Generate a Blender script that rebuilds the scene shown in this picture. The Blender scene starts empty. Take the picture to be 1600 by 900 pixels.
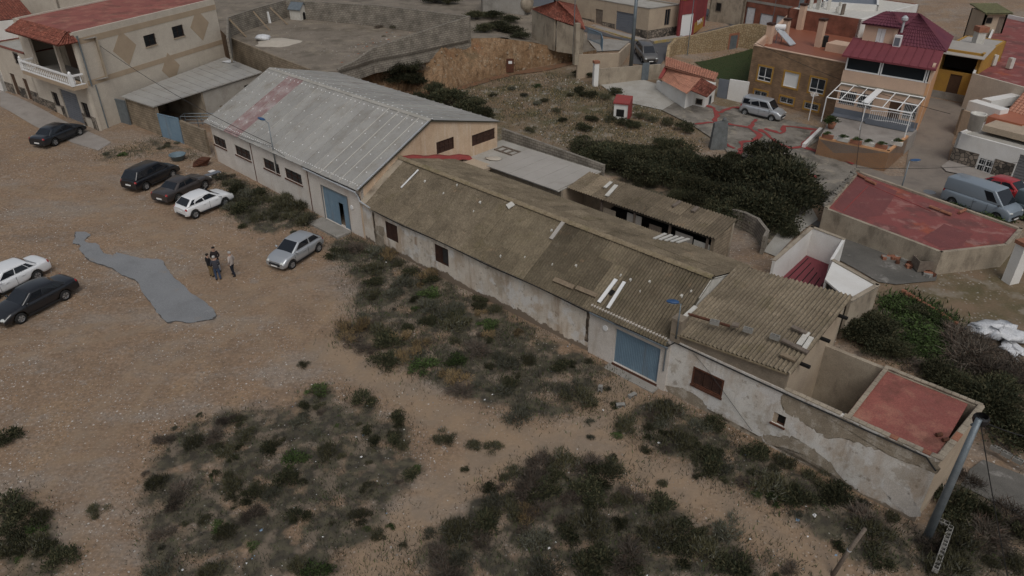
import bpy, bmesh, math, random
import numpy as np
from mathutils import Vector, Matrix
R = math.radians
rnd = random.Random(7)
scn = bpy.context.scene
col = scn.collection
# ------------------------------------------------------------------ camera
FPX, PITCH, HC = 1130.0, R(31.2), 23.0
cam_d = bpy.data.cameras.new('camera'); cam = bpy.data.objects.new('camera', cam_d); col.objects.link(cam)
cam.location = (0, 0, HC); cam.rotation_euler = (math.pi/2-PITCH, 0, 0)
cam_d.sensor_width = 36; cam_d.lens = 36*FPX/1600; cam_d.clip_start = .5; cam_d.clip_end = 3000
scn.camera = cam
# ------------------------------------------------------------------ sky, sun, exposure
wd = bpy.data.worlds.new('World'); scn.world = wd; wd.use_nodes = True
wn = wd.node_tree; wn.nodes.clear()
SUN_EL, SUN_AZ = R(55), R(168)
sky = wn.nodes.new('ShaderNodeTexSky'); sky.sky_type = 'NISHITA'; sky.sun_disc = False
sky.sun_elevation = SUN_EL; sky.sun_rotation = SUN_AZ; sky.dust_density = 4; sky.air_density = 1.2
hs = wn.nodes.new('ShaderNodeHueSaturation'); hs.inputs['Saturation'].default_value = .44
bg = wn.nodes.new('ShaderNodeBackground'); bg.inputs[1].default_value = .1
wo = wn.nodes.new('ShaderNodeOutputWorld')
wn.links.new(sky.outputs[0], hs.inputs['Color']); wn.links.new(hs.outputs[0], bg.inputs[0]); wn.links.new(bg.outputs[0], wo.inputs[0])
sd = bpy.data.lights.new('sun', 'SUN'); sd.energy = .95; sd.angle = R(28); sd.color = (1, .98, .95)
so = bpy.data.objects.new('sun', sd); col.objects.link(so)
sv = Vector((math.sin(SUN_AZ)*math.cos(SUN_EL), math.cos(SUN_AZ)*math.cos(SUN_EL), math.sin(SUN_EL)))
so.rotation_euler = sv.to_track_quat('Z', 'Y').to_euler(); so.location = (0, 0, 60)
vs = scn.view_settings; vs.view_transform = 'Standard'; vs.look = 'None'; vs.gamma = 1; vs.use_curve_mapping = False
vs.exposure = -0.3
scn.render.engine = 'CYCLES'
scn.cycles.max_bounces = 5; scn.cycles.diffuse_bounces = 3; scn.cycles.transparent_max_bounces = 4
# ------------------------------------------------------------------ pixel -> world
SP, CP = math.sin(PITCH), math.cos(PITCH)
def ray(px, py):
    u, t = (px-800)/FPX, (py-450)/FPX
    return Vector((u, CP-t*SP, -(SP+t*CP)))
def P(px, py, z=0.):
    r = ray(px, py); k = (z-HC)/r.z
    return Vector((r.x*k, r.y*k, z))
def zat(A, py):                      # height of the point above A that shows at image row py
    r = ray(0, py); return HC+r.z*A[1]/r.y
# terrain control points: pixel, pixel, height
TC = [(328,247,.6),(430,300,.5),(573,374,.35),(800,500,.3),(1000,600,.4),(1200,700,.2),(1437,808,0),(0,900,0),(400,900,0),(800,900,0),(1300,890,0),
 (0,500,.1),(150,600,0),(300,430,.1),(250,300,.7),(150,300,.9),(100,240,1.2),(0,240,1.5),(155,202,1.5),(210,205,1.3),(0,150,2),(50,140,1.9),(200,60,3),(0,60,3.2),
 (700,150,1.1),(640,140,1.3),(800,190,.7),(850,215,.5),(900,240,.3),(950,160,1.1),(880,130,1.4),(760,125,1.4),(1000,180,.9),(1000,270,.0),(1100,330,-.1),(1150,330,0),(1250,330,.3),
 (1200,390,.3),(1090,170,1.0),(1200,200,.8),(1250,230,.8),(1338,285,.6),(1000,140,1.6),(940,110,1.9),(1400,300,.3),(1430,180,1.2),(1560,300,.2),(1450,150,1.7),
 (960,60,3.4),(1000,90,2.9),(900,40,4.0),(1060,55,3.1),(1130,30,3.5),(1165,150,.9),(1140,100,1.8),(1300,190,.7),(1300,362,1.5),(1360,385,1.55),(1420,408,1.5),(1490,425,1.35),(1580,440,1.1),(1450,480,.5),(1600,500,.6),
 (1560,560,.3),(1600,650,.1),(1590,800,-.2),(500,-60,5),(1000,-60,5),(1500,-20,4),(1600,100,2),(720,20,4),(350,0,4),(840,20,4.4),(1480,560,.2),(1390,276,.3),(1285,236,.5),(1340,256,.4)]
_tc = np.array([[*P(a, b, z)] for a, b, z in TC])
def terr_np(x, y):
    x = np.asarray(x, float); y = np.asarray(y, float)
    num = np.zeros_like(x); den = np.zeros_like(x)
    for cx, cy, cz in _tc:
        d2 = (x-cx)**2+(y-cy)**2
        w = np.exp(-d2/(2*5.0**2))+.02*np.exp(-d2/(2*14.0**2))+1e-5/(1+d2/400)
        num += w*cz; den += w
    return num/den
def terr(x, y): return float(terr_np(x, y))
def G(px, py):
    z = .5
    for _ in range(10):
        q = P(px, py, z); z = .5*z+.5*terr(q.x, q.y)
    return P(px, py, z)
# ------------------------------------------------------------------ mesh builder
def rootloc(o):
    v = Vector((0, 0, 0))
    while o is not None:
        v += o.location; o = o.parent
    return v
class MB:
    def __init__(s): s.v = []; s.f = []; s.m = []; s.uv = []
    def poly(s, pts, m=0, uv=None):
        b = len(s.v); s.v += [tuple(p) for p in pts]; s.f.append(tuple(range(b, b+len(pts)))); s.m.append(m); s.uv.append(uv)
    def hexa(s, a, m=0):             # 8 corners: bottom ring 0-3, top ring 4-7
        b = len(s.v); s.v += [tuple(p) for p in a]
        for q in ((3,2,1,0),(4,5,6,7),(0,1,5,4),(1,2,6,5),(2,3,7,6),(3,0,4,7)):
            s.f.append(tuple(b+i for i in q)); s.m.append(m); s.uv.append(None)
        return s
    def obox(s, O, a, b_, c, m=0):
        O, a, b_, c = map(Vector, (O, a, b_, c))
        return s.hexa([O, O+a, O+a+b_, O+b_, O+c, O+a+c, O+a+b_+c, O+b_+c], m)
    def box(s, c, size, rz=0, m=0):
        ca, sa = math.cos(rz), math.sin(rz); sx, sy, sz = size
        a = Vector((ca*sx, sa*sx, 0)); b = Vector((-sa*sy, ca*sy, 0)); d = Vector((0, 0, sz))
        return s.obox(Vector(c)-a/2-b/2-d/2, a, b, d, m)
    def prism(s, pts, dz, m=0, cap=True):
        n = len(pts); b = len(s.v); s.v += [tuple(p) for p in pts]+[(p[0], p[1], p[2]+dz) for p in pts]
        if cap:
            s.f += [tuple(b+i for i in reversed(range(n))), tuple(b+n+i for i in range(n))]; s.m += [m, m]; s.uv += [None, None]
        for i in range(n):
            j = (i+1) % n; s.f.append((b+i, b+j, b+n+j, b+n+i)); s.m.append(m); s.uv.append(None)
        return s
    def tube(s, pts, r, n=6, m=0, cap=True):
        pts = [Vector(p) for p in pts]; rs = r if isinstance(r, (list, tuple)) else [r]*len(pts); b = len(s.v)
        for i, p in enumerate(pts):
            t = (pts[min(i+1, len(pts)-1)]-pts[max(i-1, 0)]).normalized()
            u = t.cross(Vector((0, 0, 1)) if abs(t.z) < .9 else Vector((1, 0, 0))).normalized(); w = t.cross(u)
            for k in range(n):
                a = 2*math.pi*k/n; s.v.append(tuple(p+rs[i]*(math.cos(a)*u+math.sin(a)*w)))
        for i in range(len(pts)-1):
            for k in range(n):
                k2 = (k+1) % n; s.f.append((b+i*n+k, b+i*n+k2, b+(i+1)*n+k2, b+(i+1)*n+k)); s.m.append(m); s.uv.append(None)
        if cap:
            s.f += [tuple(b+k for k in reversed(range(n))), tuple(b+(len(pts)-1)*n+k for k in range(n))]; s.m += [m, m]; s.uv += [None, None]
        return s
    def grid(s, rows, m=0, close=False):
        b = len(s.v); nr, nc = len(rows), len(rows[0])
        for r_ in rows: s.v += [tuple(p) for p in r_]
        for i in range(nr-1):
            for j in range(nc if close else nc-1):
                j2 = (j+1) % nc
                s.f.append((b+i*nc+j, b+i*nc+j2, b+(i+1)*nc+j2, b+(i+1)*nc+j)); s.m.append(m); s.uv.append(None)
        return s
    def lathe(s, c, prof, n=12, m=0):
        c = Vector(c); rows = [[c+Vector((r*math.cos(2*math.pi*k/n), r*math.sin(2*math.pi*k/n), z)) for k in range(n)] for r, z in prof]
        return s.grid(rows, m, True)
    def mesh(s, name, mats, off=Vector((0, 0, 0)), smooth=False):
        me = bpy.data.meshes.new(name)
        me.from_pydata([(v[0]-off.x, v[1]-off.y, v[2]-off.z) for v in s.v], [], s.f)
        for q in (mats if isinstance(mats, (list, tuple)) else [mats]): me.materials.append(q)
        me.polygons.foreach_set('material_index', s.m)
        if smooth: me.polygons.foreach_set('use_smooth', [True]*len(s.f))
        if any(u is not None for u in s.uv):
            ul = me.uv_layers.new(name='uv'); k = 0
            for f, u in zip(s.f, s.uv):
                for i in range(len(f)):
                    if u is not None: ul.data[k].uv = u[i]
                    k += 1
        me.update(); return me
    def build(s, name, mats, parent=None, smooth=False, local=False):
        off = Vector((0, 0, 0)) if (local or parent is None) else rootloc(parent)
        o = bpy.data.objects.new(name, s.mesh(name, mats, off, smooth)); col.objects.link(o); o.parent = parent
        return o
def tag(o, label=None, cat=None, group=None, kind=None):
    if label: o['label'] = label
    if cat: o['category'] = cat
    if group: o['group'] = group
    if kind: o['kind'] = kind
    return o
def thing(name, label, cat, loc=(0, 0, 0), rz=0, group=None):
    o = bpy.data.objects.new(name, None); col.objects.link(o); o.empty_display_size = .2
    o.location = loc; o.rotation_euler = (0, 0, rz); return tag(o, label, cat, group)
def one(mb, name, mats, label, cat, group=None, smooth=False, kind=None):   # a thing that is a single mesh, origin at its base
    xs = np.array(mb.v); off = Vector(((xs[:,0].min()+xs[:,0].max())/2, (xs[:,1].min()+xs[:,1].max())/2, xs[:,2].min()))
    o = bpy.data.objects.new(name, mb.mesh(name, mats, off, smooth)); o.location = off; col.objects.link(o)
    return tag(o, label, cat, group, kind)
def inst(name, me, parent, mw, color=None):     # shared mesh at world matrix under an unrotated parent
    o = bpy.data.objects.new(name, me); col.objects.link(o); o.parent = parent
    m = mw.copy(); m.translation = mw.translation-(rootloc(parent) if parent else Vector((0, 0, 0))); o.matrix_local = m
    if color: o.color = color
    return o
def copy_tree(o, parent=None):
    c = o.copy(); col.objects.link(c); c.parent = parent
    for ch in list(o.children): copy_tree(ch, c)
    return c
# ------------------------------------------------------------------ materials
def srgb(r, g, b):
    f = lambda c: (c/255/12.92) if c/255 <= .04045 else ((c/255+.055)/1.055)**2.4
    return (f(r), f(g), f(b))
MATS = {}
def mat(name, c1, c2=None, scale=1.5, rough=.85, bump=.15, bscale=12., fine=.25, fscale=25., layers=(), metal=0., spec=.3, coord='pos', objvar=0., objcol=False, stretch=None, coat=0.):
    m = bpy.data.materials.new(name); m.use_nodes = True; nt = m.node_tree; N = nt.nodes; Lk = nt.links.new
    b = N['Principled BSDF']; b.inputs['Roughness'].default_value = rough; b.inputs['Metallic'].default_value = metal
    b.inputs['Specular IOR Level'].default_value = spec; b.inputs['Coat Weight'].default_value = coat
    if coord == 'pos': co = N.new('ShaderNodeNewGeometry').outputs['Position']
    elif coord == 'uv': co = N.new('ShaderNodeUVMap').outputs[0]
    else: co = N.new('ShaderNodeTexCoord').outputs['Object']
    def noise(sc, det=4, st=None, rgh=.6):
        v = co
        if st:
            mp = N.new('ShaderNodeMapping'); mp.inputs['Scale'].default_value = st; Lk(co, mp.inputs[0]); v = mp.outputs[0]
        n = N.new('ShaderNodeTexNoise'); n.inputs['Scale'].default_value = sc; n.inputs['Detail'].default_value = det; n.inputs['Roughness'].default_value = rgh
        Lk(v, n.inputs['Vector']); return n.outputs[0]
    def rng(v, lo, hi, a=0., z=1.):
        r = N.new('ShaderNodeMapRange'); r.inputs[1].default_value = lo; r.inputs[2].default_value = hi; r.inputs[3].default_value = a; r.inputs[4].default_value = z
        Lk(v, r.inputs[0]); return r.outputs[0]
    def mix(f, a, b_, mode='MIX'):
        x = N.new('ShaderNodeMix'); x.data_type = 'RGBA'; x.blend_type = mode
        for sk, val in ((0, f), (6, a), (7, b_)):
            if hasattr(val, 'is_linked'): Lk(val, x.inputs[sk])
            elif sk == 0: x.inputs[0].default_value = val
            else: x.inputs[sk].default_value = (*val, 1)
        return x.outputs[2]
    c = c1
    if c2: c = mix(rng(noise(scale, 5, stretch), .35, .65), c1, c2)
    for L in layers:                  # (colour, scale, lo, hi, amount, stretch)
        lc, ls, lo, hi, am = L[:5]; st = L[5] if len(L) > 5 else None
        f = rng(noise(ls, 6, st, .65), lo, hi, 0, am); c = mix(f, c, lc)
    if fine:
        g = rng(noise(fscale, 3), .3, .7, 1-fine, 1+fine*.6)
        cc = N.new('ShaderNodeCombineColor'); [Lk(g, cc.inputs[i]) for i in range(3)]
        c = mix(1., c, cc.outputs[0], 'MULTIPLY')
    if objvar:
        oi = N.new('ShaderNodeObjectInfo'); g = rng(oi.outputs['Random'], 0, 1, 1-objvar, 1+objvar)
        cc = N.new('ShaderNodeCombineColor'); [Lk(g, cc.inputs[i]) for i in range(3)]
        c = mix(1., c, cc.outputs[0], 'MULTIPLY')
    if objcol:
        oi = N.new('ShaderNodeObjectInfo'); c = mix(1., c, oi.outputs['Color'], 'MULTIPLY')
    if hasattr(c, 'is_linked'): Lk(c, b.inputs['Base Color'])
    else: b.inputs['Base Color'].default_value = (*c, 1)
    if bump:
        bp = N.new('ShaderNodeBump'); bp.inputs['Strength'].default_value = bump; bp.inputs['Distance'].default_value = .05
        Lk(noise(bscale, 4), bp.inputs['Height']); Lk(bp.outputs[0], b.inputs['Normal'])
    MATS[name] = m; return m
def brickmat(name, c1, c2, cm, bw, bh, mortar=.015, rough=.9, bump=.3, dirt=None):
    m = mat(name, c1, None, rough=rough, bump=0, fine=0, coord='uv'); nt = m.node_tree; N = nt.nodes; Lk = nt.links.new
    b = N['Principled BSDF']; t = N.new('ShaderNodeTexBrick'); uv = N.new('ShaderNodeUVMap'); Lk(uv.outputs[0], t.inputs['Vector'])
    t.inputs['Color1'].default_value = (*c1, 1); t.inputs['Color2'].default_value = (*c2, 1); t.inputs['Mortar'].default_value = (*cm, 1)
    t.inputs['Scale'].default_value = 1; t.inputs['Brick Width'].default_value = bw; t.inputs['Row Height'].default_value = bh; t.inputs['Mortar Size'].default_value = mortar
    n = N.new('ShaderNodeTexNoise'); n.inputs['Scale'].default_value = .9; n.inputs['Detail'].default_value = 6; Lk(uv.outputs[0], n.inputs['Vector'])
    r = N.new('ShaderNodeMapRange'); r.inputs[1].default_value = .35; r.inputs[2].default_value = .65; r.inputs[3].default_value = .72; r.inputs[4].default_value = 1.18; Lk(n.outputs[0], r.inputs[0])
    cc = N.new('ShaderNodeCombineColor'); [Lk(r.outputs[0], cc.inputs[i]) for i in range(3)]
    x = N.new('ShaderNodeMix'); x.data_type = 'RGBA'; x.blend_type = 'MULTIPLY'; x.inputs[0].default_value = 1
    Lk(t.outputs[0], x.inputs[6]); Lk(cc.outputs[0], x.inputs[7]); Lk(x.outputs[2], b.inputs['Base Color'])
    bp = N.new('ShaderNodeBump'); bp.inputs['Strength'].default_value = bump; bp.inputs['Distance'].default_value = .02; bp.invert = True
    Lk(t.outputs['Fac'], bp.inputs['Height']); Lk(bp.outputs[0], b.inputs['Normal'])
    return m
def stonemat(name, c1, c2, cm, sc):           # rubble: voronoi cells with recessed joints
    m = mat(name, c1, None, bump=0, fine=0, rough=.9, coord='uv'); nt = m.node_tree; N = nt.nodes; Lk = nt.links.new
    b = N['Principled BSDF']; uv = N.new('ShaderNodeUVMap')
    v = N.new('ShaderNodeTexVoronoi'); v.voronoi_dimensions = '2D'; v.inputs['Scale'].default_value = sc; Lk(uv.outputs[0], v.inputs['Vector'])
    e = N.new('ShaderNodeTexVoronoi'); e.voronoi_dimensions = '2D'; e.feature = 'DISTANCE_TO_EDGE'; e.inputs['Scale'].default_value = sc; Lk(uv.outputs[0], e.inputs['Vector'])
    sc_ = N.new('ShaderNodeSeparateColor'); Lk(v.outputs['Color'], sc_.inputs[0])
    x = N.new('ShaderNodeMix'); x.data_type = 'RGBA'; Lk(sc_.outputs[0], x.inputs[0]); x.inputs[6].default_value = (*c1, 1); x.inputs[7].default_value = (*c2, 1)
    r = N.new('ShaderNodeMapRange'); r.inputs[1].default_value = .03; r.inputs[2].default_value = .1; Lk(e.outputs['Distance'], r.inputs[0])
    y = N.new('ShaderNodeMix'); y.data_type = 'RGBA'; Lk(r.outputs[0], y.inputs[0]); y.inputs[6].default_value = (*cm, 1); Lk(x.outputs[2], y.inputs[7]); Lk(y.outputs[2], b.inputs['Base Color'])
    bp = N.new('ShaderNodeBump'); bp.inputs['Strength'].default_value = .6; bp.inputs['Distance'].default_value = .05; Lk(r.outputs[0], bp.inputs['Height']); Lk(bp.outputs[0], b.inputs['Normal'])
    return m
C = lambda *a: srgb(*a)
M = MATS
dirt = (.1, .08, .06)
streak = (1.2, 1.2, .12)
mat('plaster_white', (.62,.57,.52), (.52,.47,.41), 1.1, layers=[((.36,.29,.22), 1.0, .56, .75, .6, (1.3,1.3,.35)), ((.33,.2,.1), 1.6, .62, .8, .5, streak)])
mat('plaster_hall', (.7,.65,.59), (.61,.56,.5), .8, layers=[((.45,.3,.19), 1.2, .56, .8, .5, streak), ((.3,.26,.22), .7, .62, .8, .5)])
mat('plaster_gable', (.62,.47,.33), (.53,.38,.26), 1, layers=[((.68,.58,.47), 2., .5, .7, .6, streak), ((.33,.2,.12), 2.3, .6, .8, .5, streak)])
mat('plaster_cream', (.58,.52,.435), (.51,.45,.375), .9, layers=[((.3,.25,.19), 1.5, .6, .85, .4, streak)])
mat('plaster_band', (.42,.325,.23), (.37,.285,.2), 1, fine=.1)
mat('plaster_paint', (.74,.73,.7), (.66,.64,.6), .8, layers=[((.35,.32,.28), 1.3, .62, .85, .4, streak)], fine=.12)
mat('plaster_orange', (.6,.33,.17), (.54,.29,.15), .8, fine=.12, layers=[((.3,.2,.12), 1, .62, .75, .5, streak)])
mat('plaster_peach', (.62,.44,.32), (.55,.39,.29), .8, fine=.12)
mat('plaster_ochre', (.43,.25,.05), (.37,.2,.05), 1, layers=[((.1,.07,.05), 2, .6, .8, .6, streak)])
mat('plaster_tan', (.47,.38,.28), (.4,.32,.24), .8, layers=[((.22,.17,.13), 1.6, .58, .8, .5, streak)])
mat('plaster_red', (.25,.05,.05), (.2,.04,.045), 1)
mat('plaster_dirty', (.4,.34,.26), (.3,.25,.19), .8, layers=[(dirt, 1.1, .5, .7, .7, (1,1,.5))])
mat('render_brown', (.27,.22,.165), (.2,.165,.125), 2)
mat('concrete', (.33,.31,.28), (.26,.24,.21), .7, layers=[((.12,.11,.09), .6, .55, .75, .6)])
mat('concrete_light', (.42,.4,.36), (.35,.33,.29), .8, layers=[((.2,.18,.15), .5, .55, .75, .5)])
mat('terrace_red', (.31,.105,.083), (.25,.085,.07), .5, fine=.3, layers=[((.4,.2,.14), .7, .5, .64, .6), ((.14,.06,.045), .6, .52, .64, .65), ((.2,.12,.1), 2.5, .58, .72, .5)])
mat('roof_red', (.26,.078,.07), (.22,.068,.064), .35, layers=[((.38,.1,.05), .35, .55, .66, .7), ((.13,.06,.055), .4, .5, .6, .7), ((.36,.19,.165), .9, .54, .64, .6), ((.1,.07,.06), 2.2, .6, .75, .5)])
mat('roof_red_dark', (.17,.06,.058), (.2,.066,.062), .8, fine=.3, layers=[((.3,.15,.13), 1.5, .58, .7, .5)])
mat('roof_maroon', (.2,.05,.06), (.17,.043,.053), .5, fine=.2)
mat('roof_purple', (.15,.045,.06), (.12,.035,.055), .5, fine=.2)
mat('tile_red', (.27,.09,.06), (.19,.062,.043), 1.5, fine=.55, fscale=5, layers=[((.1,.05,.035), 1, .5, .7, .6), ((.33,.19,.14), 2.5, .58, .7, .5)])
mat('tile_pink', (.5,.24,.16), (.4,.19,.13), 1.5, fine=.3, layers=[((.18,.11,.08), 1.2, .55, .75, .6)])
mat('tile_floor', (.4,.14,.075), (.36,.125,.07), 1, fine=.15, rough=.5)
mat('sheet_grey', (.345,.335,.31), (.3,.29,.27), .6, rough=.6, fine=.15, layers=[((.2,.17,.13), .7, .52, .72, .5), ((.42,.41,.39), 1.6, .6, .8, .3), ((.24,.2,.15), 3, .58, .7, .35, (1,1,.3))], objvar=.1)
mat('sheet_stained', (.4,.33,.32), (.35,.3,.28), 1.3, rough=.6, fine=.2, layers=[((.24,.135,.13), 1.0, .38, .56, .75), ((.34,.3,.27), 6, .56, .66, .6)])
mat('fibre_cement', (.225,.188,.14), (.16,.132,.097), .9, rough=.95, bump=.2, bscale=18, fine=.3, fscale=9, objcol=True, objvar=.13,
    layers=[((.09,.075,.05), .3, .54, .68, .55), ((.12,.105,.05), .8, .57, .7, .4), ((.36,.32,.26), 2.6, .6, .7, .4), ((.34,.2,.11), 1.3, .62, .74, .3)])
mat('underlay', (.08,.07,.05), None, fine=0, bump=0)
mat('ridge_tile', (.3,.24,.16), (.21,.165,.105), 3, bump=.4, fine=.4, layers=[((.13,.12,.04), 1.2, .5, .7, .6)])
mat('flat_grey', (.4,.37,.335), (.36,.335,.3), .4, rough=.7, fine=.1, layers=[((.26,.23,.2), .7, .56, .8, .5)])
mat('blue_door', (.19,.275,.345), (.155,.23,.295), 1.2, rough=.55, fine=.12, layers=[((.3,.36,.4), 2.5, .55, .7, .5, (1,1,.4)), ((.16,.11,.08), 1.6, .58, .7, .55, streak)])
mat('brown_wood', (.065,.032,.022), (.045,.024,.018), 4, fine=.3, rough=.7)
mat('brown_door', (.09,.05,.03), (.07,.04,.025), 3, rough=.6)
mat('dark', (.012,.011,.01), None, fine=0, bump=0, rough=.9)
mat('glass_dark', (.02,.024,.028), None, fine=0, bump=0, rough=.12, spec=.5)
mat('glass_dusty', (.05,.05,.048), (.03,.03,.03), 3, fine=.2, bump=0, rough=.35, spec=.5)
mat('metal_grey', (.28,.29,.3), None, fine=.15, bump=0, rough=.45, metal=.6)
mat('galv', (.22,.25,.27), (.17,.2,.22), 3, rough=.5, metal=.5, fine=.15)
mat('galv_light', (.5,.52,.54), (.42,.44,.46), 2, rough=.5, metal=.2, fine=.1)
mat('rust', (.13,.05,.028), (.08,.035,.022), 5, rough=.9, fine=.4)
mat('white_paint', (.75,.75,.74), None, fine=.08, bump=0, rough=.6)
mat('off_white', (.6,.58,.53), (.5,.48,.43), 3, fine=.15)
mat('black', (.015,.015,.016), None, fine=0, bump=0, rough=.5)
mat('cable', (.02,.02,.02), None, fine=0, bump=0, rough=.7)
mat('shutter_grey', (.17,.185,.21), (.14,.155,.18), 1, fine=.1, bump=0, rough=.5)
mat('shutter_white', (.72,.72,.7), None, fine=.05, bump=0)
mat('lamp_blue', (.035,.09,.2), (.03,.075,.17), 3, rough=.4, bump=0)
mat('wood', (.26,.2,.135), (.19,.145,.1), 5, fine=.3)
mat('wood_grey', (.2,.165,.13), (.14,.11,.09), 4, fine=.3)
mat('terracotta', (.34,.15,.09), (.25,.11,.07), 3, fine=.25)
mat('block', (.3,.29,.265), (.24,.23,.21), 4, fine=.25)
mat('blue_plastic', (.14,.19,.22), None, fine=.1, bump=0, rough=.4)
mat('white_plastic', (.68,.69,.7), (.55,.56,.58), 5, rough=.4, bump=.5, bscale=6)
mat('asphalt', (.1,.1,.105), (.082,.082,.086), .6, fine=.25, layers=[((.05,.05,.052), .5, .56, .7, .5)])
mat('asphalt_patch', (.235,.24,.245), (.205,.21,.215), .5, fine=.3, fscale=30, layers=[((.15,.15,.15), .45, .55, .7, .5), ((.28,.23,.18), .7, .6, .72, .55), ((.3,.3,.3), 2, .58, .7, .4)])
mat('street_concrete', (.24,.205,.17), (.2,.17,.145), .5, fine=.2, layers=[((.13,.115,.1), .5, .52, .72, .6), ((.3,.26,.22), 1.3, .6, .75, .4)])
mat('pavement', (.33,.3,.27), (.28,.25,.225), 1, fine=.2, layers=[((.16,.14,.12), .8, .55, .75, .5)])
mat('rock_slab', (.26,.235,.2), (.2,.18,.15), .8, bump=.5, bscale=5, fine=.35, layers=[((.1,.09,.075), .55, .47, .6, .75), ((.36,.31,.24), 1.0, .54, .66, .6)])
mat('red_paint', (.3,.055,.05), (.25,.06,.055), 2, fine=.3)
mat('cut_earth', (.27,.17,.095), (.2,.12,.062), .6, bump=1., bscale=3, fine=.4, fscale=8, layers=[((.33,.25,.165), 1.4, .5, .68, .65, (1.5,1.5,.3)), ((.25,.095,.04), .3, .58, .72, .55), ((.13,.075,.04), 1.6, .52, .62, .75, (2.2,2.2,.22)), ((.4,.33,.25), 4, .62, .7, .6), ((.1,.08,.045), .35, .58, .66, .6)])  # dark upright streaks: soil streaking and groove shade put into the colour
mat('concrete_dark', (.15,.14,.125), (.1,.095,.085), .6, layers=[((.38,.36,.33), .7, .58, .68, .7)])
mat('stone_blue', (.17,.18,.18), (.12,.125,.12), 2, bump=.5, bscale=6)
mat('sand', (.5,.45,.38), (.45,.4,.33), 2, fine=.2)
mat('yard_floor', (.25,.21,.165), (.19,.16,.125), .5, fine=.4, bump=.6, layers=[((.12,.1,.075), .35, .5, .62, .7), ((.32,.27,.2), .6, .54, .66, .6), ((.1,.085,.06), 1.6, .6, .7, .6)])
mat('lawn', (.035,.055,.015), (.05,.06,.022), 2, fine=.5, bump=1, bscale=20)
brickmat('brick_brown', (.31,.185,.1), (.2,.115,.065), (.22,.17,.12), .27, .09)
brickmat('brick_red', (.27,.085,.05), (.22,.07,.04), (.16,.1,.08), .25, .1)
brickmat('block_wall', (.29,.26,.215), (.23,.205,.17), (.12,.1,.08), .42, .21, .02)
brickmat('block_tan', (.3,.24,.17), (.25,.2,.14), (.15,.12,.09), .5, .22, .02)
brickmat('terracotta_tiles', (.4,.145,.08), (.35,.125,.07), (.27,.1,.06), .3, .3, .012, .5, .1)
stonemat('rubble_dark', (.05,.045,.04), (.3,.25,.2), (.03,.028,.025), 3.)
stonemat('rubble_tan', (.3,.215,.12), (.4,.31,.19), (.16,.11,.065), 3.5)
stonemat('rubble_white', (.5,.49,.47), (.38,.36,.33), (.1,.09,.08), 2.6)
# ------------------------------------------------------------------ frames, walls, windows
class Fr:                                       # vertical wall plane from a to b (2D), outward normal on the right of a->b
    def __init__(s, a, b):
        s.o = Vector((a[0], a[1], 0)); d = Vector((b[0]-a[0], b[1]-a[1], 0)); s.L = d.length; s.d = d.normalized(); s.n = Vector((s.d.y, -s.d.x, 0))
    def p(s, u, z, o=0.): q = s.o+s.d*u+s.n*o; q.z = z; return q
    def px(s, x, y):
        r = ray(x, y); k = s.o.dot(s.n)/r.dot(s.n); q = r*k; return (q-s.o).dot(s.d), HC+q.z
    def rect(s, tl, br):
        a, b = s.px(*tl), s.px(*br); return (min(a[0], b[0]), max(a[0], b[0]), min(a[1], b[1]), max(a[1], b[1]))
    def quad(s, tl, tr, br, bl):
        q = [s.px(*p) for p in (tl, tr, br, bl)]
        return ((q[0][0]+q[3][0])/2, (q[1][0]+q[2][0])/2, (q[2][1]+q[3][1])/2, (q[0][1]+q[1][1])/2)
def wall(parent, fr, u0, u1, z0, z1, mats, holes=(), th=.22, name='wall', zt1=None):
    """Wall with openings; top may slope from z1 (u0) to zt1 (u1)."""
    mb = MB(); zt1 = z1 if zt1 is None else zt1
    top = lambda u: z1+(zt1-z1)*(u-u0)/(u1-u0)
    us = sorted({u0, u1, *[min(max(h[i], u0), u1) for h in holes for i in (0, 1)]})
    zs = sorted({z0, *[h[i] for h in holes for i in (2, 3)]})
    inh = lambda u, z: any(h[0] < u < h[1] and h[2] < z < h[3] for h in holes)
    def q(o, flip):
        for i in range(len(us)-1):
            a, b = us[i], us[i+1]
            for j in range(len(zs)):
                c = zs[j]; last = j == len(zs)-1
                d = None if last else zs[j+1]
                if inh((a+b)/2, c+.005 if last else (c+d)/2): continue
                ca, cb, da, db = c, c, (top(a) if last else d), (top(b) if last else d)
                pts = [fr.p(a, ca, o), fr.p(b, cb, o), fr.p(b, db, o), fr.p(a, da, o)]; uv = [(a, ca), (b, cb), (b, db), (a, da)]
                mb.poly(pts[::-1] if flip else pts, 0, uv[::-1] if flip else uv)
    q(0, False); q(-th, True)
    for (a, b, oa, ob) in ((fr.p(u0, z0), fr.p(u0, z1), 0, -th), (fr.p(u1, z0), fr.p(u1, zt1), 0, -th)):
        mb.poly([a, b, b-fr.n*th, a-fr.n*th])
    mb.poly([fr.p(u0, z1), fr.p(u1, zt1), fr.p(u1, zt1, -th), fr.p(u0, z1, -th)])
    for h in holes:
        c = [(h[0], h[2]), (h[1], h[2]), (h[1], h[3]), (h[0], h[3])]
        for k in range(4):
            a, b = c[k], c[(k+1) % 4]; mb.poly([fr.p(*a), fr.p(*a, -th), fr.p(*b, -th), fr.p(*b)])
    return mb.build(name, mats, parent)
def ring(mb, fr, r, wd, o0, o1, m=0):
    u0, u1, z0, z1 = r
    for a in ((u0, u1, z0, z0+wd), (u0, u1, z1-wd, z1), (u0, u0+wd, z0+wd, z1-wd), (u1-wd, u1, z0+wd, z1-wd)):
        mb.obox(fr.p(a[0], a[2], o0), fr.d*(a[1]-a[0]), fr.n*(o1-o0), (0, 0, a[3]-a[2]), m)
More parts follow.
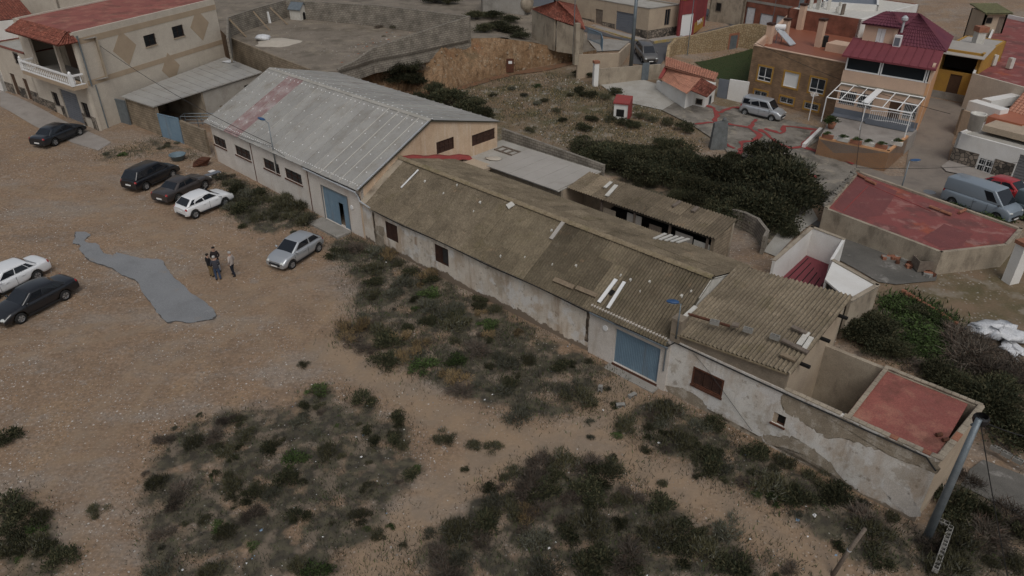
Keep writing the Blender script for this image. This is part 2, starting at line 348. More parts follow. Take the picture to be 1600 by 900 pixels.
def fbox(mb, fr, u0, u1, z0, z1, o0, o1, m=0): return mb.obox(fr.p(u0, z0, o0), fr.d*(u1-u0), fr.n*(o1-o0), (0, 0, z1-z0), m)
def window(parent, fr, r, frame='brown_wood', pane='glass_dark', depth=.14, mull=1, hbar=0, bars=0, barmat='black', sill=None, trim=None, tw=.12, name='window', fwid=.06, panel=0):
    u0, u1, z0, z1 = r; mb = MB(); fbox(mb, fr, u0, u1, z0, z1, -depth-.03, -depth)
    w = mb.build(name, M[pane], parent)
    f = MB(); ring(f, fr, r, fwid, -depth+.001, -depth+.05)
    for k in range(mull):
        u = u0+(u1-u0)*(k+1)/(mull+1); fbox(f, fr, u-.025, u+.025, z0+fwid, z1-fwid, -depth+.001, -depth+.045)
    for k in range(hbar):
        z = z0+(z1-z0)*(k+1)/(hbar+1); fbox(f, fr, u0+fwid, u1-fwid, z-.022, z+.022, -depth+.001, -depth+.04)
    f.build('frame', M[frame], w)
    if bars:
        b = MB()
        for k in range(bars):
            u = u0+(u1-u0)*(k+.5)/bars; b.tube([fr.p(u, z0-.03, .03), fr.p(u, z1+.03, .03)], .012, 4)
        for z in (z0+.12, (z0+z1)/2, z1-.12): b.tube([fr.p(u0-.05, z, .03), fr.p(u1+.05, z, .03)], .012, 4)
        b.build('bars', M[barmat], w)
    if sill:
        b = MB(); fbox(b, fr, u0-.06, u1+.06, z0-.07, z0-.002, -.05, .08); b.build('sill', M[sill], w)
    if trim:
        b = MB(); ring(b, fr, (u0-tw, u1+tw, z0-tw, z1+tw), tw, .0, .035); b.build('trim', M[trim], w)
    return w
def shutter_leafs(parent, fr, r, n, mt, name='shutter', depth=.05, slats=True):
    u0, u1, z0, z1 = r
    for k in range(n):
        a = u0+(u1-u0)*k/n+.015; b = u0+(u1-u0)*(k+1)/n-.015; mb = MB()
        fbox(mb, fr, a+.05, b-.05, z0+.06, z1-.06, -depth-.03, -depth+.0); ring(mb, fr, (a, b, z0+.01, z1-.01), .06, -depth-.02, -depth+.03)
        if slats:
            z = z0+.12
            while z < z1-.1: fbox(mb, fr, a+.06, b-.06, z, z+.03, -depth, -depth+.018); z += .085
        mb.build(name, M[mt], parent)
def plane_pt(px, py, P0, Nn):
    r = ray(px, py); c = Vector((0, 0, HC)); k = (Vector(P0)-c).dot(Nn)/r.dot(Nn); return c+r*k
def sag_cable(name, a, b, sag, label, r=.02, n=14, mt='cable'):
    a, b = Vector(a), Vector(b); pts = [a.lerp(b, i/n)-Vector((0, 0, 4*sag*(i/n)*(1-i/n))) for i in range(n+1)]
    return one(MB().tube(pts, r, 4), name, M[mt], label, 'cable')
# ------------------------------------------------------------------ terrain
VEG = {   # image polygons of scrub on the ground
 'hall': [(345,275),(385,285),(430,305),(500,345),(490,352),(440,358),(425,368),(385,355),(355,325)],
 'wall': [(515,380),(545,364),(600,390),(930,563),(962,590),(965,612),(945,640),(890,660),(810,660),(760,630),(690,612),(640,588),(590,570),(540,545),(520,525),(555,500),(560,450),(530,410)],
 'right': [(960,655),(990,625),(1035,620),(1430,828),(1420,900),(1310,870),(1200,800),(1090,745),(1000,715)],
 'front': [(590,905),(620,870),(690,810),(760,755),(830,722),(900,715),(960,735),(1040,780),(1140,825),(1290,905)],
 'left': [(225,745),(250,680),(330,655),(360,640),(450,640),(500,605),(560,620),(630,650),(660,730),(640,765),(615,790),(610,850),(560,905),(240,905),(215,800)],
 'corner': [(0,775),(30,770),(75,790),(75,840),(120,905),(0,905)],
 'thicket': [(890,240),(935,225),(1000,245),(1080,240),(1130,250),(1200,240),(1255,265),(1268,305),(1240,350),(1200,392),(1150,350),(1100,330),(960,280)],
 'backright': [(1310,520),(1330,490),(1400,470),(1480,500),(1500,545),(1600,590),(1600,740),(1560,650),(1480,600),(1400,565)],
 'end': [(1440,850),(1500,740),(1560,800),(1600,800),(1600,905),(1440,905)],
 'yard': [(145,258),(165,235),(215,222),(255,215),(300,232),(318,248),(300,252),(285,240),(230,240),(190,250)],
 'field': [(650,150),(700,140),(770,160),(800,185),(770,180),(700,165)]}
VEGW = {k: [G(*p) for p in v] for k, v in VEG.items()}
def inpoly(x, y, poly):
    x = np.asarray(x, float); y = np.asarray(y, float); r = np.zeros(x.shape, bool); n = len(poly)
    for i in range(n):
        a, b = poly[i], poly[(i+1) % n]
        c = ((a.y > y) != (b.y > y)) & (x < (b.x-a.x)*(y-a.y)/((b.y-a.y) or 1e-9)+a.x); r ^= c
    return r
def axis(a, b, step, lo, hi, n):
    m = np.arange(a, b, step); t = np.linspace(0, 1, n)[1:]**2
    return np.concatenate([(a-(a-lo)*t)[::-1], m, m[-1]+(hi-m[-1])*t])
gx = axis(-48, 46, .5, -420, 420, 26); gy = axis(12, 112, .5, -120, 700, 30)
GX, GY = np.meshgrid(gx, gy); GZ = terr_np(GX, GY)
hum = np.zeros(GX.shape)
for k, pl in VEGW.items(): hum = np.maximum(hum, inpoly(GX, GY, pl)*(.95 if k in ('left', 'corner') else .55 if k == 'yard' else 1.))
for _ in range(2): hum[1:-1, 1:-1] = (hum[1:-1, 1:-1]*2+hum[:-2, 1:-1]+hum[2:, 1:-1]+hum[1:-1, :-2]+hum[1:-1, 2:])/6
rs = np.random.RandomState(3)
GZ = GZ+rs.normal(0, .012, GZ.shape)+hum*rs.uniform(0, .08, GZ.shape)
# field behind the hall: dry grassy ground
fld = np.exp(-(((GX-6)/20)**2+((GY-72)/12)**2)**2)
_q = G(1500, 450); fld = np.maximum(fld, .85*np.exp(-(((GX-_q.x-2)/9)**2+((GY-_q.y)/7)**2)**2))
ny, nx = GX.shape; V = np.stack([GX, GY, GZ], -1).reshape(-1, 3)
idx = np.arange(ny*nx).reshape(ny, nx); Q = np.stack([idx[:-1, :-1], idx[:-1, 1:], idx[1:, 1:], idx[1:, :-1]], -1).reshape(-1, 4)
me = bpy.data.meshes.new('ground'); me.from_pydata(V.tolist(), [], Q.tolist())
me.attributes.new('humus', 'FLOAT', 'POINT').data.foreach_set('value', hum.reshape(-1).astype(np.float32))
me.attributes.new('field', 'FLOAT', 'POINT').data.foreach_set('value', fld.reshape(-1).astype(np.float32))
trk = np.zeros(GX.shape)
for ln in ([(505,545),(600,600),(690,650),(780,680),(900,690),(1010,735),(1120,790),(1220,840),(1290,895)], [(900,690),(760,715),(690,770),(640,820),(590,880)], [(900,690),(950,640),(975,610)]):
    pw = [G(*p) for p in ln]
    for a, b in zip(pw, pw[1:]):
        d = b-a; L2 = d.x**2+d.y**2; tt = np.clip(((GX-a.x)*d.x+(GY-a.y)*d.y)/L2, 0, 1); ds = np.hypot(GX-a.x-tt*d.x, GY-a.y-tt*d.y); trk = np.maximum(trk, np.exp(-(ds/1.1)**2))
lane = np.zeros(GX.shape)
for ln in ([(-60,565),(150,520),(350,470),(470,440)], [(0,300),(150,330),(300,362),(420,410),(520,480),(600,595)], [(60,900),(130,700),(250,560),(420,480)], [(100,262),(180,310),(240,380),(380,470),(470,560)]):
    pw = [G(*p) for p in ln]
    for a, b in zip(pw, pw[1:]):
        d = b-a; L2 = d.x**2+d.y**2; tt = np.clip(((GX-a.x)*d.x+(GY-a.y)*d.y)/L2, 0, 1); ds = np.hypot(GX-a.x-tt*d.x, GY-a.y-tt*d.y)
        for off in (-.85, .85): lane = np.maximum(lane, .62*np.exp(-((ds-abs(off))/.42)**2))
hum2 = hum*(1-trk); trk = np.maximum(trk, lane); me.attributes['humus'].data.foreach_set('value', hum2.reshape(-1).astype(np.float32))
me.attributes.new('track', 'FLOAT', 'POINT').data.foreach_set('value', trk.reshape(-1).astype(np.float32))
me.polygons.foreach_set('use_smooth', [True]*len(Q)); me.update()
def ground_mat():
    m = mat('earth', (.275,.188,.122), (.23,.16,.107), .35, bump=0, fine=.3, fscale=6,
            layers=[((.275,.235,.195), .3, .48, .62, .65, (.5, 1.1, 1)), ((.3,.205,.125), .4, .54, .68, .75, (1, .6, 1)), ((.17,.13,.1), .3, .56, .68, .5, (.5, 1.2, 1)), ((.31,.285,.255), 1.1, .57, .7, .45)])
    nt = m.node_tree; N = nt.nodes; Lk = nt.links.new; b = N['Principled BSDF']; base = b.inputs['Base Color'].links[0].from_socket
    geo = N.new('ShaderNodeNewGeometry').outputs['Position']
    def noise(sc, det=5):
        n = N.new('ShaderNodeTexNoise'); n.inputs['Scale'].default_value = sc; n.inputs['Detail'].default_value = det; Lk(geo, n.inputs['Vector']); return n.outputs[0]
    def rng(v, lo, hi, a=0., z=1.):
        r = N.new('ShaderNodeMapRange'); r.inputs[1].default_value = lo; r.inputs[2].default_value = hi; r.inputs[3].default_value = a; r.inputs[4].default_value = z; Lk(v, r.inputs[0]); return r.outputs[0]
    def mix(f, a, b_):
        x = N.new('ShaderNodeMix'); x.data_type = 'RGBA'
        for sk, val in ((0, f), (6, a), (7, b_)):
            if hasattr(val, 'is_linked'): Lk(val, x.inputs[sk])
            elif sk == 0: x.inputs[0].default_value = val
            else: x.inputs[sk].default_value = (*val, 1)
        return x.outputs[2]
    def mul(a, b_, op='MULTIPLY'):
        x = N.new('ShaderNodeMath'); x.operation = op
        for i, val in ((0, a), (1, b_)):
            if hasattr(val, 'is_linked'): Lk(val, x.inputs[i])
            else: x.inputs[i].default_value = val
        return x.outputs[0]
    # pebbles
    def spk(sc, thr, col_, prob):
        v = N.new('ShaderNodeTexVoronoi'); v.inputs['Scale'].default_value = sc; Lk(geo, v.inputs['Vector'])
        s_ = N.new('ShaderNodeSeparateColor'); Lk(v.outputs['Color'], s_.inputs[0])
        return mul(rng(v.outputs['Distance'], thr, thr*.6), mul(rng(s_.outputs[0], 1-prob, 1-prob+.05), rng(noise(.25, 3), .4, .6, .35, 1.)))
    c = mix(spk(9, .3, 0, .4), base, (.42,.385,.34)); c = mix(spk(4.5, .25, 0, .16), c, (.55,.52,.48)); c = mix(spk(11, .35, 0, .25), c, (.15,.115,.09))
    at = N.new('ShaderNodeAttribute'); at.attribute_name = 'humus'; hm = at.outputs['Fac']
    hn = mul(hm, rng(noise(.9, 6), .3, .62, .15, 1.25)); hn = rng(hn, .25, .7)
    dark = mix(rng(noise(2.5), .4, .62), (.055,.048,.036), (.1,.088,.058)); dark = mix(rng(noise(1.1), .54, .64), dark, (.17,.135,.1)); dark = mix(spk(7, .3, 0, .12), dark, (.3,.28,.25))
    c = mix(hn, c, dark)
    af = N.new('ShaderNodeAttribute'); af.attribute_name = 'field'
    fc = mix(rng(noise(.5, 6), .38, .62), (.17,.12,.075), (.075,.07,.03)); fc = mix(rng(noise(.9, 5), .56, .7), fc, (.22,.2,.16)); fc = mix(spk(5, .35, 0, .3), fc, (.36,.34,.3))
    c = mix(mul(af.outputs['Fac'], .9), c, fc)
    ak = N.new('ShaderNodeAttribute'); ak.attribute_name = 'track'
    c = mix(rng(mul(ak.outputs['Fac'], rng(noise(1.3, 5), .3, .6, .5, 1.2)), .2, .75, 0, .8), c, mix(rng(noise(.8), .4, .6), (.3,.215,.14), (.25,.19,.135)))
    Lk(c, b.inputs['Base Color'])
    bp = N.new('ShaderNodeBump'); bp.inputs['Strength'].default_value = .5; bp.inputs['Distance'].default_value = .08
    Lk(mul(noise(7, 6), noise(1.2, 4), 'ADD'), bp.inputs['Height']); Lk(bp.outputs[0], b.inputs['Normal'])
    return m
me.materials.append(ground_mat())
ground = bpy.data.objects.new('ground', me); col.objects.link(ground); tag(ground, kind='structure')
def sheet(name, pts_px, mt, lift=.02, kind='structure', z=None, sub=1.0):
    """ground-following sheet from an image polygon, triangulated on a fine grid"""
    W = [G(*p) if z is None else P(*p, z) for p in pts_px]
    return sheet_w(name, W, mt, lift, kind, z, sub)
def sheet_w(name, W, mt, lift=.02, kind='structure', z=None, sub=1.0):
    bm = bmesh.new(); vs_ = [bm.verts.new((w.x, w.y, 0)) for w in W]; bm.faces.new(vs_)
    bmesh.ops.triangulate(bm, faces=bm.faces[:])
    xs = [w.x for w in W]; ys = [w.y for w in W]
    for ax, a, b in ((0, min(xs), max(xs)), (1, min(ys), max(ys))):
        k = a+sub
        while k < b:
            co = (k, 0, 0) if ax == 0 else (0, k, 0); no = (1, 0, 0) if ax == 0 else (0, 1, 0)
            bmesh.ops.bisect_plane(bm, geom=bm.verts[:]+bm.edges[:]+bm.faces[:], plane_co=co, plane_no=no); k += sub
    X = np.array([v.co.x for v in bm.verts]); Y = np.array([v.co.y for v in bm.verts]); Z = terr_np(X, Y)+lift if z is None else np.full(X.shape, z+lift)
    for v, zz in zip(bm.verts, Z): v.co.z = zz
    bmesh.ops.recalc_face_normals(bm, faces=bm.faces[:])
    for f in bm.faces:
        if f.normal.z < 0: f.normal_flip()
    me = bpy.data.meshes.new(name); bm.to_mesh(me); bm.free(); me.materials.append(M[mt])
    o = bpy.data.objects.new(name, me); col.objects.link(o); tag(o, kind=kind); return o
# grey asphalt patch on the lot
AP = [(118,363),(124,362),(140,365),(142,368),(131,376),(135,379),(152,381),(163,396),(176,400),(182,395),(205,401),(225,404),(253,406),(262,421),(272,433),(288,447),(300,460),(320,472),(334,485),(338,493),(333,499),(322,501),(298,505),(275,502),(262,505),(256,500),(245,488),(236,473),(226,462),(216,442),(211,438),(190,430),(176,420),(155,413),(140,408),(132,399),(124,389),(126,383),(114,381),(117,372)]
def rough_edge(px, k=3, amp=1.6):
    out = []
    for i, a in enumerate(px):
        b = px[(i+1) % len(px)]
        for j in range(k): t = j/k; out.append((a[0]+(b[0]-a[0])*t+rnd.uniform(-amp, amp)*.8, a[1]+(b[1]-a[1])*t+rnd.uniform(-amp, amp)*.5))
    return out
mat('tar_edge', (.075,.07,.068), (.12,.105,.09), 2)
mat('red_soil', (.2,.095,.05), (.17,.1,.06), 1.2, fine=.4, bump=.6, layers=[((.13,.1,.06), .8, .52, .66, .7)])
sheet('asphalt_edge', [(x+(x-225)*.006, y+(y-440)*.004+.7) for x, y in rough_edge(AP, 3, 1.4)], 'tar_edge', .022, sub=.7)
sheet('asphalt_patch', rough_edge(AP, 4, 1.7), 'asphalt_patch', .04, sub=.7)
PLZ = 5.2
top_px = [(520,112),(580,108),(620,102),(650,92),(690,72),(732,60),(775,59),(825,65),(860,72),(892,81),(900,84)]
toe_px = [(560,150),(600,150),(620,148),(637,140),(690,146),(722,134),(770,121),(812,114),(856,110),(897,107),(905,104)]
TOEW = [P(a, b, 1.3) for a, b in toe_px]
TOPW = []
for (a, b), q in zip(top_px, TOEW):          # the bank leans back about 1.3 m; its top follows from that
    r_ = ray(a, b); zz = HC+r_.z*(q.y+1.3)/r_.y; TOPW.append(P(a, b, max(3.2, min(PLZ, zz))))
def lerp_poly(pl, t):
    t *= len(pl)-1; i = min(int(t), len(pl)-2); return pl[i].lerp(pl[i+1], t-i)
rows = []
for i in range(17):
    h = i/16; row = []
    for j in range(151):
        t = j/150; a, b = lerp_poly(TOEW, t), lerp_poly(TOPW, t); q = a.lerp(b, h); f = math.sin(h*math.pi)
        groove = abs(math.sin(j*.93+math.sin(j*.37)*1.7))*.28+rnd.uniform(-.14, .14)
        q += Vector((0, -1, 0))*(groove*f)+Vector((rnd.uniform(-.1, .1), 0, rnd.uniform(-.1, .1)*f))
        if i == 0: q.z = min(q.z, terr(q.x, q.y))-.25
        row.append(q)
    rows.append(row)
tag(MB().grid(rows).build('earth_bank', M['cut_earth'], smooth=True), kind='structure')
plat = [p.copy() for p in TOPW]+[P(932,78,3.3), P(908,50,4.2), P(890,10,5.2)]+[P(*p, PLZ) for p in ((860,-30),(700,-70),(300,-55),(318,20),(350,52),(358,62),(430,92))]
_pa = np.array([[*p] for p in plat]+[[*P(*q, PLZ)] for q in ((450,60),(560,50),(640,40),(700,20),(780,15),(500,10),(600,20))])
def platz(x, y):
    d2 = (x-_pa[:, 0])**2+(y-_pa[:, 1])**2+.05; w = 1/d2**1.6; return float((w*_pa[:, 2]).sum()/w.sum())
def GP(px, py):
    z = PLZ
    for _ in range(8): q = P(px, py, z); z = .5*z+.5*platz(q.x, q.y)
    return P(px, py, z)
o = sheet_w('plateau', [V2_ for V2_ in plat], 'yard_floor', 0, sub=1.)
for v in o.data.vertices: v.co.z = platz(v.co.x, v.co.y)
mb = MB()
for i in range(len(plat)): j = (i+1) % len(plat); a, b = plat[i], plat[j]; mb.poly([(a.x, a.y, -.5), (b.x, b.y, -.5), (b.x, b.y, b.z), (a.x, a.y, a.z)])
tag(mb.build('plateau_side', M['cut_earth']), kind='structure')
# stones held in the cut face
mb = MB()
for k in range(80):
    t_, h_ = rnd.uniform(.28, .97), rnd.uniform(.08, .95); q = lerp_poly(TOEW, t_).lerp(lerp_poly(TOPW, t_), h_)+Vector((0, -.22, 0)); r_ = rnd.uniform(.04, .11)
    mb.hexa([q+Vector((x*r_*rnd.uniform(.6, 1.2), y*r_, z_*r_*rnd.uniform(.5, 1))) for z_ in (-1, 1) for x, y in ((-1, -1), (1, -1), (1, 1), (-1, 1))])
mat('bank_stone', (.38,.31,.23), (.3,.24,.17), 3); tag(mb.build('bank_stones', M['bank_stone']), 'pale stones sticking out of the earth cut', 'stones', kind='stuff')
# reddish fallen soil along the foot of the cut
sheet_w('fallen_soil', [p+Vector((0, -.2, 0)) for p in TOEW[3:]]+[p+Vector((rnd.uniform(-.4, .4), -1.2-rnd.uniform(0, .8), 0)) for p in TOEW[:2:-1]], 'red_soil', .07)
# ------------------------------------------------------------------ warehouse complex frame
A0 = P(328, 247, .6); B0 = P(1432, 822, -.1)
D1 = Vector((B0.x-A0.x, B0.y-A0.y, 0)).normalized(); N1 = Vector((-D1.y, D1.x, 0))
def fw(s, w, z): q = Vector((A0.x, A0.y, 0))+D1*s+N1*w; q.z = z; return q
FF = Fr(fw(0, 0, 0), fw(1, 0, 0))                      # front wall plane
def Fs(s, back=False):                                 # wall plane across the building at station s (outward towards +s)
    return Fr(fw(s, 0, 0), fw(s, 1, 0))
def roofmat4(s, w, z, slope):                          # matrix: x along s, y up the slope, z normal
    y = (N1*slope[0]+Vector((0, 0, slope[1]))).normalized(); x = D1.copy(); zz = x.cross(y)
    m = Matrix((x, y, zz)).transposed().to_4x4(); m.translation = fw(s, w, z); return m
def corr_mesh(name, wd, ln, waves, amp, mt, per=4):
    mb = MB(); n = waves*per
    for i in range(n):
        a, b = wd*i/n, wd*(i+1)/n; za = amp*math.sin(2*math.pi*i/per+.3); zb = amp*math.sin(2*math.pi*(i+1)/per+.3)
        mb.poly([(a, 0, za), (b, 0, zb), (b, ln, zb), (a, ln, za)])
    me = mb.mesh(name, M[mt], smooth=True); return me
def lay_sheets(parent, s0, s1, w0, z0, w1, z1, rows, me_len, me, colf, over=.12, lift=.045, wd=1.0, jit=.012):
    dw, dz = w1-w0, z1-z0; Ls = math.hypot(dw, dz); step = (Ls-me_len)/max(rows-1, 1)
    n = int(round((s1-s0)/wd)); k = 0
    for i in range(n):
        for j in range(rows):
            t = step*j/Ls; s = s0+(s1-s0)*i/n
            m = roofmat4(s, w0+dw*t, z0+dz*t, (dw, dz)); nrm = m.col[2].to_3d()
            m.translation += nrm*(lift+.018*(j % 2)+.006*(i % 2)+rnd.uniform(0, jit))
            m = m @ Matrix.Rotation(rnd.uniform(-.006, .006), 4, 'Z')
            sc = Matrix.Diagonal(((s1-s0)/n/wd*1.0, 1, 1, 1))
            inst('roof_sheet', me, parent, m @ sc, colf(i, j, n)); k += 1
    return k
# ------------------------------------------------------------------ hall
HS0, HS1, HE, HRW, HRZ, HBW, HBZ = 1.25, 21.4, 4.12, 6.35, 7.12, 13., 5.45
hall = thing('warehouse', 'large cream warehouse with grey metal sheet gable roof and blue sheet door', 'warehouse', fw(11, 6, .3))
hw = [FF.rect((330,211),(355,236)), FF.rect((366,226),(393,253)), FF.rect((410,245),(438,273)), FF.rect((443.5,259),(472.5,288))]
zt = sum(h[3] for h in hw)/4; zb_ = sum(h[2] for h in hw)/4
hw = [(max(h[0], HS0+.25), h[1], zb_, zt) for h in hw]
hd = (16.8, 19.75, .42, 2.95)
wall(hall, FF, HS0, HS1, -.6, HE-.1, M['plaster_hall'], hw+[hd])
for h in hw:
    w = window(hall, FF, h, 'brown_wood', 'glass_dusty', .12, mull=2, hbar=1, sill='rust')
doorp = MB(); fbox(doorp, FF, hd[0]+.02, 18.33, hd[2], hd[3], -.12, -.07)
for k in range(5):
    u = hd[0]+.15+k*.3; fbox(doorp, FF, u, u+.03, hd[2]+.05, hd[3]-.05, -.07, -.055)
dl = doorp.build('door', M['blue_door'], hall); tag(dl, 'blue sheet metal leaf of the hall door')
doorp = MB(); fbox(doorp, FF, 18.36, 18.5, hd[2], 2.2, -.12, -.07); fbox(doorp, FF, 19.15, hd[1]-.02, hd[2], 2.2, -.12, -.07); fbox(doorp, FF, 18.36, hd[1]-.02, 2.2, hd[3], -.12, -.07)
fbox(doorp, FF, 18.34, 18.4, hd[2], hd[3], -.07, -.05); fbox(doorp, FF, 19.1, 19.15, hd[2], 2.2, -.07, -.05)
dr = doorp.build('door', M['blue_door'], hall)
mb = MB(); ring(mb, FF, (hd[0]-.07, hd[1]+.07, hd[2]-.3, hd[3]+.07), .07, .0, .03); mb.build('door_frame', M['metal_grey'], dr)
for s in (7.55, 15.15):                                  # rusty expansion joints / steel columns
    mb = MB(); fbox(mb, FF, s, s+.09, -.3, HE-.12, .0, .02); mb.build('steel_column', M['rust'], hall)
mb = MB(); mb.obox(fw(HS0, .1, HE-.12), D1*(HS1-HS0), N1*.1, (0, 0, .06)); mb.build('wall_head', M['plaster_hall'], hall)
# gables
FG = Fs(HS1); FG2 = Fr(fw(HS0, 1, 0), fw(HS0, 0, 0))
def gable(fr, sgn, holes):
    if sgn > 0:
        U = lambda w: w
    else:
        U = lambda w: 1-w
    for a, za, b, zb2 in ((0, HE, HRW, HRZ), (HRW, HRZ, HBW, HBZ)):
        hh = [h for h in holes if a <= (h[0]+h[1])/2 <= b]
        if sgn > 0: wall(hall, fr, a, b, -.5, za-.1, M['plaster_gable'], hh, zt1=zb2-.1)
        else: wall(hall, fr, 1-b, 1-a, -.5, zb2-.1, M['plaster_gable'], [], zt1=za-.1)
gw = [(6.8, 8.5, 4.5, 5.4), (10.3, 12.85, 4.15, 5.0)]
gable(FG, 1, gw); gable(FG2, -1, [])
for h in gw: window(hall, FG, h, 'brown_wood', 'brown_wood', .1, mull=3, hbar=1)
FB = Fr(fw(HS1, HBW, 0), fw(HS0, HBW, 0)); wall(hall, FB, 0, HS1-HS0, -.5, HBZ-.12, M['plaster_gable'])
# roof
mb = MB()
mb.poly([fw(HS0-.15, -.2, HE-.1), fw(HS1+.12, -.2, HE-.1), fw(HS1+.12, HRW, HRZ), fw(HS0-.15, HRW, HRZ)])
mb.poly([fw(HS0-.15, HRW, HRZ), fw(HS1+.12, HRW, HRZ), fw(HS1+.12, HBW+.2, HBZ-.05), fw(HS0-.15, HBW+.2, HBZ-.05)])
mb.poly([fw(HS1+.12, -.2, HE-.1), fw(HS1+.12, -.2, HE-.18), fw(HS1+.12, HRW, HRZ-.1), fw(HS1+.12, HRW, HRZ)])
mb.poly([fw(HS1+.12, HRW, HRZ), fw(HS1+.12, HRW, HRZ-.1), fw(HS1+.12, HBW+.2, HBZ-.13), fw(HS1+.12, HBW+.2, HBZ-.05)])
hroof = mb.build('roof', M['underlay'], hall)
def rib_mesh(name, ln, mt):
    mb = MB(); pr = [(0, .0), (.02, .05), (.07, .05), (.09, 0), (.5, .0), (.51, .012), (.54, .012), (.55, 0), (1.0, 0)]
    for (a, za), (b, zb2) in zip(pr, pr[1:]): mb.poly([(a, 0, za), (b, 0, zb2), (b, ln, zb2), (a, ln, za)])
    mb.poly([(0, 0, 0), (0, 0, -.05), (1, 0, -.05), (1, 0, 0)]); return mb.mesh(name, M[mt])
Lf = math.hypot(HRW+.3, HRZ-HE+.12); Lb = math.hypot(HBW+.25-HRW, HRZ-HBZ+.1)
mf, mf2, mbk = rib_mesh('roof_sheet', Lf, 'sheet_grey'), rib_mesh('roof_sheet_stained', Lf, 'sheet_stained'), rib_mesh('roof_sheet_back', Lb, 'sheet_grey')
NS = 19; wds = (HS1+.15-HS0+.2)/NS
for i in range(NS):
    s = HS0-.2+wds*i
    m = roofmat4(s, -.3, HE-.1, (HRW+.3, HRZ-HE+.12)); m.translation += m.col[2].to_3d()*.03
    o = inst('roof_sheet', mf2 if i in (3, 4) else mf, hroof, m @ Matrix.Diagonal((wds*.998, 1, 1, 1)))
    if i in (3, 4): tag(o, 'roof sheet with a faded red stain')
    m = roofmat4(s, HRW, HRZ+.02, (HBW+.25-HRW, HBZ-.1-HRZ)); m.translation += m.col[2].to_3d()*.03
    inst('roof_sheet', mbk, hroof, m @ Matrix.Diagonal((wds*.998, 1, 1, 1)))
mb = MB()
for i in range(40):                                      # ridge cap
    a = HS0-.2+(HS1-HS0+.35)*i/40; b = HS0-.2+(HS1-HS0+.35)*(i+1)/40-.004; h = .10+.012*(i % 2)
    mb.poly([fw(a, HRW-.22, HRZ+.0), fw(b, HRW-.22, HRZ+.0), fw(b, HRW, HRZ+h), fw(a, HRW, HRZ+h)]); mb.poly([fw(a, HRW, HRZ+h), fw(b, HRW, HRZ+h), fw(b, HRW+.22, HRZ+.03), fw(a, HRW+.22, HRZ+.03)])
mb.build('ridge_cap', M['concrete_light'], hroof)
mb = MB(); mb2 = MB()
def dot(mb_, s, w, slope, r=.05):
    z = (HE-.1+(HRZ-HE+.1)*(w+.3)/(HRW+.3)) if w <= HRW else HRZ+(HBZ-.1-HRZ)*(w-HRW)/(HBW-HRW)+.02
    m = roofmat4(s, w, z, slope); n = m.col[2].to_3d(); p = m.translation+n*.035; x = D1*r; y = m.col[1].to_3d()*r
    mb_.hexa([p-x-y, p+x-y, p+x+y, p-x+y, p-x*.7-y*.7+n*.03, p+x*.7-y*.7+n*.03, p+x*.7+y*.7+n*.03, p-x*.7+y*.7+n*.03])
for i in range(NS):
    for w in (1.1, 2.4, 3.7, 5.0): dot(mb, HS0-.2+wds*(i+.25+rnd.uniform(-.05, .05)), w+rnd.uniform(-.06, .06), (HRW+.3, HRZ-HE+.12), .04)
    for w in (8., 9.6, 11.3): dot(mb, HS0-.2+wds*(i+.25), w, (HBW-HRW, HBZ-HRZ), .05)
for i in range(NS*4): dot(mb, HS0-.1+wds*i/4, .05+rnd.uniform(-.04, .04), (HRW+.3, HRZ-HE+.12), .035)
for i in range(NS*2):
    for w in (HRW-.45, HRW+.45): dot(mb, HS0-.1+wds*i/2, w, (HRW+.3, HRZ-HE+.12) if w < HRW else (HBW-HRW, HBZ-HRZ), .05)
tag(mb.build('screw_caps', M['white_paint'], hroof), kind='stuff')
for i in (15, 16, 17, 18, 19):                           # white sealed seams near the gable
    s = HS0-.2+wds*i+(.02 if i < 19 else -.1); mb = MB(); a, b = fw(s, -.28, HE-.03), fw(s, HRW-.25, HRZ-.02); up = Vector((0, 0, .05))
    q_ = D1*(.04 if i < 19 else .09); mb.hexa([a, a+q_, b+q_, b, a+up, a+q_+up, b+q_+up, b+up]); mb.build('sealed_seam', M['off_white' if i < 19 else 'galv_light'], hroof)
mb = MB(); mb.tube([fw(15.3, -.33, 3.93), fw(21.3, -.33, 3.87)], .07, 8); mb.build('gutter', M['galv_light'], hall)
mb = MB(); mb.tube([fw(21.25, -.33, 3.84), fw(21.3, -.15, 3.5), fw(21.4, -.12, 3.2), fw(22.6, -.25, 3.12)], .06, 8); mb.build('gutter_pipe', M['galv_light'], hall)
mb = MB(); mb.tube([fw(10.9, -.06, 2.2), fw(10.9, -.06, 3.95)], .035, 6); mb.build('conduit', M['off_white'], hall)
pts = [fw(s, -.34, 4.0+.03*math.sin(s*1.3)) for s in np.linspace(15.2, 21.2, 14)]+[fw(21.35, -.1, 3.5), fw(21.5, -.06, 2.95), fw(22., -.07, 3.0)]
pts += [fw(s, -.26+.03*math.sin(s), 3.0+.06*math.sin(s*.9)) for s in np.linspace(23, 45, 30)]+[fw(s, -.06, 3.32-.05*math.sin((s-45)*.27)) for s in np.linspace(45.3, 56.3, 16)]+[fw(56.75, -.05, 2.9)]
one(MB().tube(pts, .035, 5), 'wall_cable', M['cable'], 'black cable strung along the eaves of the long rough building', 'cable')
# round plaque and white spot lamp on the wall near the blue doors
mb = MB(); c = FF.p(20.2, 2.35, .0); mb.tube([c, c+FF.n*.05], .16, 14); mb.build('wall_plaque', M['white_paint'], hall)
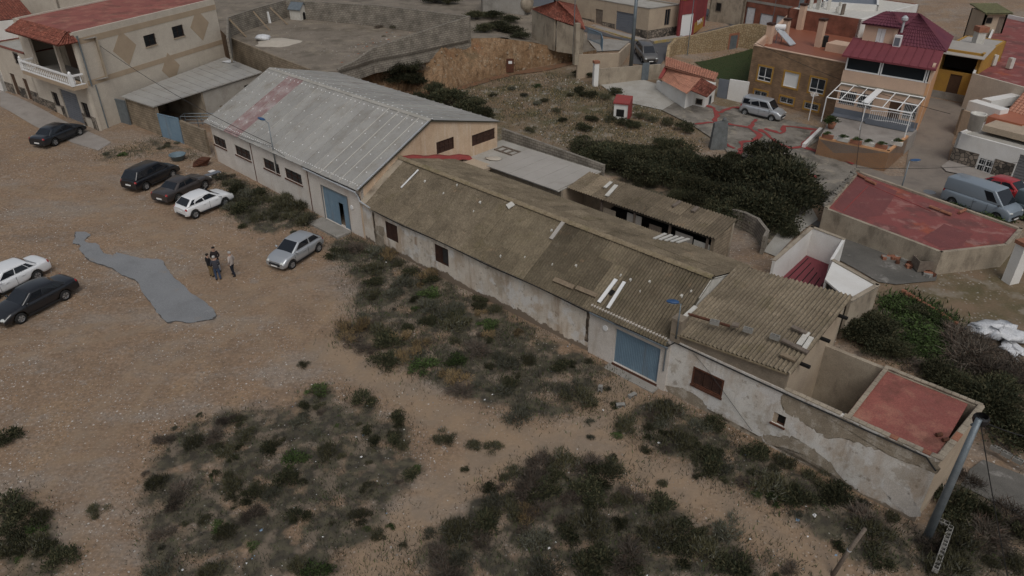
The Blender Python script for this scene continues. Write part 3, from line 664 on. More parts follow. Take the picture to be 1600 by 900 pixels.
# ------------------------------------------------------------------ long building
lb = thing('long_storehouse', 'long low storehouse with mossy corrugated roof and stained plaster wall', 'building', fw(33, 4, .2))
def peel_mat(name, top, c_low, zlev, amp):
    m = mat(name, top, tuple(x*.85 for x in top), .8, fine=.2, layers=[((.4,.29,.195), .7, .46, .62, .65, (1.4,1.4,.6)), ((.24,.16,.1), 1.3, .54, .7, .65, streak), ((.66,.64,.61), .9, .53, .6, .75), ((.36,.3,.23), .55, .58, .63, .6), ((.22,.17,.12), 2.6, .6, .68, .6)])
    nt = m.node_tree; N = nt.nodes; Lk = nt.links.new; b = N['Principled BSDF']; base = b.inputs['Base Color'].links[0].from_socket
    g = N.new('ShaderNodeNewGeometry'); sx = N.new('ShaderNodeSeparateXYZ'); Lk(g.outputs['Position'], sx.inputs[0])
    n = N.new('ShaderNodeTexNoise'); n.inputs['Scale'].default_value = .7; n.inputs['Detail'].default_value = 9; n.inputs['Roughness'].default_value = .66; Lk(g.outputs['Position'], n.inputs['Vector'])
    m1 = N.new('ShaderNodeMath'); m1.operation = 'MULTIPLY_ADD'; Lk(n.outputs[0], m1.inputs[0]); m1.inputs[1].default_value = -amp; Lk(sx.outputs[2], m1.inputs[2])
    r = N.new('ShaderNodeMapRange'); r.inputs[1].default_value = zlev+.02-amp*.5; r.inputs[2].default_value = zlev-.02-amp*.5; Lk(m1.outputs[0], r.inputs[0])
    x = N.new('ShaderNodeMix'); x.data_type = 'RGBA'; Lk(r.outputs[0], x.inputs[0]); Lk(base, x.inputs[6]); x.inputs[7].default_value = (*c_low, 1); Lk(x.outputs[2], b.inputs['Base Color'])
    return m
peel_mat('wall_peeling', (.68,.61,.52), (.2,.155,.115), .72, 1.5)
peel_mat('wall_patchy', (.68,.645,.59), (.25,.205,.155), .2, 1.0)
LE, LRW, LRZ, LBW, LBZ = 3.08, 3.4, 5.17, 8.0, 3.8
sh = [(23.75, 24.95, 1.3, 2.52), (28.5, 29.7, 1.35, 2.55)]
wall(lb, FF, HS1+.02, 40.4, -.6, LE-.02, M['wall_peeling'], sh)
FF2 = Fr(fw(0, -.06, 0), fw(1, -.06, 0)); d2 = (42.0, 44.62, .5, 2.6)
w2 = wall(lb, FF2, 40.4, 45.1, -.6, 3.3, M['plaster_white'], [d2]); tag(w2, 'cleaner white wall section round the blue roller door')
for h in sh:
    mb = MB(); fbox(mb, FF, h[0], h[1], h[2], h[3], -.2, -.16); w = mb.build('window', M['dark'], lb); f = MB(); ring(f, FF, h, .07, -.1, -.02); f.build('frame', M['brown_wood'], w)
    if h is sh[0]: shutter_leafs(w, FF, (h[0]+.07, h[1]-.07, h[2]+.07, h[3]-.07), 2, 'brown_wood')
    else: shutter_leafs(w, FF, (h[0]+.07, h[0]+.5, h[2]+.07, h[3]-.07), 1, 'brown_wood'); mb = MB(); fbox(mb, FF, h[0]+.55, h[1]-.07, h[2]+.07, h[3]-.07, -.15, -.13); mb.build('pane', M['glass_dusty'], w); mb = MB(); fbox(mb, FF, h[0]+.5, h[0]+.56, h[2]+.07, h[3]-.07, -.13, -.05); mb.build('mullion', M['brown_wood'], w)
mb = MB(); n = 26
for k in range(n):
    u = d2[0]+(d2[1]-d2[0])*k/n; wdt = (d2[1]-d2[0])/n; fbox(mb, FF2, u, u+wdt*.55, d2[2], d2[3], -.17, -.11); fbox(mb, FF2, u+wdt*.55, u+wdt, d2[2], d2[3], -.17, -.135)
gd = mb.build('garage_door', M['blue_door'], lb); tag(gd, 'blue ribbed metal door')
mb = MB(); fbox(mb, FF2, d2[0]-.04, d2[1]+.04, d2[2]-.14, d2[2]-.003, -.2, .03); mb.build('door_rail', M['rust'], gd)
mb = MB(); mb.tube([FF2.p(44.93, 3.2, .06), FF2.p(44.93, 1.5, .06)], .04, 8); mb.build('downpipe', M['galv'], lb)
mb = MB(); mb.tube([FF2.p(40.5, 2.98, .22), FF2.p(45.1, 3.0, .22)], .05, 8); mb.build('gutter', M['galv'], lb)
mb = MB(); c = FF2.p(41.4, 2.35, 0); mb.tube([c, c+FF2.n*.06], .15, 14); mb.build('wall_plaque', M['white_paint'], lb)
mat('soot', (.05,.035,.025), (.09,.065,.045), 3, layers=[((.3,.24,.18), 4, .5, .65, .8)])
for fr_, u, z0, z1 in ((FF, 40.22, .9, 2.8), (FF, 22.55, .8, 2.75)):      # soot-dark runnel under the broken gutter
    mb = MB(); row0 = []; row1 = []
    for k in range(12):
        z = z0+(z1-z0)*k/11; row0.append(fr_.p(u-.07-rnd.uniform(0, .06), z, .004)); row1.append(fr_.p(u+.07+rnd.uniform(0, .06), z, .004))
    mb.grid([row0, row1]); mb.build('water_stain', M['soot'], lb)
# roof
mb = MB()
mb.poly([fw(HS1+.05, -.2, LE-.05), fw(45.05, -.2, LE-.05), fw(45.05, LRW, LRZ-.03), fw(HS1+.05, LRW, LRZ-.03)])
mb.poly([fw(HS1+.05, LRW, LRZ-.03), fw(45.05, LRW, LRZ-.03), fw(45.05, LBW+.15, LBZ-.05), fw(HS1+.05, LBW+.15, LBZ-.05)])
lroof = mb.build('roof', M['underlay'], lb)
cm = corr_mesh('roof_sheet', 1.0, 1.7, 6, .048, 'fibre_cement', per=4); cmb = corr_mesh('roof_sheet_long', 1.0, 1.85, 6, .048, 'fibre_cement', per=4)
def colf(i, j, n):
    t = i/n; b = .95+rnd.uniform(-.06, .08)
    if .58 < t < .78 and j < 3: b *= .66 if rnd.random() < .75 else .9
    if t > .8: b *= .82
    if t < .3: b *= .98
    return (b, b*.98, b*(.93 if t < .35 else .9), 1)
lay_sheets(lroof, HS1+.6, 45.0, -.28, LE-.03, LRW, LRZ, 3, 1.7, cm, colf, lift=.06)
lay_sheets(lroof, HS1+.1, 45.0, LBW+.2, LBZ-.03, LRW, LRZ, 3, 1.75, cmb, lambda i, j, n: (1.0+rnd.uniform(-.07, .07),)*3+(1,)) if False else None
# back slope: x axis must run along -s so normals face up
def roofmat_back(s, w, z, slope):
    y = (N1*slope[0]+Vector((0, 0, slope[1]))).normalized(); x = -D1; m = Matrix((x, y, x.cross(y))).transposed().to_4x4(); m.translation = fw(s, w, z); return m
dw, dz = LRW-LBW-.2, LRZ-LBZ+.03; Ls = math.hypot(dw, dz); step = (Ls-1.85)/2
for i in range(24):
    for j in range(3):
        s = 45.0-(45.0-HS1-.1)*i/24; t = step*j/Ls
        m = roofmat_back(s, LBW+.2+dw*t, LBZ-.03+dz*t, (dw, dz)); m.translation += m.col[2].to_3d()*(.06+.018*(j % 2)+.006*(i % 2)+rnd.uniform(0, .01))
        b = 1.02+rnd.uniform(-.07, .07); inst('roof_sheet', cmb, lroof, m @ Matrix.Diagonal(((45-HS1-.1)/24, 1, 1, 1)), (b, b*.97, b*.9, 1))
k = 0; s = HS1+.1
while s < 44.9:                                           # ridge tiles
    mb = MB(); L = .46; pts = []
    for q in (s, s+L):
        r = .21 if q == s else .17; pts.append([fw(q, LRW+r*math.cos(a), LRZ+.08+r*.8*math.sin(a)) for a in np.linspace(0, math.pi, 6)])
    mb.grid(pts[::-1]); mb.build('ridge_tile', M['ridge_tile'], lroof, smooth=True); s += .42
mb = MB(); mb.obox(fw(HS1+.02, -.2, LE-.02), D1*.6, N1*(LRW+.2)+Vector((0, 0, LRZ-LE)), (0, 0, .13)); mb.build('verge', M['plaster_dirty'], lroof)
pts = [fw(HS1+.12, w, LRZ+.12-(w-LRW)*.27+.05*math.sin(w*3)) for w in np.linspace(LRW+.2, LBW+1.9, 14)]
mb = MB(); rows_ = []
for i, p in enumerate(pts):
    e = .22+.06*math.sin(i*2.1); rows_.append([p+D1*(-.1)+Vector((0, 0, -.1)), p+D1*-.1+Vector((0, 0, .12)), p+D1*e*.4+Vector((0, 0, .06+.02*math.sin(i*3))), p+D1*e+Vector((0, 0, -.04)), p+D1*(e+.08)+Vector((0, 0, -.2))])
mb.grid(rows_[::-1]); mb.build('flashing', M['red_paint'], lroof, smooth=True)
# end gable above the lower roof, patched with pale panels
FE = Fs(45.02); mb = MB(); n = 12
def lz(w): return LE+(LRZ-LE)*max(w, 0)/LRW if w < LRW else LRZ+(LBZ-LRZ)*(w-LRW)/(LBW-LRW)
for k in range(n):
    a, b = LBW*k/n, LBW*(k+1)/n-.02; fbm = [FE.p(a, 2, 0), FE.p(b, 2, 0), FE.p(b, 2, -.05), FE.p(a, 2, -.05), FE.p(a, lz(a), 0), FE.p(b, lz(b), 0), FE.p(b, lz(b), -.05), FE.p(a, lz(a), -.05)]
    q = MB().hexa(fbm); q.build('gable_panel', M['off_white'], lb)
wall(lb, Fr(fw(45, LBW, 0), fw(HS1+.1, LBW, 0)), 0, 45-HS1-.1, -.4, LBZ-.02, M['plaster_dirty'])
# ------------------------------------------------------------------ low end house
ez = 3.38
eh = thing('end_house', 'low white end house with flaking wall, brown triple shutter and red terrace', 'house', fw(51, 3, .1))
w3 = (46.4, 47.98, 1.48, 2.48); w4 = (50.42, 50.98, 1.5, 2.08)
wall(eh, FF, 45.1, 56.76, -.6, ez, M['wall_patchy'], [w3, w4])
mb = MB(); fbox(mb, FF, w3[0], w3[1], w3[2], w3[3], -.2, -.16); w = mb.build('window', M['dark'], eh)
f = MB(); ring(f, FF, w3, .08, -.14, .02); f.build('frame', M['rust'], w); shutter_leafs(w, FF, (w3[0]+.08, w3[1]-.08, w3[2]+.08, w3[3]-.08), 3, 'brown_wood', slats=False)
f = MB(); fbox(f, FF, w3[0]-.03, w3[1]+.03, w3[2]-.12, w3[2]-.003, -.1, .05); f.build('sill', M['rust'], w)
window(eh, FF, w4, 'rust', 'dark', .15, mull=0, sill='rust')
# upper wall band of the mono-pitch part
T0, T1, TFZ, TBW, TBZ = 45.05, 50.6, 4.3, 5.8, 5.35
FU = Fr(fw(0, .04, 0), fw(1, .04, 0)); wall(eh, FU, T0, T1, ez+.002, TFZ-.5, M['render_brown'], [], th=.2, zt1=TFZ)
FT = Fs(T1); wall(eh, FT, .05, TBW, -.3, TFZ, M['plaster_tan'], [], zt1=TBZ-.05)
wall(eh, Fr(fw(T1, TBW, 0), fw(T0, TBW, 0)), 0, T1-T0, -.3, TBZ-.05, M['plaster_dirty'], zt1=TBZ-.6)
mb = MB(); mb.poly([fw(T0, -.02, TFZ-.52), fw(T1+.02, -.02, TFZ+.004), fw(T1+.02, TBW+.1, TBZ-.02), fw(T0, TBW+.1, TBZ-.54)])
troof = mb.build('roof', M['underlay'], eh); cm3 = corr_mesh('roof_sheet_wide', 1.0, 1.75, 5, .055, 'fibre_cement', per=5)
def colt(i, j, n):
    b = 1.12+rnd.uniform(-.12, .12); return (b, b*.98, b*.93, 1)
lay_sheets(troof, T0+.02, T1+.12, -.08, TFZ, TBW+.2, TBZ, 4, 1.75, cm3, colt, wd=.92)
for o in troof.children:                                  # this roof dips towards the long building
    s_ = (o.location+rootloc(troof)-Vector((A0.x, A0.y, 0))).dot(D1); m_ = o.matrix_basis @ Matrix.Rotation(-math.atan(.52/(T1-T0)), 4, 'Y'); m_.translation = o.location-Vector((0, 0, .52*(1-(s_-T0)/(T1-T0)))); o.matrix_basis = m_
for w in (1.0, 2.9, 4.7): mb = MB(); fbox(mb, FT, w, w+.14, TFZ+(TBZ-TFZ)*w/TBW-.3, TFZ+(TBZ-TFZ)*w/TBW-.18, 0.01, .5); mb.build('purlin_end', M['dark'], troof)
mb = MB(); mb.obox(fw(T0, -.12, TFZ-.57), D1*(T1-T0)+Vector((0, 0, .52)), N1*.16, (0, 0, .06)); mb.build('eaves_board', M['ridge_tile'], troof)
# patio and terrace
EW, EZ2 = 4.65, ez
e0, e1 = fw(56.76, 0, 0), fw(57.15, EW, 0); FEn = Fr(e0, e1); wall(eh, FEn, 0, FEn.L, -.8, ez, M['plaster_tan'])
FBk = Fr(fw(57.15, EW, 0), fw(T1, EW, 0)); wall(eh, FBk, 0, FBk.L, -.5, ez-.05, M['plaster_dirty'])
mb = MB(); mb.poly([fw(T1, .1, .25), fw(53.2, .1, .25), fw(53.2, EW, .25), fw(T1, EW, .25)]); mb.build('patio_floor', M['concrete'], eh)
wall(eh, Fr(fw(53.2, EW, 0), fw(53.2, .2, 0)), 0, EW-.2, -.3, ez-.12, M['plaster_dirty'], [(1.2, 2.1, .3, 2.3)], name='patio_wall')
mb = MB(); mb.obox(fw(53.15, .2, ez-.24), fw(56.6, .2, 0)-fw(53.15, .2, 0), N1*(EW-.3), (0, 0, .16)); mb.build('terrace_floor', M['terrace_red'], eh)
for a, b, wd_ in ((fw(53.1, 0, 0), fw(56.8, 0, 0), .24), (fw(56.82, 0, 0), fw(57.2, EW+.05, 0), -.24), (fw(57.1, EW+.02, 0), fw(53.1, EW+.02, 0), .2), (fw(53.2, EW, 0), fw(53.2, .1, 0), .18), (fw(T1, 0, 0), fw(53.1, 0, 0), .22)):
    d = (b-a); n = int(d.length/.3); d.normalize(); nn = Vector((-d.y, d.x, 0))*abs(wd_)
    for k in range(n):
        t0 = d*(k*.3+.01); zz = ez+rnd.uniform(0.004, .02); mb = MB(); mb.obox(a+t0+Vector((0, 0, zz)), d*.285, nn, (0, 0, .045)); mb.build('coping_tile', M['terracotta' if rnd.random() < .12 else 'plaster_dirty'], eh)

# bare render showing where the whitewash has fallen off the end house
def patch(parent, fr, px, mt, o=.004, name='bare_patch', amp=.085):
    pts = [fr.px(*p) for p in px]; out = []
    for a, b in zip(pts, pts[1:]+pts[:1]):
        n = max(2, int(math.hypot(b[0]-a[0], b[1]-a[1])/.1))
        for k in range(n): t = k/n; out.append((a[0]+(b[0]-a[0])*t+rnd.uniform(-amp, amp), a[1]+(b[1]-a[1])*t+rnd.uniform(-amp, amp)))
    bm = bmesh.new(); off = rootloc(parent); f = bm.faces.new([bm.verts.new(fr.p(u, z, o)-off) for u, z in out]); bmesh.ops.triangulate(bm, faces=[f]); me = bpy.data.meshes.new(name); bm.to_mesh(me); bm.free(); me.materials.append(M[mt])
    ob = bpy.data.objects.new(name, me); col.objects.link(ob); ob.parent = parent; return ob
mat('render_bare', (.34,.285,.215), (.26,.215,.16), 1.2, fine=.35, layers=[((.5,.45,.38), 2.2, .5, .62, .7)])
patch(eh, FF, [(1222,613),(1260,632),(1310,651),(1360,673),(1420,701),(1470,723),(1464,742),(1420,722),(1370,702),(1320,686),(1290,683),(1262,665),(1240,650),(1222,640)], 'render_bare')
patch(eh, FF, [(1190,677),(1215,682),(1240,683),(1265,697),(1290,715),(1305,733),(1320,754),(1308,757),(1290,738),(1270,719),(1245,706),(1220,701),(1195,692)], 'render_bare')
patch(eh, FF, [(1040,604),(1060,606),(1082,612),(1098,628),(1118,650),(1140,660),(1188,682),(1198,702),(1150,680),(1095,650),(1045,622)], 'render_bare')
patch(eh, FF, [(1385,745),(1410,760),(1430,785),(1440,806),(1420,805),(1400,790),(1380,765)], 'plaster_white', .003)
patch(lb, FF, [(588,352),(600,356),(600,390),(620,402),(650,412),(655,424),(625,412),(600,400),(586,388)], 'render_bare')
# ------------------------------------------------------------------ generic block building
def bldg(name, label, poly, z0, z1, wm, rm, par=.35, holes=None, cat='house', wms=None, skip=(), pt=.18, coping=None, root=None, base=None, bh=.9):
    """poly: world xy, counter-clockwise; each side a wall, a roof slab behind a parapet."""
    c = sum(poly, Vector((0, 0, 0)))/len(poly); root = root or thing(name, label, cat, (c.x, c.y, z0))
    frs = [Fr(poly[i], poly[(i+1) % len(poly)]) for i in range(len(poly))]
    for i, fr in enumerate(frs):
        if i in skip: continue
        wall(root, fr, 0, fr.L, z0-1.2, z1, M[(wms or {}).get(i, wm)], (holes or {}).get(i, []))
        if base and i in base:
            segs = [(0, fr.L)]
            for h in (holes or {}).get(i, []):
                if h[2] < z0+bh: segs = [t for s_ in segs for t in ((s_[0], min(s_[1], h[0]-.05)), (max(s_[0], h[1]+.05), s_[1])) if t[1]-t[0] > .05]
            for a, b in segs:
                mb = MB(); pts = [fr.p(a, z0-.5, .05), fr.p(b, z0-.5, .05), fr.p(b, z0+bh, .05), fr.p(a, z0+bh, .05)]
                mb.poly(pts, 0, [(a, 0), (b, 0), (b, bh+.5), (a, bh+.5)]); mb.obox(fr.p(a, z0+bh, 0), fr.d*(b-a), fr.n*.06, (0, 0, .04))
                mb.build('stone_base', M['rubble_dark'], root)
    cc = Vector((c.x, c.y, 0)); mb = MB()
    ins = [p+(cc-Vector((p.x, p.y, 0))).normalized()*.1 for p in poly]
    mb.prism([Vector((p.x, p.y, z1-par-.2)) for p in ins], .2); roof = mb.build('roof', M[rm], root)
    if coping:
        mb = MB()
        for fr in frs: mb.obox(fr.p(-.05, z1+.003, .05), fr.d*(fr.L+.1), -fr.n*(pt+.12), (0, 0, .07))
        mb.build('coping', M[coping], root)
    return root, frs, roof
def cwin(fr, cx, cy, w, h):
    u, z = fr.px(cx, cy); return (u-w/2, u+w/2, z-h/2, z+h/2)
def tileroof(parent, name, el, er, rr, rl, mt, pitch=.3, amp=.09, rowlen=.42, stuff=True, th=.1):
    el, er, rr, rl = map(Vector, (el, er, rr, rl)); n = max(2, int((er-el).length/pitch*4)); m = max(1, int((rl-el).length/rowlen))
    nrm = (er-el).cross(rl-el).normalized(); rows = []
    for j in range(m):
        for tt, off in ((j/m, .035), ((j+1)/m, 0)):
            a, b = el.lerp(rl, tt), er.lerp(rr, tt); rows.append([a.lerp(b, i/n)+nrm*(off+amp*abs(math.sin(math.pi*i/4))) for i in range(n+1)])
    mb = MB().grid(rows); mb.hexa([p-nrm*th for p in (el, er, rr, rl)]+[p-nrm*.02 for p in (el, er, rr, rl)])
    o = mb.build(name, M[mt], parent, smooth=False); return o
def V2(p): return Vector((p.x, p.y, 0))
def quadpoly(a, b, depth):                # rectangle behind front edge a->b
    a, b = V2(a), V2(b); d = (b-a).normalized(); n = Vector((-d.y, d.x, 0)); return [a, b, b+n*depth, a+n*depth]
def rail(mb, pts, h, step, r=.015, m=0):
    for a, b in zip(pts, pts[1:]):
        a, b = Vector(a), Vector(b); n = max(1, int((b-a).length/step)); up = Vector((0, 0, h))
        mb.tube([a+up, b+up], r*1.6, 4, m); mb.tube([a+up*.1, b+up*.1], r, 4, m)
        for k in range(n+1): q = a.lerp(b, k/n); mb.tube([q, q+up], r, 4, m)
# ------------------------------------------------------------------ annex sheds behind the long building
ax = thing('flat_roof_shed', 'shed with pale grey flat sheet roof in the lane behind the storehouse', 'shed', fw(25, 12, .2))
AZ = 3.45
wall(ax, Fr(fw(20.6, 9.9, 0), fw(30.3, 9.9, 0)), 0, 9.7, -.3, AZ-.1, M['plaster_dirty'], [(5.2, 6.6, .3, 2.5), (7.2, 8.0, 1.4, 2.6), (8.7, 9.4, 1.2, 2.5)])
FA = Fr(fw(20.6, 9.9, 0), fw(30.3, 9.9, 0))
for h in ((5.2, 6.6, .3, 2.5), (7.2, 8.0, 1.4, 2.6), (8.7, 9.4, 1.2, 2.5)): mb = MB(); fbox(mb, FA, *h, -.2, -.16); w = mb.build('door' if h[2] < .5 else 'window', M['dark'], ax); f = MB(); ring(f, FA, h, .07, -.1, -.04); f.build('frame', M['wood_grey'], w)
wall(ax, Fr(fw(30.3, 9.9, 0), fw(30.3, 14.4, 0)), 0, 4.5, -.3, AZ-.06, M['plaster_tan']); wall(ax, Fr(fw(30.3, 14.4, 0), fw(20.6, 14.4, 0)), 0, 9.7, -.3, AZ-.06, M['plaster_dirty'])
mb = MB(); mb.obox(fw(20.6, 9.6, AZ-.1), D1*9.7, N1*4.8, (0, 0, .06)); ar = mb.build('roof', M['concrete_light'], ax)
pm = MB().obox((0, 0, 0), (1.08, 0, 0), (0, 4.55, 0), (0, 0, .05)).mesh('roof_panel', M['flat_grey'])
for k in range(6):
    m = roofmat4(23.6+1.1*k, 9.55, AZ-.03+.004*(k % 2), (1, .0)); inst('roof_panel', pm, ar, m)
mb = MB(); mb.obox(fw(20.7, 8.4, AZ-.25), D1*3.2, N1*1.6, (0, 0, .22)); mb.build('ledge', M['plaster_tan'], ar)
bw = MB(); FBW = Fr(fw(20.2, 14.75, 0), fw(30.2, 14.75, 0)); 
blk = thing('block_wall', 'grey concrete block wall behind the flat roofed shed', 'wall', fw(25, 15, .3)); wall(blk, FBW, 0, 10, -.3, 4.15, M['block_wall'], zt1=3.75)
cs = thing('corrugated_shed', 'open fronted lean-to with brown corrugated roof in the back lane', 'shed', fw(36, 12, .1))
CF, CB = 3.5, 3.85
wall(cs, Fr(fw(41.6, 12.6, 0), fw(30.4, 12.6, 0)), 0, 11.2, -.3, CB-.08, M['plaster_dirty']); wall(cs, Fr(fw(41.5, 10.5, 0), fw(41.5, 12.6, 0)), 0, 2.1, -.3, CF-.08, M['block_tan'], zt1=CB-.08)
mb = MB(); mb.poly([fw(30.35, 10.45, CF-.03), fw(41.6, 10.45, CF-.03), fw(41.6, 12.7, CB-.03), fw(30.35, 12.7, CB-.03)]); cr = mb.build('roof', M['underlay'], cs)
cms = corr_mesh('roof_sheet_shed', 1.0, 1.45, 5, .05, 'fibre_cement')
def cols(i, j, n):
    b = (1.25 if i < 2 else .9)*rnd.uniform(.9, 1.1)
    if 4 <= i <= 5: b *= .85
    return (b, b*.96, b*.9, 1)
lay_sheets(cr, 30.45, 41.65, 10.3, CF-.02, 12.8, CB, 2, 1.45, cms, cols)
for s in (33.2, 35.8, 38.4, 41.0): mb = MB(); mb.box(fw(s, 10.6, 1.6), (.14, .14, 3.3), math.atan2(D1.y, D1.x)); mb.build('post', M['wood_grey'], cs)
for s, wdt, mt in ((33.3, 1., 'plaster_dirty'), (35.2, 1.1, 'flat_grey'), (36.9, .9, 'wood_grey'), (38.8, 1.2, 'flat_grey'), (40.1, 1.1, 'off_white')):
    mb = MB(); FQ = Fr(fw(s, 10.62, 0), fw(s+wdt, 10.62, 0)); fbox(mb, FQ, 0, wdt, .1, 2.75+rnd.uniform(0, .5), -.04, 0); mb.build('panel', M[mt], cs)
mb = MB(); mb.obox(fw(33, 12.0, .05), D1*8, N1*.4, (0, 0, 2.2)); mb.build('inner_shade', M['dark'], cs)  # black block added for the shade inside the open lean-to
# white strips lying on the lean-to roof
# ------------------------------------------------------------------ left two-storey house
LZ = 1.5; lc = P(155, 202, LZ); lf = P(66, 166, LZ+.15)
ztop = zat(lc, 52)
side_end = P(334, -2, ztop); sdir = (V2(side_end)-V2(lc)).normalized()
fdir = (V2(lc)-V2(lf)).normalized(); W_ = (V2(lc)-V2(lf)).length; Dp = (V2(side_end)-V2(lc)).length
poly = [V2(lf), V2(lc), V2(side_end), V2(lf)+sdir*Dp]
Ff = Fr(poly[0], poly[1]); Fd = Fr(poly[1], poly[2])
def lrect(fr, *q): return fr.quad(*[(a/4, b/4) for a, b in q])
gar = lrect(Ff, (365,560), (480,605), (525,755), (430,740)); gar = (gar[0], gar[1], LZ-.1, LZ+2.75)
fz = LZ+4.15
gwn = [cwin(Ff, 350/4, 620/4, 1.1, 1.3), cwin(Ff, 538/4, 690/4, 1.1, 1.4)]
log_ = (W_*.18, W_-.25, fz, ztop-.75)
sw_ = [lrect(Fd, (895,228), (965,205), (980,275), (912,297)), lrect(Fd, (1072,170), (1140,152), (1153,222), (1088,242))]
lh, lfr, lroof2 = bldg('corner_house', 'two-storey cream house with balustrade balcony and tan diamonds on its side', poly, LZ, ztop, 'plaster_cream', 'terrace_red', .12, {0: [gar, log_]+gwn, 1: sw_}, 'house', base={0}, bh=1.0)
sh_ = MB(); n = 14
for k in range(n): z = gar[2]+(gar[3]-gar[2])*k/n; fbox(sh_, Ff, gar[0], gar[1], z, z+.17, -.16, -.11)
sh_.build('garage_door', M['shutter_grey'], lh)
for h in gwn: window(lh, Ff, h, 'brown_wood', 'glass_dark', .15, 1, 0, 7)
for h in sw_: window(lh, Fd, h, 'brown_wood', 'glass_dark', .12, 1, 0, 8, sill='plaster_band')
mb = MB(); fbox(mb, Ff, log_[0], log_[1], log_[2], log_[3], -2.2, -2.1); bk = mb.build('loggia', M['plaster_dirty'], lh)
for u in (.25, .62): mb = MB(); a = log_[0]+(log_[1]-log_[0])*u; fbox(mb, Ff, a, a+1.5, log_[2], log_[2]+2.3, -2.09, -2.05); mb.build('door', M['brown_door'], bk)
mb = MB(); mb.obox(Ff.p(log_[0], log_[2]-.05, -2.2), Ff.d*(log_[1]-log_[0]), Ff.n*2.2, (0, 0, .05)); mb.obox(Ff.p(log_[0], log_[3], -2.2), Ff.d*(log_[1]-log_[0]), Ff.n*2.2, (0, 0, .05)); mb.build('slab', M['concrete'], bk)
mb = MB(); mb.box(Ff.p((log_[0]+log_[1])/2+.4, (log_[2]+log_[3])/2, -.25), (.35, .3, log_[3]-log_[2]), math.atan2(Ff.d.y, Ff.d.x)); mb.build('column', M['plaster_cream'], bk)
mb = MB(); b0, b1 = log_[0]-.3, W_+.35; mb.obox(Ff.p(b0, fz-.35, -.0), Ff.d*(b1-b0), Ff.n*1.25, (0, 0, .34)); bal = mb.build('balcony', M['plaster_band'], lh)
bb = MB(); pts = [Ff.p(b0+.1, fz+.0, .1), Ff.p(b0+.1, fz, 1.15), Ff.p(b1-.1, fz, 1.15), Ff.p(b1-.1, fz, .1)]
for a, b in zip(pts, pts[1:]):
    d = b-a; k = int(d.length/.36)
    for i in range(k): q = a+d*((i+.5)/k); bb.lathe(q, [(.05, 0), (.03, .12), (.065, .3), (.03, .55), (.05, .78)], 6)
    dn = d.normalized(); nn = Vector((-dn.y, dn.x, 0))*.09
    bb.obox(a-nn+Vector((0, 0, .78)), d, nn*2, (0, 0, .13)); bb.obox(a-nn, d, nn*2, (0, 0, .07))
bb.build('balustrade', M['white_paint'], bal)
for q in pts[1:3]: mb = MB(); mb.box(q+Vector((0, 0, .5)), (.28, .28, 1.0), math.atan2(Ff.d.y, Ff.d.x)); mb.lathe(q+Vector((0, 0, 1.0)), [(.1, 0), (.14, .12), (.08, .24), (.0, .28)], 8); mb.build('pedestal', M['white_paint'], bal)
a0, a1 = log_[0]-.8, W_+.3
tileroof(lh, 'awning', Ff.p(a0, ztop-.75, 1.35), Ff.p(a1, ztop-.75, 1.35), Ff.p(a1-.6, ztop+.1, .0), Ff.p(a0+.6, ztop+.1, 0.), 'tile_red')
tileroof(lh, 'awning_end', Ff.p(a1, ztop-.75, 1.35), Ff.p(a1, ztop-.75, -.3), Ff.p(a1-.6, ztop+.1, -.1), Ff.p(a1-.6, ztop+.1, 0.), 'tile_red')
for (za, zb2) in ((ztop-1.05, ztop-.55), (fz-.35, fz+.1)): mb = MB(); fbox(mb, Fd, .25, Fd.L, za, zb2, .0, .02); mb.build('painted_band', M['plaster_band'], lh)
for cx, cy, wv, hv in ((195,75,1.35,1.55), (312,39,1.35,1.55), (267,106,1.2,1.45)):
    u, z = Fd.px(cx, cy); mb = MB(); q = [Fd.p(u, z-hv, .0), Fd.p(u+wv, z, .0), Fd.p(u, z+hv, .0), Fd.p(u-wv, z, .0)]
    mb.hexa([q[0], q[1], q[2], q[3]]+[p+Fd.n*.016 for p in q]); mb.build('painted_diamond', M['plaster_band'], lh)
mb = MB(); mb.tube([Fd.p(.5, ztop-.3, .09), Fd.p(.5, fz-.4, .09)], .07, 6); mb.tube([Fd.p(.9, fz-.4, .07), Fd.p(.9, LZ-.3, .07)], .05, 6); mb.build('downpipe', M['galv'], lh)
# neighbour to the left
na = P(8, 140, 2.0); nb = V2(lf); npoly = quadpoly(na, nb, 9); nz = 6.6
Fn = Fr(npoly[0], npoly[1]); nh = {0: [cwin(Fn, 26, 91, 1.0, 1.1), (Fn.L-2.6, Fn.L-1.6, 1.8, 4.0), (Fn.L-5.2, Fn.L-4.1, 1.9, 4.1)]}
nhs, nfr, _ = bldg('neighbour_house', 'plain cream house with low parapet joined to the balcony house', npoly, 2.0, nz, 'plaster_cream', 'concrete_light', .1, nh, base={0}, coping='tile_red')
window(nhs, Fn, nh[0][0], 'brown_wood', 'glass_dark', .12, 1, 0, 6)
for h in nh[0][1:]: mb = MB(); fbox(mb, Fn, *h, -.15, -.1); mb.build('door', M['brown_door'], nhs)
mb = MB(); q = npoly[3].lerp(npoly[2], .25)+(npoly[0]-npoly[3])*.5; mb.tube([q+Vector((0, 0, nz-.2)), q+Vector((0, 0, nz+1.0))], .14, 8); mb.lathe(q+Vector((0, 0, nz+1.0)), [(.1, 0), (.26, .12), (.1, .3), (.16, .42), (0, .5)], 8); mb.build('flue', M['metal_grey'], nhs)
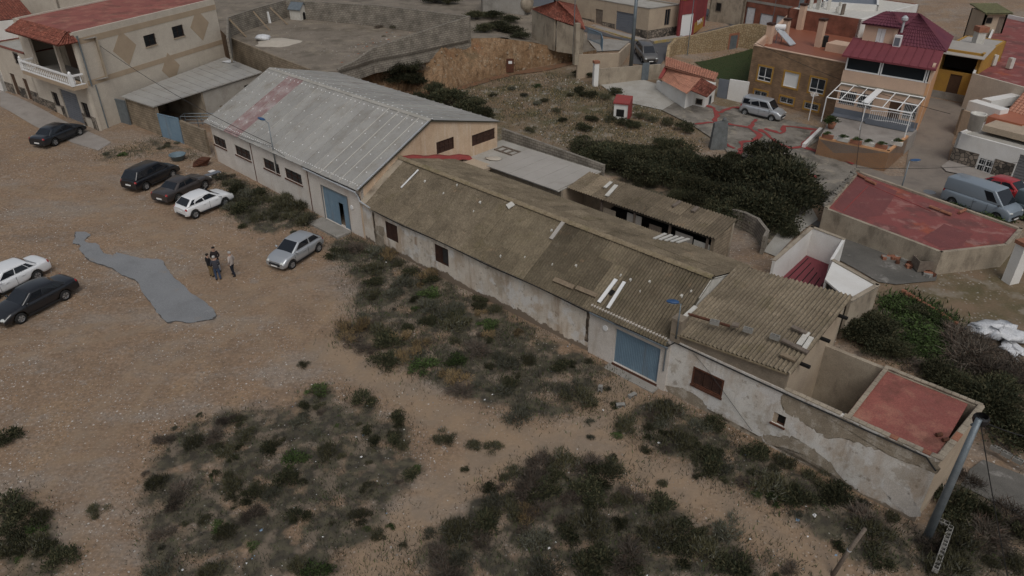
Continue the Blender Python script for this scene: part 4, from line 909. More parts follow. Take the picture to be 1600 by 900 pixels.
# white building and low white house at the far left edge
wa, wb_ = P(-60, 118, 2.2), P(7, 141, 2.1)
bldg('white_house', 'low white house at the end of the row beyond the cream house', quadpoly(wa, wb_, 7), 2.1, 5.0, 'plaster_paint', 'concrete_light', .2)
tq = quadpoly(P(-60, 55, 4.6), P(58, 40, 4.6), 6); tr = thing('tiled_house', 'house with shallow red tiled roof behind the cream houses', 'house', (tq[0].x+4, tq[0].y+2, 2.5))
for i in range(4): f_ = Fr(tq[i], tq[(i+1) % 4]); wall(tr, f_, 0, f_.L, 1.5, 5.6, M['plaster_paint'])
tileroof(tr, 'roof', Vector((tq[0].x, tq[0].y, 5.6)), Vector((tq[1].x, tq[1].y, 5.6)), Vector((tq[2].x, tq[2].y, 7.2)), Vector((tq[3].x, tq[3].y, 7.2)), 'tile_red')
bh_, bf_, _ = bldg('tall_white_house', 'tall white rendered house rising behind the tiled roof', quadpoly(P(-80, 30, 4.2), P(90, 6, 4.2), 10), 3.2, 10.5, 'plaster_paint', 'concrete_light', .3)
bg_, bgf, bgr = bldg('terrace_house', 'grey flat roofed house with iron railing behind the balcony house', quadpoly(P(92, 14, 6), P(235, -10, 6), 9), 3, 7.6, 'plaster_cream', 'concrete', .15)
mb = MB(); fr_ = bgf[0]; rail(mb, [fr_.p(.2, 7.6, -.1), fr_.p(fr_.L-.2, 7.6, -.1)], 1.0, .35, .02); mb.build('railing', M['metal_grey'], bg_)
sheet_w('concrete_apron', [V2(P(*p, 2)) for p in ((160,205),(170,210),(150,222),(110,212),(55,190),(0,165),(0,140),(60,165))], 'pavement', .03)
# ------------------------------------------------------------------ block shed with flat roof, yard and gate
SZ0 = 1.2; s_a, s_b = P(207, 196, SZ0), P(254, 213, SZ0); sz = zat(s_a, 151)
s_c, s_d = V2(P(405, 113, sz+.1)), V2(P(350, 90, sz+.1))
spoly = [V2(s_a), V2(s_b), s_c, s_d]
shd = thing('block_shed', 'tan block shed with broad grey flat sheet roof beside the cream house', 'shed', (*(sum(spoly, Vector())/4).xy, SZ0))
Fsh = Fr(spoly[0], spoly[1]); wall(shd, Fsh, 0, Fsh.L, .2, sz-.05, M['block_tan'])
Fy = Fr(spoly[1], spoly[2]); wall(shd, Fy, 5.2, Fy.L, .2, sz-.1, M['concrete_light'], [(10.2, 10.9, sz-1.5, sz-.7)]); Fx = Fr(spoly[2], spoly[3]); wall(shd, Fx, 0, Fx.L, 0, sz-.1, M['block_tan']); Fz = Fr(spoly[3], spoly[0]); wall(shd, Fz, 0, Fz.L, 0, sz-.1, M['block_tan'])
mb = MB(); fbox(mb, Fy, 5.0, 5.2, .2, sz-.1, -5, 0); mb.build('inner_wall', M['plaster_dirty'], shd)
cc_ = sum(spoly, Vector())/4; mb = MB(); mb.prism([p+(p-cc_).normalized()*.3+Vector((0, 0, sz)) for p in spoly], .1); srf = mb.build('roof', M['sheet_grey'], shd)
n = 13; q = [p+(p-cc_).normalized()*.3+Vector((0, 0, sz+.1)) for p in spoly]
for k in range(1, n):
    a, b = q[0].lerp(q[3], k/n), q[1].lerp(q[2], k/n); d = (q[3]-q[0]).normalized()*.05; mb = MB(); mb.obox(a, b-a, d, (0, 0, .03)); mb.build('roof_seam', M['sheet_grey'], srf)
y_a, y_b, y_c = V2(s_b), V2(P(288, 223, 1.1)), V2(P(327, 243, .7))
gt = thing('yard_gate', 'pale blue sheet metal yard gate between two tan block walls', 'gate', (*((y_a+y_b)/2).xy, SZ0)); Fg = Fr(y_a, y_b)
for k in range(2): mb = MB(); a = .05+(Fg.L-.1)*k/2; fbox(mb, Fg, a, a+(Fg.L-.1)/2-.02, .9, 3.3, -.05, 0); ring(mb, Fg, (a, a+(Fg.L-.1)/2-.02, .9, 3.3), .08, 0.001, .03); mb.build('gate_leaf', M['blue_door'], gt)
yw = thing('yard_wall', 'tan block wall running from the blue gate to the hall corner', 'wall', (*((y_b+y_c)/2).xy, .8)); Fyw = Fr(y_b, y_c); wall(yw, Fyw, 0, Fyw.L, .0, 3.1, M['block_tan'], zt1=2.9)
mb = MB(); fr_ = Fr(V2(P(186, 190, 1.4)), V2(P(205, 196, 1.3))); fbox(mb, fr_, 0, fr_.L, .9, 3.6, -.08, 0); ring(mb, fr_, (0, fr_.L, .9, 3.6), .09, .001, .05); one(mb, 'metal_door', M['galv'], 'grey metal gate closing the gap between cream house and block shed', 'gate')
# steel rack in the yard
mb = MB(); c0 = (V2(P(300, 205, 1.0))+V2(s_c))*.5
for a, b in (((0,0),(3,0)), ((0,.9),(3,.9)), ((0,0),(0,.9)), ((3,0),(3,.9))):
    for z in (1.0, 1.6, 2.2): mb.tube([c0+Vector((a[0]-3, a[1]-4, z)), c0+Vector((b[0]-3, b[1]-4, z))], .04, 4)
for a in ((0,0),(3,0),(0,.9),(3,.9),(1.5,0),(1.5,.9)): mb.tube([c0+Vector((a[0]-3, a[1]-4, .8)), c0+Vector((a[0]-3, a[1]-4, 2.2))], .04, 4)
one(mb, 'steel_rack', M['galv'], 'grey painted steel rack standing in the shed yard', 'rack')
# ------------------------------------------------------------------ walled yard on the plateau
FZ = PLZ
mb = MB(); mb.prism([Vector((P(*p).x, P(*p).y, FZ-.3)) for p in ((357,58,5.75),(482,108,5.45),(528,108,5.4),(556,95,5.7),(582,76,6.3),(640,56,6.9),(735,25,7.7),(590,8,7.6),(447,0,7.2),(357,27,7.2))], .33); tag(mb.build('yard_floor', M['yard_floor']), kind='structure')
def pwall(name, label, pts, mt, th=.2, z0=None):
    """wall through (px,py,ztop) points"""
    W = [P(*p) for p in pts]; c = sum((V2(w) for w in W), Vector())/len(W); r = thing(name, label, 'wall', (c.x, c.y, (z0 if z0 is not None else FZ)))
    for a, b in zip(W, W[1:]): f = Fr(a, b); wall(r, f, 0, f.L, (z0 if z0 is not None else FZ)-.3, a.z, M[mt], zt1=b.z, th=th)
    return r
pwall('yard_block_wall', 'brown weathered block wall between shed roof and walled yard', [(357,58,5.75), (430,88,5.65), (482,108,5.45)], 'block_tan', z0=2.5)
pwall('yard_side_wall', 'whitewashed block wall propped by timbers along the yard side', [(357,60,7.2), (357,27,7.2), (400,13,7.2), (447,0,7.2)], 'block_wall')
pwall('yard_long_wall', 'stepped grey block wall along the yard above the earth cut', [(528,108,5.4), (556,95,5.7), (582,76,6.3), (640,56,6.9), (735,25,7.7)], 'block_wall', z0=4.2)
pwall('yard_back_wall', 'grey block wall closing the far end of the yard', [(735,25,7.7), (590,8,7.6), (447,0,7.2)], 'block_wall')
dk = P(468, 30, FZ); dh = thing('dog_house', 'small white hut with blue pitched roof standing in the walled yard', 'dog house', dk, R(-25))
mb = MB(); w_, d_, h_ = .8, .7, 1.3
mb.hexa([(-w_,-d_,0),(w_,-d_,0),(w_,d_,0),(-w_,d_,0),(-w_,-d_,h_),(w_,-d_,h_),(w_,d_,h_),(-w_,d_,h_)]); mb.poly([(w_,-d_,h_),(w_,d_,h_),(w_,0,h_+.6)]); mb.poly([(-w_,d_,h_),(-w_,-d_,h_),(-w_,0,h_+.6)]); mb.build('wall', M['off_white'], dh, local=True)
mb = MB()
for sg in (-1, 1): mb.hexa([(-w_-.15, sg*(d_+.15), h_-.12), (w_+.15, sg*(d_+.15), h_-.12), (w_+.15, 0, h_+.62), (-w_-.15, 0, h_+.62), (-w_-.15, sg*(d_+.15), h_-.05), (w_+.15, sg*(d_+.15), h_-.05), (w_+.15, 0, h_+.7), (-w_-.15, 0, h_+.7)])
mb.build('roof', M['galv'], dh, local=True)
mb = MB(); pts = [(w_+.01, -.25, 0), (w_+.01, .25, 0), (w_+.01, .25, .7), (w_+.01, .12, .9), (w_+.01, -.12, .9), (w_+.01, -.25, .7)]; mb.poly(pts); mb.build('doorway', M['dark'], dh, local=True)
for a, b, l in (((358,30,7.0),(385,58,FZ),'thick grey timber prop beside the yard corner next to the house'), ((396,18,7.0),(422,48,FZ),'pale timber prop next to the white board in the yard'), ((422,12,7.0),(450,39,FZ),'pale timber prop between the white board and the dog house'), ((478,2,7.2),(501,23,FZ),'timber prop against the far wall beyond the dog house')):
    A_, B_ = P(*a), P(*b); one(MB().tube([B_, A_], .12, 4), 'timber_prop', M['wood'], l, 'timber', 'timber props in the walled yard')
c = P(432, 67, FZ); mb = MB(); rows = []
for i in range(7):
    r = [2.9, 2.4, 1.9, 1.3, .8, .35, 0.01][i]; rows.append([c+Vector((r*math.cos(a)*.95*(1+.16*math.sin(a*3+1)+.08*math.sin(a*7)), r*math.sin(a)*(1+.14*math.cos(a*2+.5)+.07*math.sin(a*5)), -.03+[0, .06, .11, .2, .25, .3, .32][i])) for a in np.linspace(0, 2*math.pi, 21)[:-1]])
one(mb.grid(rows, 0, True), 'sand_heap', M['sand'], 'low heap of pale sand in the walled yard', 'sand heap', smooth=True)
def blob(c, rx, ry, rz, seed, mt, name, label, cat, n=10, m=7, k=.25, group=None):
    rr = random.Random(seed); c = Vector(c); rows = []; ph = [rr.uniform(0, 6.3) for _ in range(6)]
    for i in range(m+1):
        th = math.pi*i/m; row = []
        for j in range(n):
            a = 2*math.pi*j/n; q = 1+k*math.sin(2*a+ph[0]+th*2)*.6+k*math.sin(3*a+ph[1]-th*3)*.5+rr.uniform(-k, k)*.5
            row.append(c+Vector((rx*q*math.sin(th)*math.cos(a), ry*q*math.sin(th)*math.sin(a), rz*(1-math.cos(th))*.5*(1+rr.uniform(-k, k)*.3))))
        rows.append(row)
    return one(MB().grid(rows, 0, True), name, M[mt], label, cat, group, smooth=True)
blob(P(412, 64, FZ), .9, .6, .7, 4, 'white_plastic', 'rubble_sack', 'crumpled white sack beside the sand heap', 'sack')
mb = MB(); c = P(417, 36, FZ); mb.obox(c, (.5, -.3, 0), (.1, .15, 0), (-.15, .1, 1.3)); one(mb, 'white_board', M['white_paint'], 'white board leaning near the yard side wall', 'board')
for a, b in (((575,22),(640,38)), ((590,26),(630,42)), ((600,24),(632,34))): one(MB().tube([P(*a, FZ+.1), P(*b, FZ+.15)], .09, 4), 'steel_beam', M['rust'], 'rusty beam lying in the walled yard rubble', 'beam', 'rusty beams in the walled yard')
# ------------------------------------------------------------------ buildings along the back street
def at4(x, y): return (900+x/4, y/4)
# tan house
tz = 3.1; c1_ = P(1011, 61, tz); c0_ = P(872, 21, tz+.9); c2_ = P(1058, 53, tz); ttop = zat(c1_, 14)
tp = [V2(c0_), V2(c1_), V2(c2_), V2(c2_)+(V2(c0_)-V2(c1_)).normalized()*20]
Ft, Ft2 = Fr(tp[0], tp[1]), Fr(tp[1], tp[2])
th = {0: [cwin(Ft, 936, 23, 1.25, 2.4), cwin(Ft, 976, 36, 2.9, 2.9)], 1: [cwin(Ft2, 1043, 27, .9, 1.9)]}
th[0][0] = (*th[0][0][:2], tz+.1, tz+2.4); th[0][1] = (*th[0][1][:2], tz-.1, tz+2.6)
tan, tfr, trf = bldg('tan_street_house', 'tan single-storey house with dark stone base and grey garage door', tp, tz, ttop, 'plaster_tan', 'concrete_light', .1, th, base={0, 1}, bh=.95, coping='concrete')
mb = MB(); fbox(mb, Ft, *th[0][0], -.15, -.1); mb.build('door', M['wood_grey'], tan)
mb = MB()
for k in range(12): z = th[0][1][2]+.225*k; fbox(mb, Ft, th[0][1][0], th[0][1][1], z, z+.2, -.15, -.1)
mb.build('garage_door', M['shutter_grey'], tan); window(tan, Ft2, th[1][0], 'wood_grey', 'glass_dark', .12, 1)
mb = MB(); c = (tp[0]+tp[2])/2+Vector((0, 0, ttop)); mb.obox(c+Vector((-3, 2, -.1)), (5, -.8, 0), (.4, 4, 0), (0, 0, .9)); mb.build('roof_step', M['concrete'], trf)
# red house
rz0 = 3.2; ra, rb, rc_ = P(1058, 57, rz0), P(1083, 53, rz0), P(1099, 40, rz0+.1); rt = zat(ra, -12)
rp = [V2(ra), V2(rb), V2(rc_), V2(rc_)+V2(ra)-V2(rb)]; Frh = Fr(rp[0], rp[1]); rh_ = {0: [(.3, Frh.L-.3, rz0-.1, rz0+2.5)]}
red, rfr, _ = bldg('red_street_house', 'dark red house with white garage door and yellow trim', rp, rz0, rt, 'plaster_red', 'concrete', .3, rh_)
mb = MB(); fbox(mb, Frh, *rh_[0][0], -.12, -.06); mb.build('garage_door', M['white_paint'], red)
for i in (0, 1): mb = MB(); fbox(mb, rfr[i], 0, rfr[i].L, rz0+4.2, rz0+4.5, .0, .08); mb.build('cornice', M['plaster_ochre'], red)
mb = MB(); fbox(mb, rfr[1], .1, rfr[1].L-.1, rz0, rz0+1.3, 0, .03); mb.build('plinth', M['plaster_ochre'], red)
# graffiti scrawl on the plinth
mb = MB(); f_ = rfr[1]; pts = [f_.p(.25*f_.L+f_.L*.5*t, rz0+1.1+.22*math.sin(t*31)+.12*math.cos(t*17), .045) for t in np.linspace(0, 1, 40)]; mb.tube(pts, .035, 4); mb.build('graffiti', M['white_paint'], red)
# ruin and red brick building, white terrace behind
rp2 = quadpoly(P(1106, 30, 3.6), P(1158, 40, 3.4), 8); rn, rnf, _ = bldg('ruined_house', 'crumbling tan rendered house between red house and brick building', rp2, 3.5, 8.2, 'plaster_dirty', 'concrete', .6)
window(rn, rnf[0], cwin(rnf[0], 1123, 11, .8, 1.1), 'wood_grey', 'dark', -.02, 0)
bp = quadpoly(P(1160, 40, 3.3), P(1250, 62, 3.0), 9); Fbp = Fr(bp[0], bp[1]); bhs = {0: [cwin(Fbp, 1172, 26, 1.3, 2.3), cwin(Fbp, 1197, 33, 1.9, 1.7), cwin(Fbp, 1220, 36, 1.5, 1.7)]}
bb_, bbf, bbr = bldg('brick_shell', 'unfinished red brick building with sheeted windows and concrete floor edge', bp, 3.2, 7.6, 'brick_red', 'concrete_light', .1, bhs)
for h in bhs[0]: mb = MB(); fbox(mb, Fbp, *h, -.12, -.08); w = mb.build('window', M['white_plastic'], bb_); f = MB(); ring(f, Fbp, h, .07, -.07, -.02); f.build('frame', M['galv'], w)
mb = MB(); fbox(mb, Fbp, 0, Fbp.L, 6.3, 6.6, 0, .03); mb.build('floor_edge', M['concrete'], bb_)
wp = quadpoly(P(1232, 14, 7.3), P(1345, 32, 7.3), 14); wt, wtf, wtr = bldg('white_terrace_block', 'brick block with pale roof terrace and clutter behind the brick house', wp, 3.4, 7.4, 'brick_red', 'off_white', .06, wms={1: 'plaster_paint'})
for k in range(7):
    mb = MB(); q = wp[0].lerp(wp[1], .08+.1*k)+(wp[3]-wp[0])*rnd.uniform(.08, .3)+Vector((0, 0, 7.35)); h = rnd.uniform(.5, 1.5); mb.box(q+Vector((0, 0, h/2)), (rnd.uniform(.15, .8), .15, h), rnd.uniform(0, 3)); mb.build('roof_clutter', M[rnd.choice(['galv', 'wood_grey', 'off_white'])], wtr)
dp = quadpoly(P(1285, 8, 7.6), P(1372, 14, 7.6), 10); bldg('grey_roof_block', 'dark grey flat roofed block behind the purple tiled house', dp, 4, 8.0, 'plaster_paint', 'shutter_grey', .5)
# tiled ruin on the plateau edge
ap = P(871, 2, 8.6); k1, k2, k3, k4 = P(830, 14, 7.2), P(868, 31, 6.9), P(914, 46, 6.3), P(900, 8, 7.2)
tru = thing('tiled_ruin', 'small ruined house with broken red hipped tile roof above the street', 'house', (ap.x, ap.y, FZ))
for a, b in ((k1, k2), (k2, k3)): f_ = Fr(a, b); wall(tru, f_, .2, f_.L-.2, 3.5, a.z-.1, M['plaster_dirty'], zt1=b.z-.1)
tileroof(tru, 'roof', k1, k2, ap.lerp(k2, .02), ap.lerp(k1, .02), 'tile_red'); tileroof(tru, 'roof', k2, k3, ap.lerp(k3, .02), ap.lerp(k2, .02), 'tile_red'); tileroof(tru, 'roof', k3, k4, ap.lerp(k4, .02), ap.lerp(k3, .02), 'tile_red')
mb = MB(); q = P(900, 84, 4.6); mb.box((q.x, q.y, 5.6), (.5, .5, 4.2), .4); mb.build('pier', M['plaster_dirty'], tru)
f_ = Fr(P(898, 60, 5.0), P(912, 58, 5.0)); mb = MB(); fbox(mb, f_, 0, f_.L*.55, 3.2, 5.9, -.1, 0); mb.build('white_wall', M['plaster_paint'], tru)
bldg('garage_block', 'grey rendered block with dark shutter at the hill top', quadpoly(P(752, 14, 5.6), P(822, 16, 5.6), 8), FZ, 8.4, 'concrete', 'concrete_light', .2)
bl_, blf, _ = bldg('navy_house', 'dark blue fronted house behind the tiled ruin', quadpoly(P(812, 4, 5.6), P(868, 4, 5.6), 8), FZ, 9.0, 'shutter_grey', 'concrete', .2)
blob(P(823, 20, FZ), .9, .9, 2.2, 9, 'plaster_dirty', 'clay_oven', 'lumpy tan clay oven beside the tiled ruin', 'oven', k=.12)
W_l = [P(*p) for p in ((903,86,4.2), (968,83,3.9), (985,67,3.9))]; lw = thing('low_wall', 'low rendered wall of the yard beside the street bend', 'wall', (*W_l[1].xy, 2.5))
for a, b in zip(W_l, W_l[1:]): f_ = Fr(a, b); wall(lw, f_, 0, f_.L, 1., a.z, M['plaster_tan'], zt1=b.z)
sheet('yard_slab', [(905,84),(968,80),(984,66),(950,62),(905,66)], 'concrete', .12)
gt2 = thing('railing_gate', 'light blue railing gate of the small yard by the street', 'gate', P(930, 66, 3.4))
mb = MB(); a, b, c = P(918, 62, 3.9), P(938, 70, 3.9), P(941, 80, 3.8); rail(mb, [a, b], 1.3, .18, .03); mb.build('railing', M['blue_door'], gt2); mb = MB(); rail(mb, [b, c], 1.3, .18, .03); mb.build('gate_leaf', M['blue_door'], gt2)
# streets
sheet('road', [(865,26),(905,38),(960,57),(1008,66),(1058,60),(1110,47),(1142,40),(1105,26),(1090,20),(1100,12),(1160,38),(1150,46),(1060,66),(1048,82),(1030,104),(985,100),(988,70),(970,62),(920,52),(860,38)], 'asphalt', .06)
mb = MB()
for off, mt, h, nm in ((0, 'pavement', .14, 'pavement'),):
    A_ = [P(872, 24, tz+.85), P(1011, 63.5, tz+.02), P(1060, 56, tz+.02)]; pts0 = []; 
    o_ = MB()
    for a, b in zip(A_, A_[1:]):
        d = (V2(b)-V2(a)).normalized(); nn = Vector((d.y, -d.x, 0))*1.2; o_.obox(a-nn*.05+Vector((0, 0, -.3)), b-a, nn, (0, 0, .44)); 
    tag(o_.build('pavement', M['pavement']), kind='structure')
    o_ = MB()
    for a, b in zip(A_, A_[1:]):
        d = (V2(b)-V2(a)).normalized(); nn = Vector((d.y, -d.x, 0)); o_.obox(a+nn*1.141+Vector((0, 0, -.3)), b-a, nn*.16, (0, 0, .45))
    mat('kerb_yellow', (.42,.3,.08), (.3,.26,.18), 1.2); tag(o_.build('kerb', M['kerb_yellow']), kind='structure')
# rubble retaining wall round the lawn
sw_pts = [(1045,94,2.6),(1049,70,3.9),(1060,61,4.3),(1110,50,4.7),(1160,38,5.1),(1185,38,5.2),(1210,43,5.0)]
stw = thing('rubble_wall', 'tall tan rubble stone retaining wall with a metal door above the lawn', 'wall', P(1110, 80, 1.8)); Ws = [P(*p) for p in sw_pts]; u = 0
for a, b in zip(Ws, Ws[1:]):
    f_ = Fr(a, b); wall(stw, f_, 0, f_.L, .8, a.z, M['rubble_tan'], zt1=b.z, th=.4)
f_ = Fr(Ws[3], Ws[4]); dd = f_.px(1160, 66); mb = MB(); fbox(mb, f_, f_.L-1.6, f_.L-.5, 1.5, 3.9, 0, .05); d_ = mb.build('door', M['galv'], stw); mb = MB(); ring(mb, f_, (f_.L-1.85, f_.L-.25, 1.3, 4.2), .25, -.0, .04); mb.build('frame', M['terracotta'], d_)
sheet('lawn', [(1085,98),(1100,96),(1165,80),(1182,74),(1170,135),(1122,124)], 'lawn', .08)
# small tiled house with concrete yard
hz = 1.2
sm = thing('tiled_cottage', 'small white cottage with patched tan and red tiled roofs', 'house', P(1085, 160, hz))
q = [P(*at4(700, 590), 2.2), P(*at4(815, 665), 1.2), P(*at4(858, 630), 1.2)]
cA, cB, cC = P(*at4(705, 645), 1.3), P(*at4(800, 668), 1.2), P(*at4(860, 628), 1.2)
for a, b in ((cA, cB), (cB, cC)): f_ = Fr(a, b); wall(sm, f_, 0, f_.L, .5, 3.0, M['plaster_paint'])
f_ = Fr(cA, cB); window(sm, f_, cwin(f_, *at4(770, 635), .7, .6), 'wood_grey', 'dark', -.02, 0); f_ = Fr(cB, cC); window(sm, f_, cwin(f_, *at4(835, 630), .5, 1.0), 'galv', 'dark', -.02, 0)
zr = 3.0
def R4(pts, mt, nm='roof', **kw): tileroof(sm, nm, *[P(*at4(x, y), z) for x, y, z in pts], mt, **kw)
R4([(715, 565, zr), (815, 607, zr), (880, 540, zr+1.1), (785, 488, zr+1.1)], 'tile_red')
R4([(515, 490, zr-.2), (690, 585, zr-.2), (785, 485, zr+1.1), (562, 410, zr+1.1)], 'tile_pink')
R4([(555, 415, zr+1.2), (865, 505, zr+1.2), (890, 460, zr+1.5), (560, 355, zr+1.5)], 'tile_pink')
mb = MB(); mb.prism([V2(P(*at4(x, y), 2.8))+Vector((0, 0, .5)) for x, y in ((540, 495), (690, 575), (865, 510), (570, 425))], 2.2); mb.build('wall', M['plaster_paint'], sm)
for x0, y0, x1, y1 in ((515, 490, 560, 410),): mb = MB(); a, b = P(*at4(x0, y0), zr+.1 if y0 > 470 else zr+.7), P(*at4(x1, y1), zr+1.2 if y1 < 420 else zr+.6); mb.obox(a, b-a, (.35, 0, 0), (0, 0, .12)); mb.build('red_flashing', M['red_paint'], sm)
mb = MB(); a, b = P(*at4(515, 500), 2.3), P(*at4(665, 580), 2.3); mb.obox(a+Vector((0, 0, -1.2)), b-a, (-.25, -.4, 0), (0, 0, 1.2)); mb.build('white_ledge', M['plaster_paint'], sm)
gw_ = thing('white_garden_wall', 'white garden wall between cottage and brick house', 'wall', P(1145, 158, .9)); f_ = Fr(P(1121, 152, 1.1), P(1165, 161, 1.0)); wall(gw_, f_, 1.0, f_.L, .3, zat(P(1140, 156, 1), 124), M['plaster_paint'])
mb = MB(); fbox(mb, f_, -.1, .95, .9, 3.0, -.1, 0); mb.build('door', M['shutter_grey'], gw_)
sheet('concrete_yard', [(935,131),(1000,124),(1072,147),(1068,153),(1035,173),(985,162),(950,142)], 'concrete_light', .08)
yw2 = thing('yard_wall_rendered', 'pale rendered wall with capped pillar and grey door behind the concrete yard', 'wall', P(970, 128, 1.7)); f_ = Fr(P(934, 131, 1.75), P(1030, 124, 1.7)); wall(yw2, f_, 0, f_.L, .8, 3.3, M['plaster_dirty'])
mb = MB(); fbox(mb, f_, -.5, .0, 1., 3.9, -.4, .1); mb.build('pillar', M['plaster_paint'], yw2); mb = MB(); fbox(mb, f_, -.55, .05, 3.91, 4.15, -.45, .15); mb.build('pillar_cap', M['terracotta'], yw2)
mb = MB(); u = f_.px(1002, 120)[0]; fbox(mb, f_, u, u+.8, 1.4, 3.6, .01, .08); mb.build('door', M['galv'], yw2)
# red meter hut
hq = G(972, 184); hut = thing('meter_hut', 'small white hut with sloping red painted cap on the waste ground', 'hut', hq, R(-20))
mb = MB(); mb.hexa([(-.75,-.5,-.2),(.6,-.5,-.2),(.6,.6,-.2),(-.75,.6,-.2),(-.75,-.5,1.5),(.6,-.5,1.5),(.6,.6,1.7),(-.75,.6,1.7)]); mb.build('wall', M['plaster_paint'], hut, local=True)
mb = MB(); mb.hexa([(-.85,-.6,1.45),(.7,-.6,1.45),(.75,.7,1.85),(-.85,.7,1.85),(-.85,-.6,1.6),(.7,-.6,1.6),(.75,.7,2.0),(-.85,.7,2.0)]); mb.hexa([(.61,-.6,-.1),(.75,-.6,-.1),(.78,.7,-.1),(.61,.7,-.1),(.61,-.6,1.45),(.72,-.6,1.45),(.75,.7,1.85),(.61,.7,1.85)]); mb.build('red_cap', M['red_paint'], hut, local=True)
mb = MB(); mb.obox((-.5, -.52, .25), (.75, 0, 0), (0, .01, 0), (0, 0, .7)); mb.build('opening', M['dark'], hut, local=True)
# ------------------------------------------------------------------ rock garden with red painted joints
sheet('rock_slab', [(1035,174),(1074,150),(1120,166),(1175,176),(1300,205),(1262,232),(1337,264),(1288,326),(1262,300),(1252,262),(1140,244),(1128,228),(1080,196)], 'rock_slab', .1, sub=.8)
def z8(x, y): return (800+x/3.2, 180+y/3.2)
ribs = [[(870,-95),(920,-60),(1010,-30),(1025,5),(1010,40),(915,50)], [(1025,-5),(1105,-35),(1150,-30)], [(1010,42),(1110,55),(1190,70),(1240,108),(1220,130),(1145,145),(1150,190),(1110,212)], [(1190,70),(1215,25)], [(1060,145),(1110,175)], [(1240,78),(1330,150),(1390,168),(1335,190),(1312,175)], [(1390,172),(1450,162),(1530,78)], [(1262,75),(1345,98),(1365,60),(1530,78)], [(1450,162),(1540,195),(1640,225),(1715,252)], [(1455,302),(1530,315)]]
rg = MB()
for k, rb_ in enumerate(ribs):
    pts = [G(*z8(*p)) for p in rb_]; dn = []
    for a, b in zip(pts, pts[1:]): n = max(2, int((b-a).length/.5)); dn += [a.lerp(b, i/n) for i in range(n)]
    dn.append(pts[-1]); L_, R_ = [], []
    for i, p in enumerate(dn):
        t = (dn[min(i+1, len(dn)-1)]-dn[max(i-1, 0)]); nn = Vector((-t.y, t.x, 0)).normalized()*rnd.uniform(.09, .3); c = p+Vector((rnd.uniform(-.12, .12), rnd.uniform(-.12, .12), 0))
        for L, q in ((L_, c+nn), (R_, c-nn)): L.append(Vector((q.x, q.y, terr(q.x, q.y)+.135)))
    rg.grid([L_, R_])
tag(rg.build('painted_joint', M['red_paint']), kind='structure')
mq = G(1121, 231); mono = MB(); mono.hexa([(-.75,-.45,-.3),(.75,-.4,-.3),(.7,.4,-.3),(-.7,.4,-.3),(-.62,-.3,2.3),(.5,-.3,2.5),(.5,.25,2.45),(-.6,.25,2.25)]); mono.lathe((.25, 0, 2.4), [(.18, 0), (.2, .15), (.12, .3), (0, .36)], 8)
for i, v in enumerate(mono.v): mono.v[i] = (v[0]+mq.x, v[1]+mq.y, v[2]+mq.z)
one(mono, 'standing_stone', M['stone_blue'], 'upright grey stone slab standing beside the red jointed paving', 'stone')
# retaining wall painted white at the slab's street corner
f_ = Fr(P(1256, 240, .2), P(1283, 212, .3)); rw = thing('white_retaining_wall', 'white corner retaining wall below the red jointed paving', 'wall', f_.p(1, .2)); wall(rw, f_, 0, f_.L, -.3, 1.05, M['plaster_paint'], th=.3)
# ------------------------------------------------------------------ brown brick house
bz = .8; q0 = P(1164, 153, bz); q1 = P(1306, 192, bz-.2); bt = zat(q0, 71)
qb = V2(P(1239, 17, bt)); bpoly = [V2(q0), V2(q1), V2(q1)+qb-V2(q0), qb]; Fbr = Fr(bpoly[0], bpoly[1])
ups = [cwin(Fbr, x, y, 1.5, 1.45) for x, y in ((1195, 116), (1236, 125), (1277, 133))]; los = [cwin(Fbr, x, y, 1.45, .62) for x, y in ((1188, 148), (1229, 157), (1268, 165))]
zu = sum(h[2] for h in ups)/3; zl = sum(h[2] for h in los)/3; ups = [(h[0], h[1], zu, zu+1.4) for h in ups]; los = [(h[0], h[1], zl, zl+.6) for h in los]
br, bfr, brf = bldg('brick_house', 'brown brick house with ochre window surrounds and tiled roof terrace', bpoly, bz, bt, 'brick_brown', 'terracotta_tiles', .75, {0: ups+los}, coping='plaster_peach')
for i, h in enumerate(ups):
    if i == 1: w = window(br, Fbr, h, 'white_paint', 'shutter_white', .08, 0, trim='plaster_ochre', tw=.16)
    else: w = window(br, Fbr, h, 'white_paint', 'glass_dark', .1, 1, 0, trim='plaster_ochre', tw=.16); mb = MB(); fbox(mb, Fbr, h[0]+.05, h[1]-.05, h[2]+.36, h[2]+.42, -.1, -.04); mb.build('transom', M['white_paint'], w)
for h in los: window(br, Fbr, h, 'white_paint', 'glass_dark', .1, 1, 0, 6, 'metal_grey', trim='plaster_ochre', tw=.16)
fz_ = bt-.75
for i, fr_ in enumerate(bfr): mb = MB(); fbox(mb, fr_, .15, fr_.L-.15, fz_, bt, -.3, -.222); mb.build('parapet', M['plaster_peach'], br)
for x, y, h, w_ in ((1200, 68, 1.9, .6), (1225, 62, 2.0, .55), (1249, 46, 2.6, .6), (1278, 73, 2.6, .6)):
    c = P(x, y, fz_); mb = MB(); mb.box(c+Vector((0, 0, h/2)), (w_, w_, h), math.atan2(Fbr.d.y, Fbr.d.x)); ch = mb.build('chimney', M['plaster_peach'], brf); mb = MB(); mb.box(c+Vector((0, 0, h+.12)), (w_+.12, w_+.12, .2), math.atan2(Fbr.d.y, Fbr.d.x)); mb.build('cap', M['brown_wood'], ch)
c = P(1216, 67, fz_); sol = thing('solar_heater', 'solar water heater with white tank on the tiled roof terrace', 'solar heater', c)
mb = MB(); mb.tube([c+Vector((-.6, .3, 1.6)), c+Vector((.5, .1, 1.6))], .28, 10); mb.build('tank', M['white_paint'], sol)
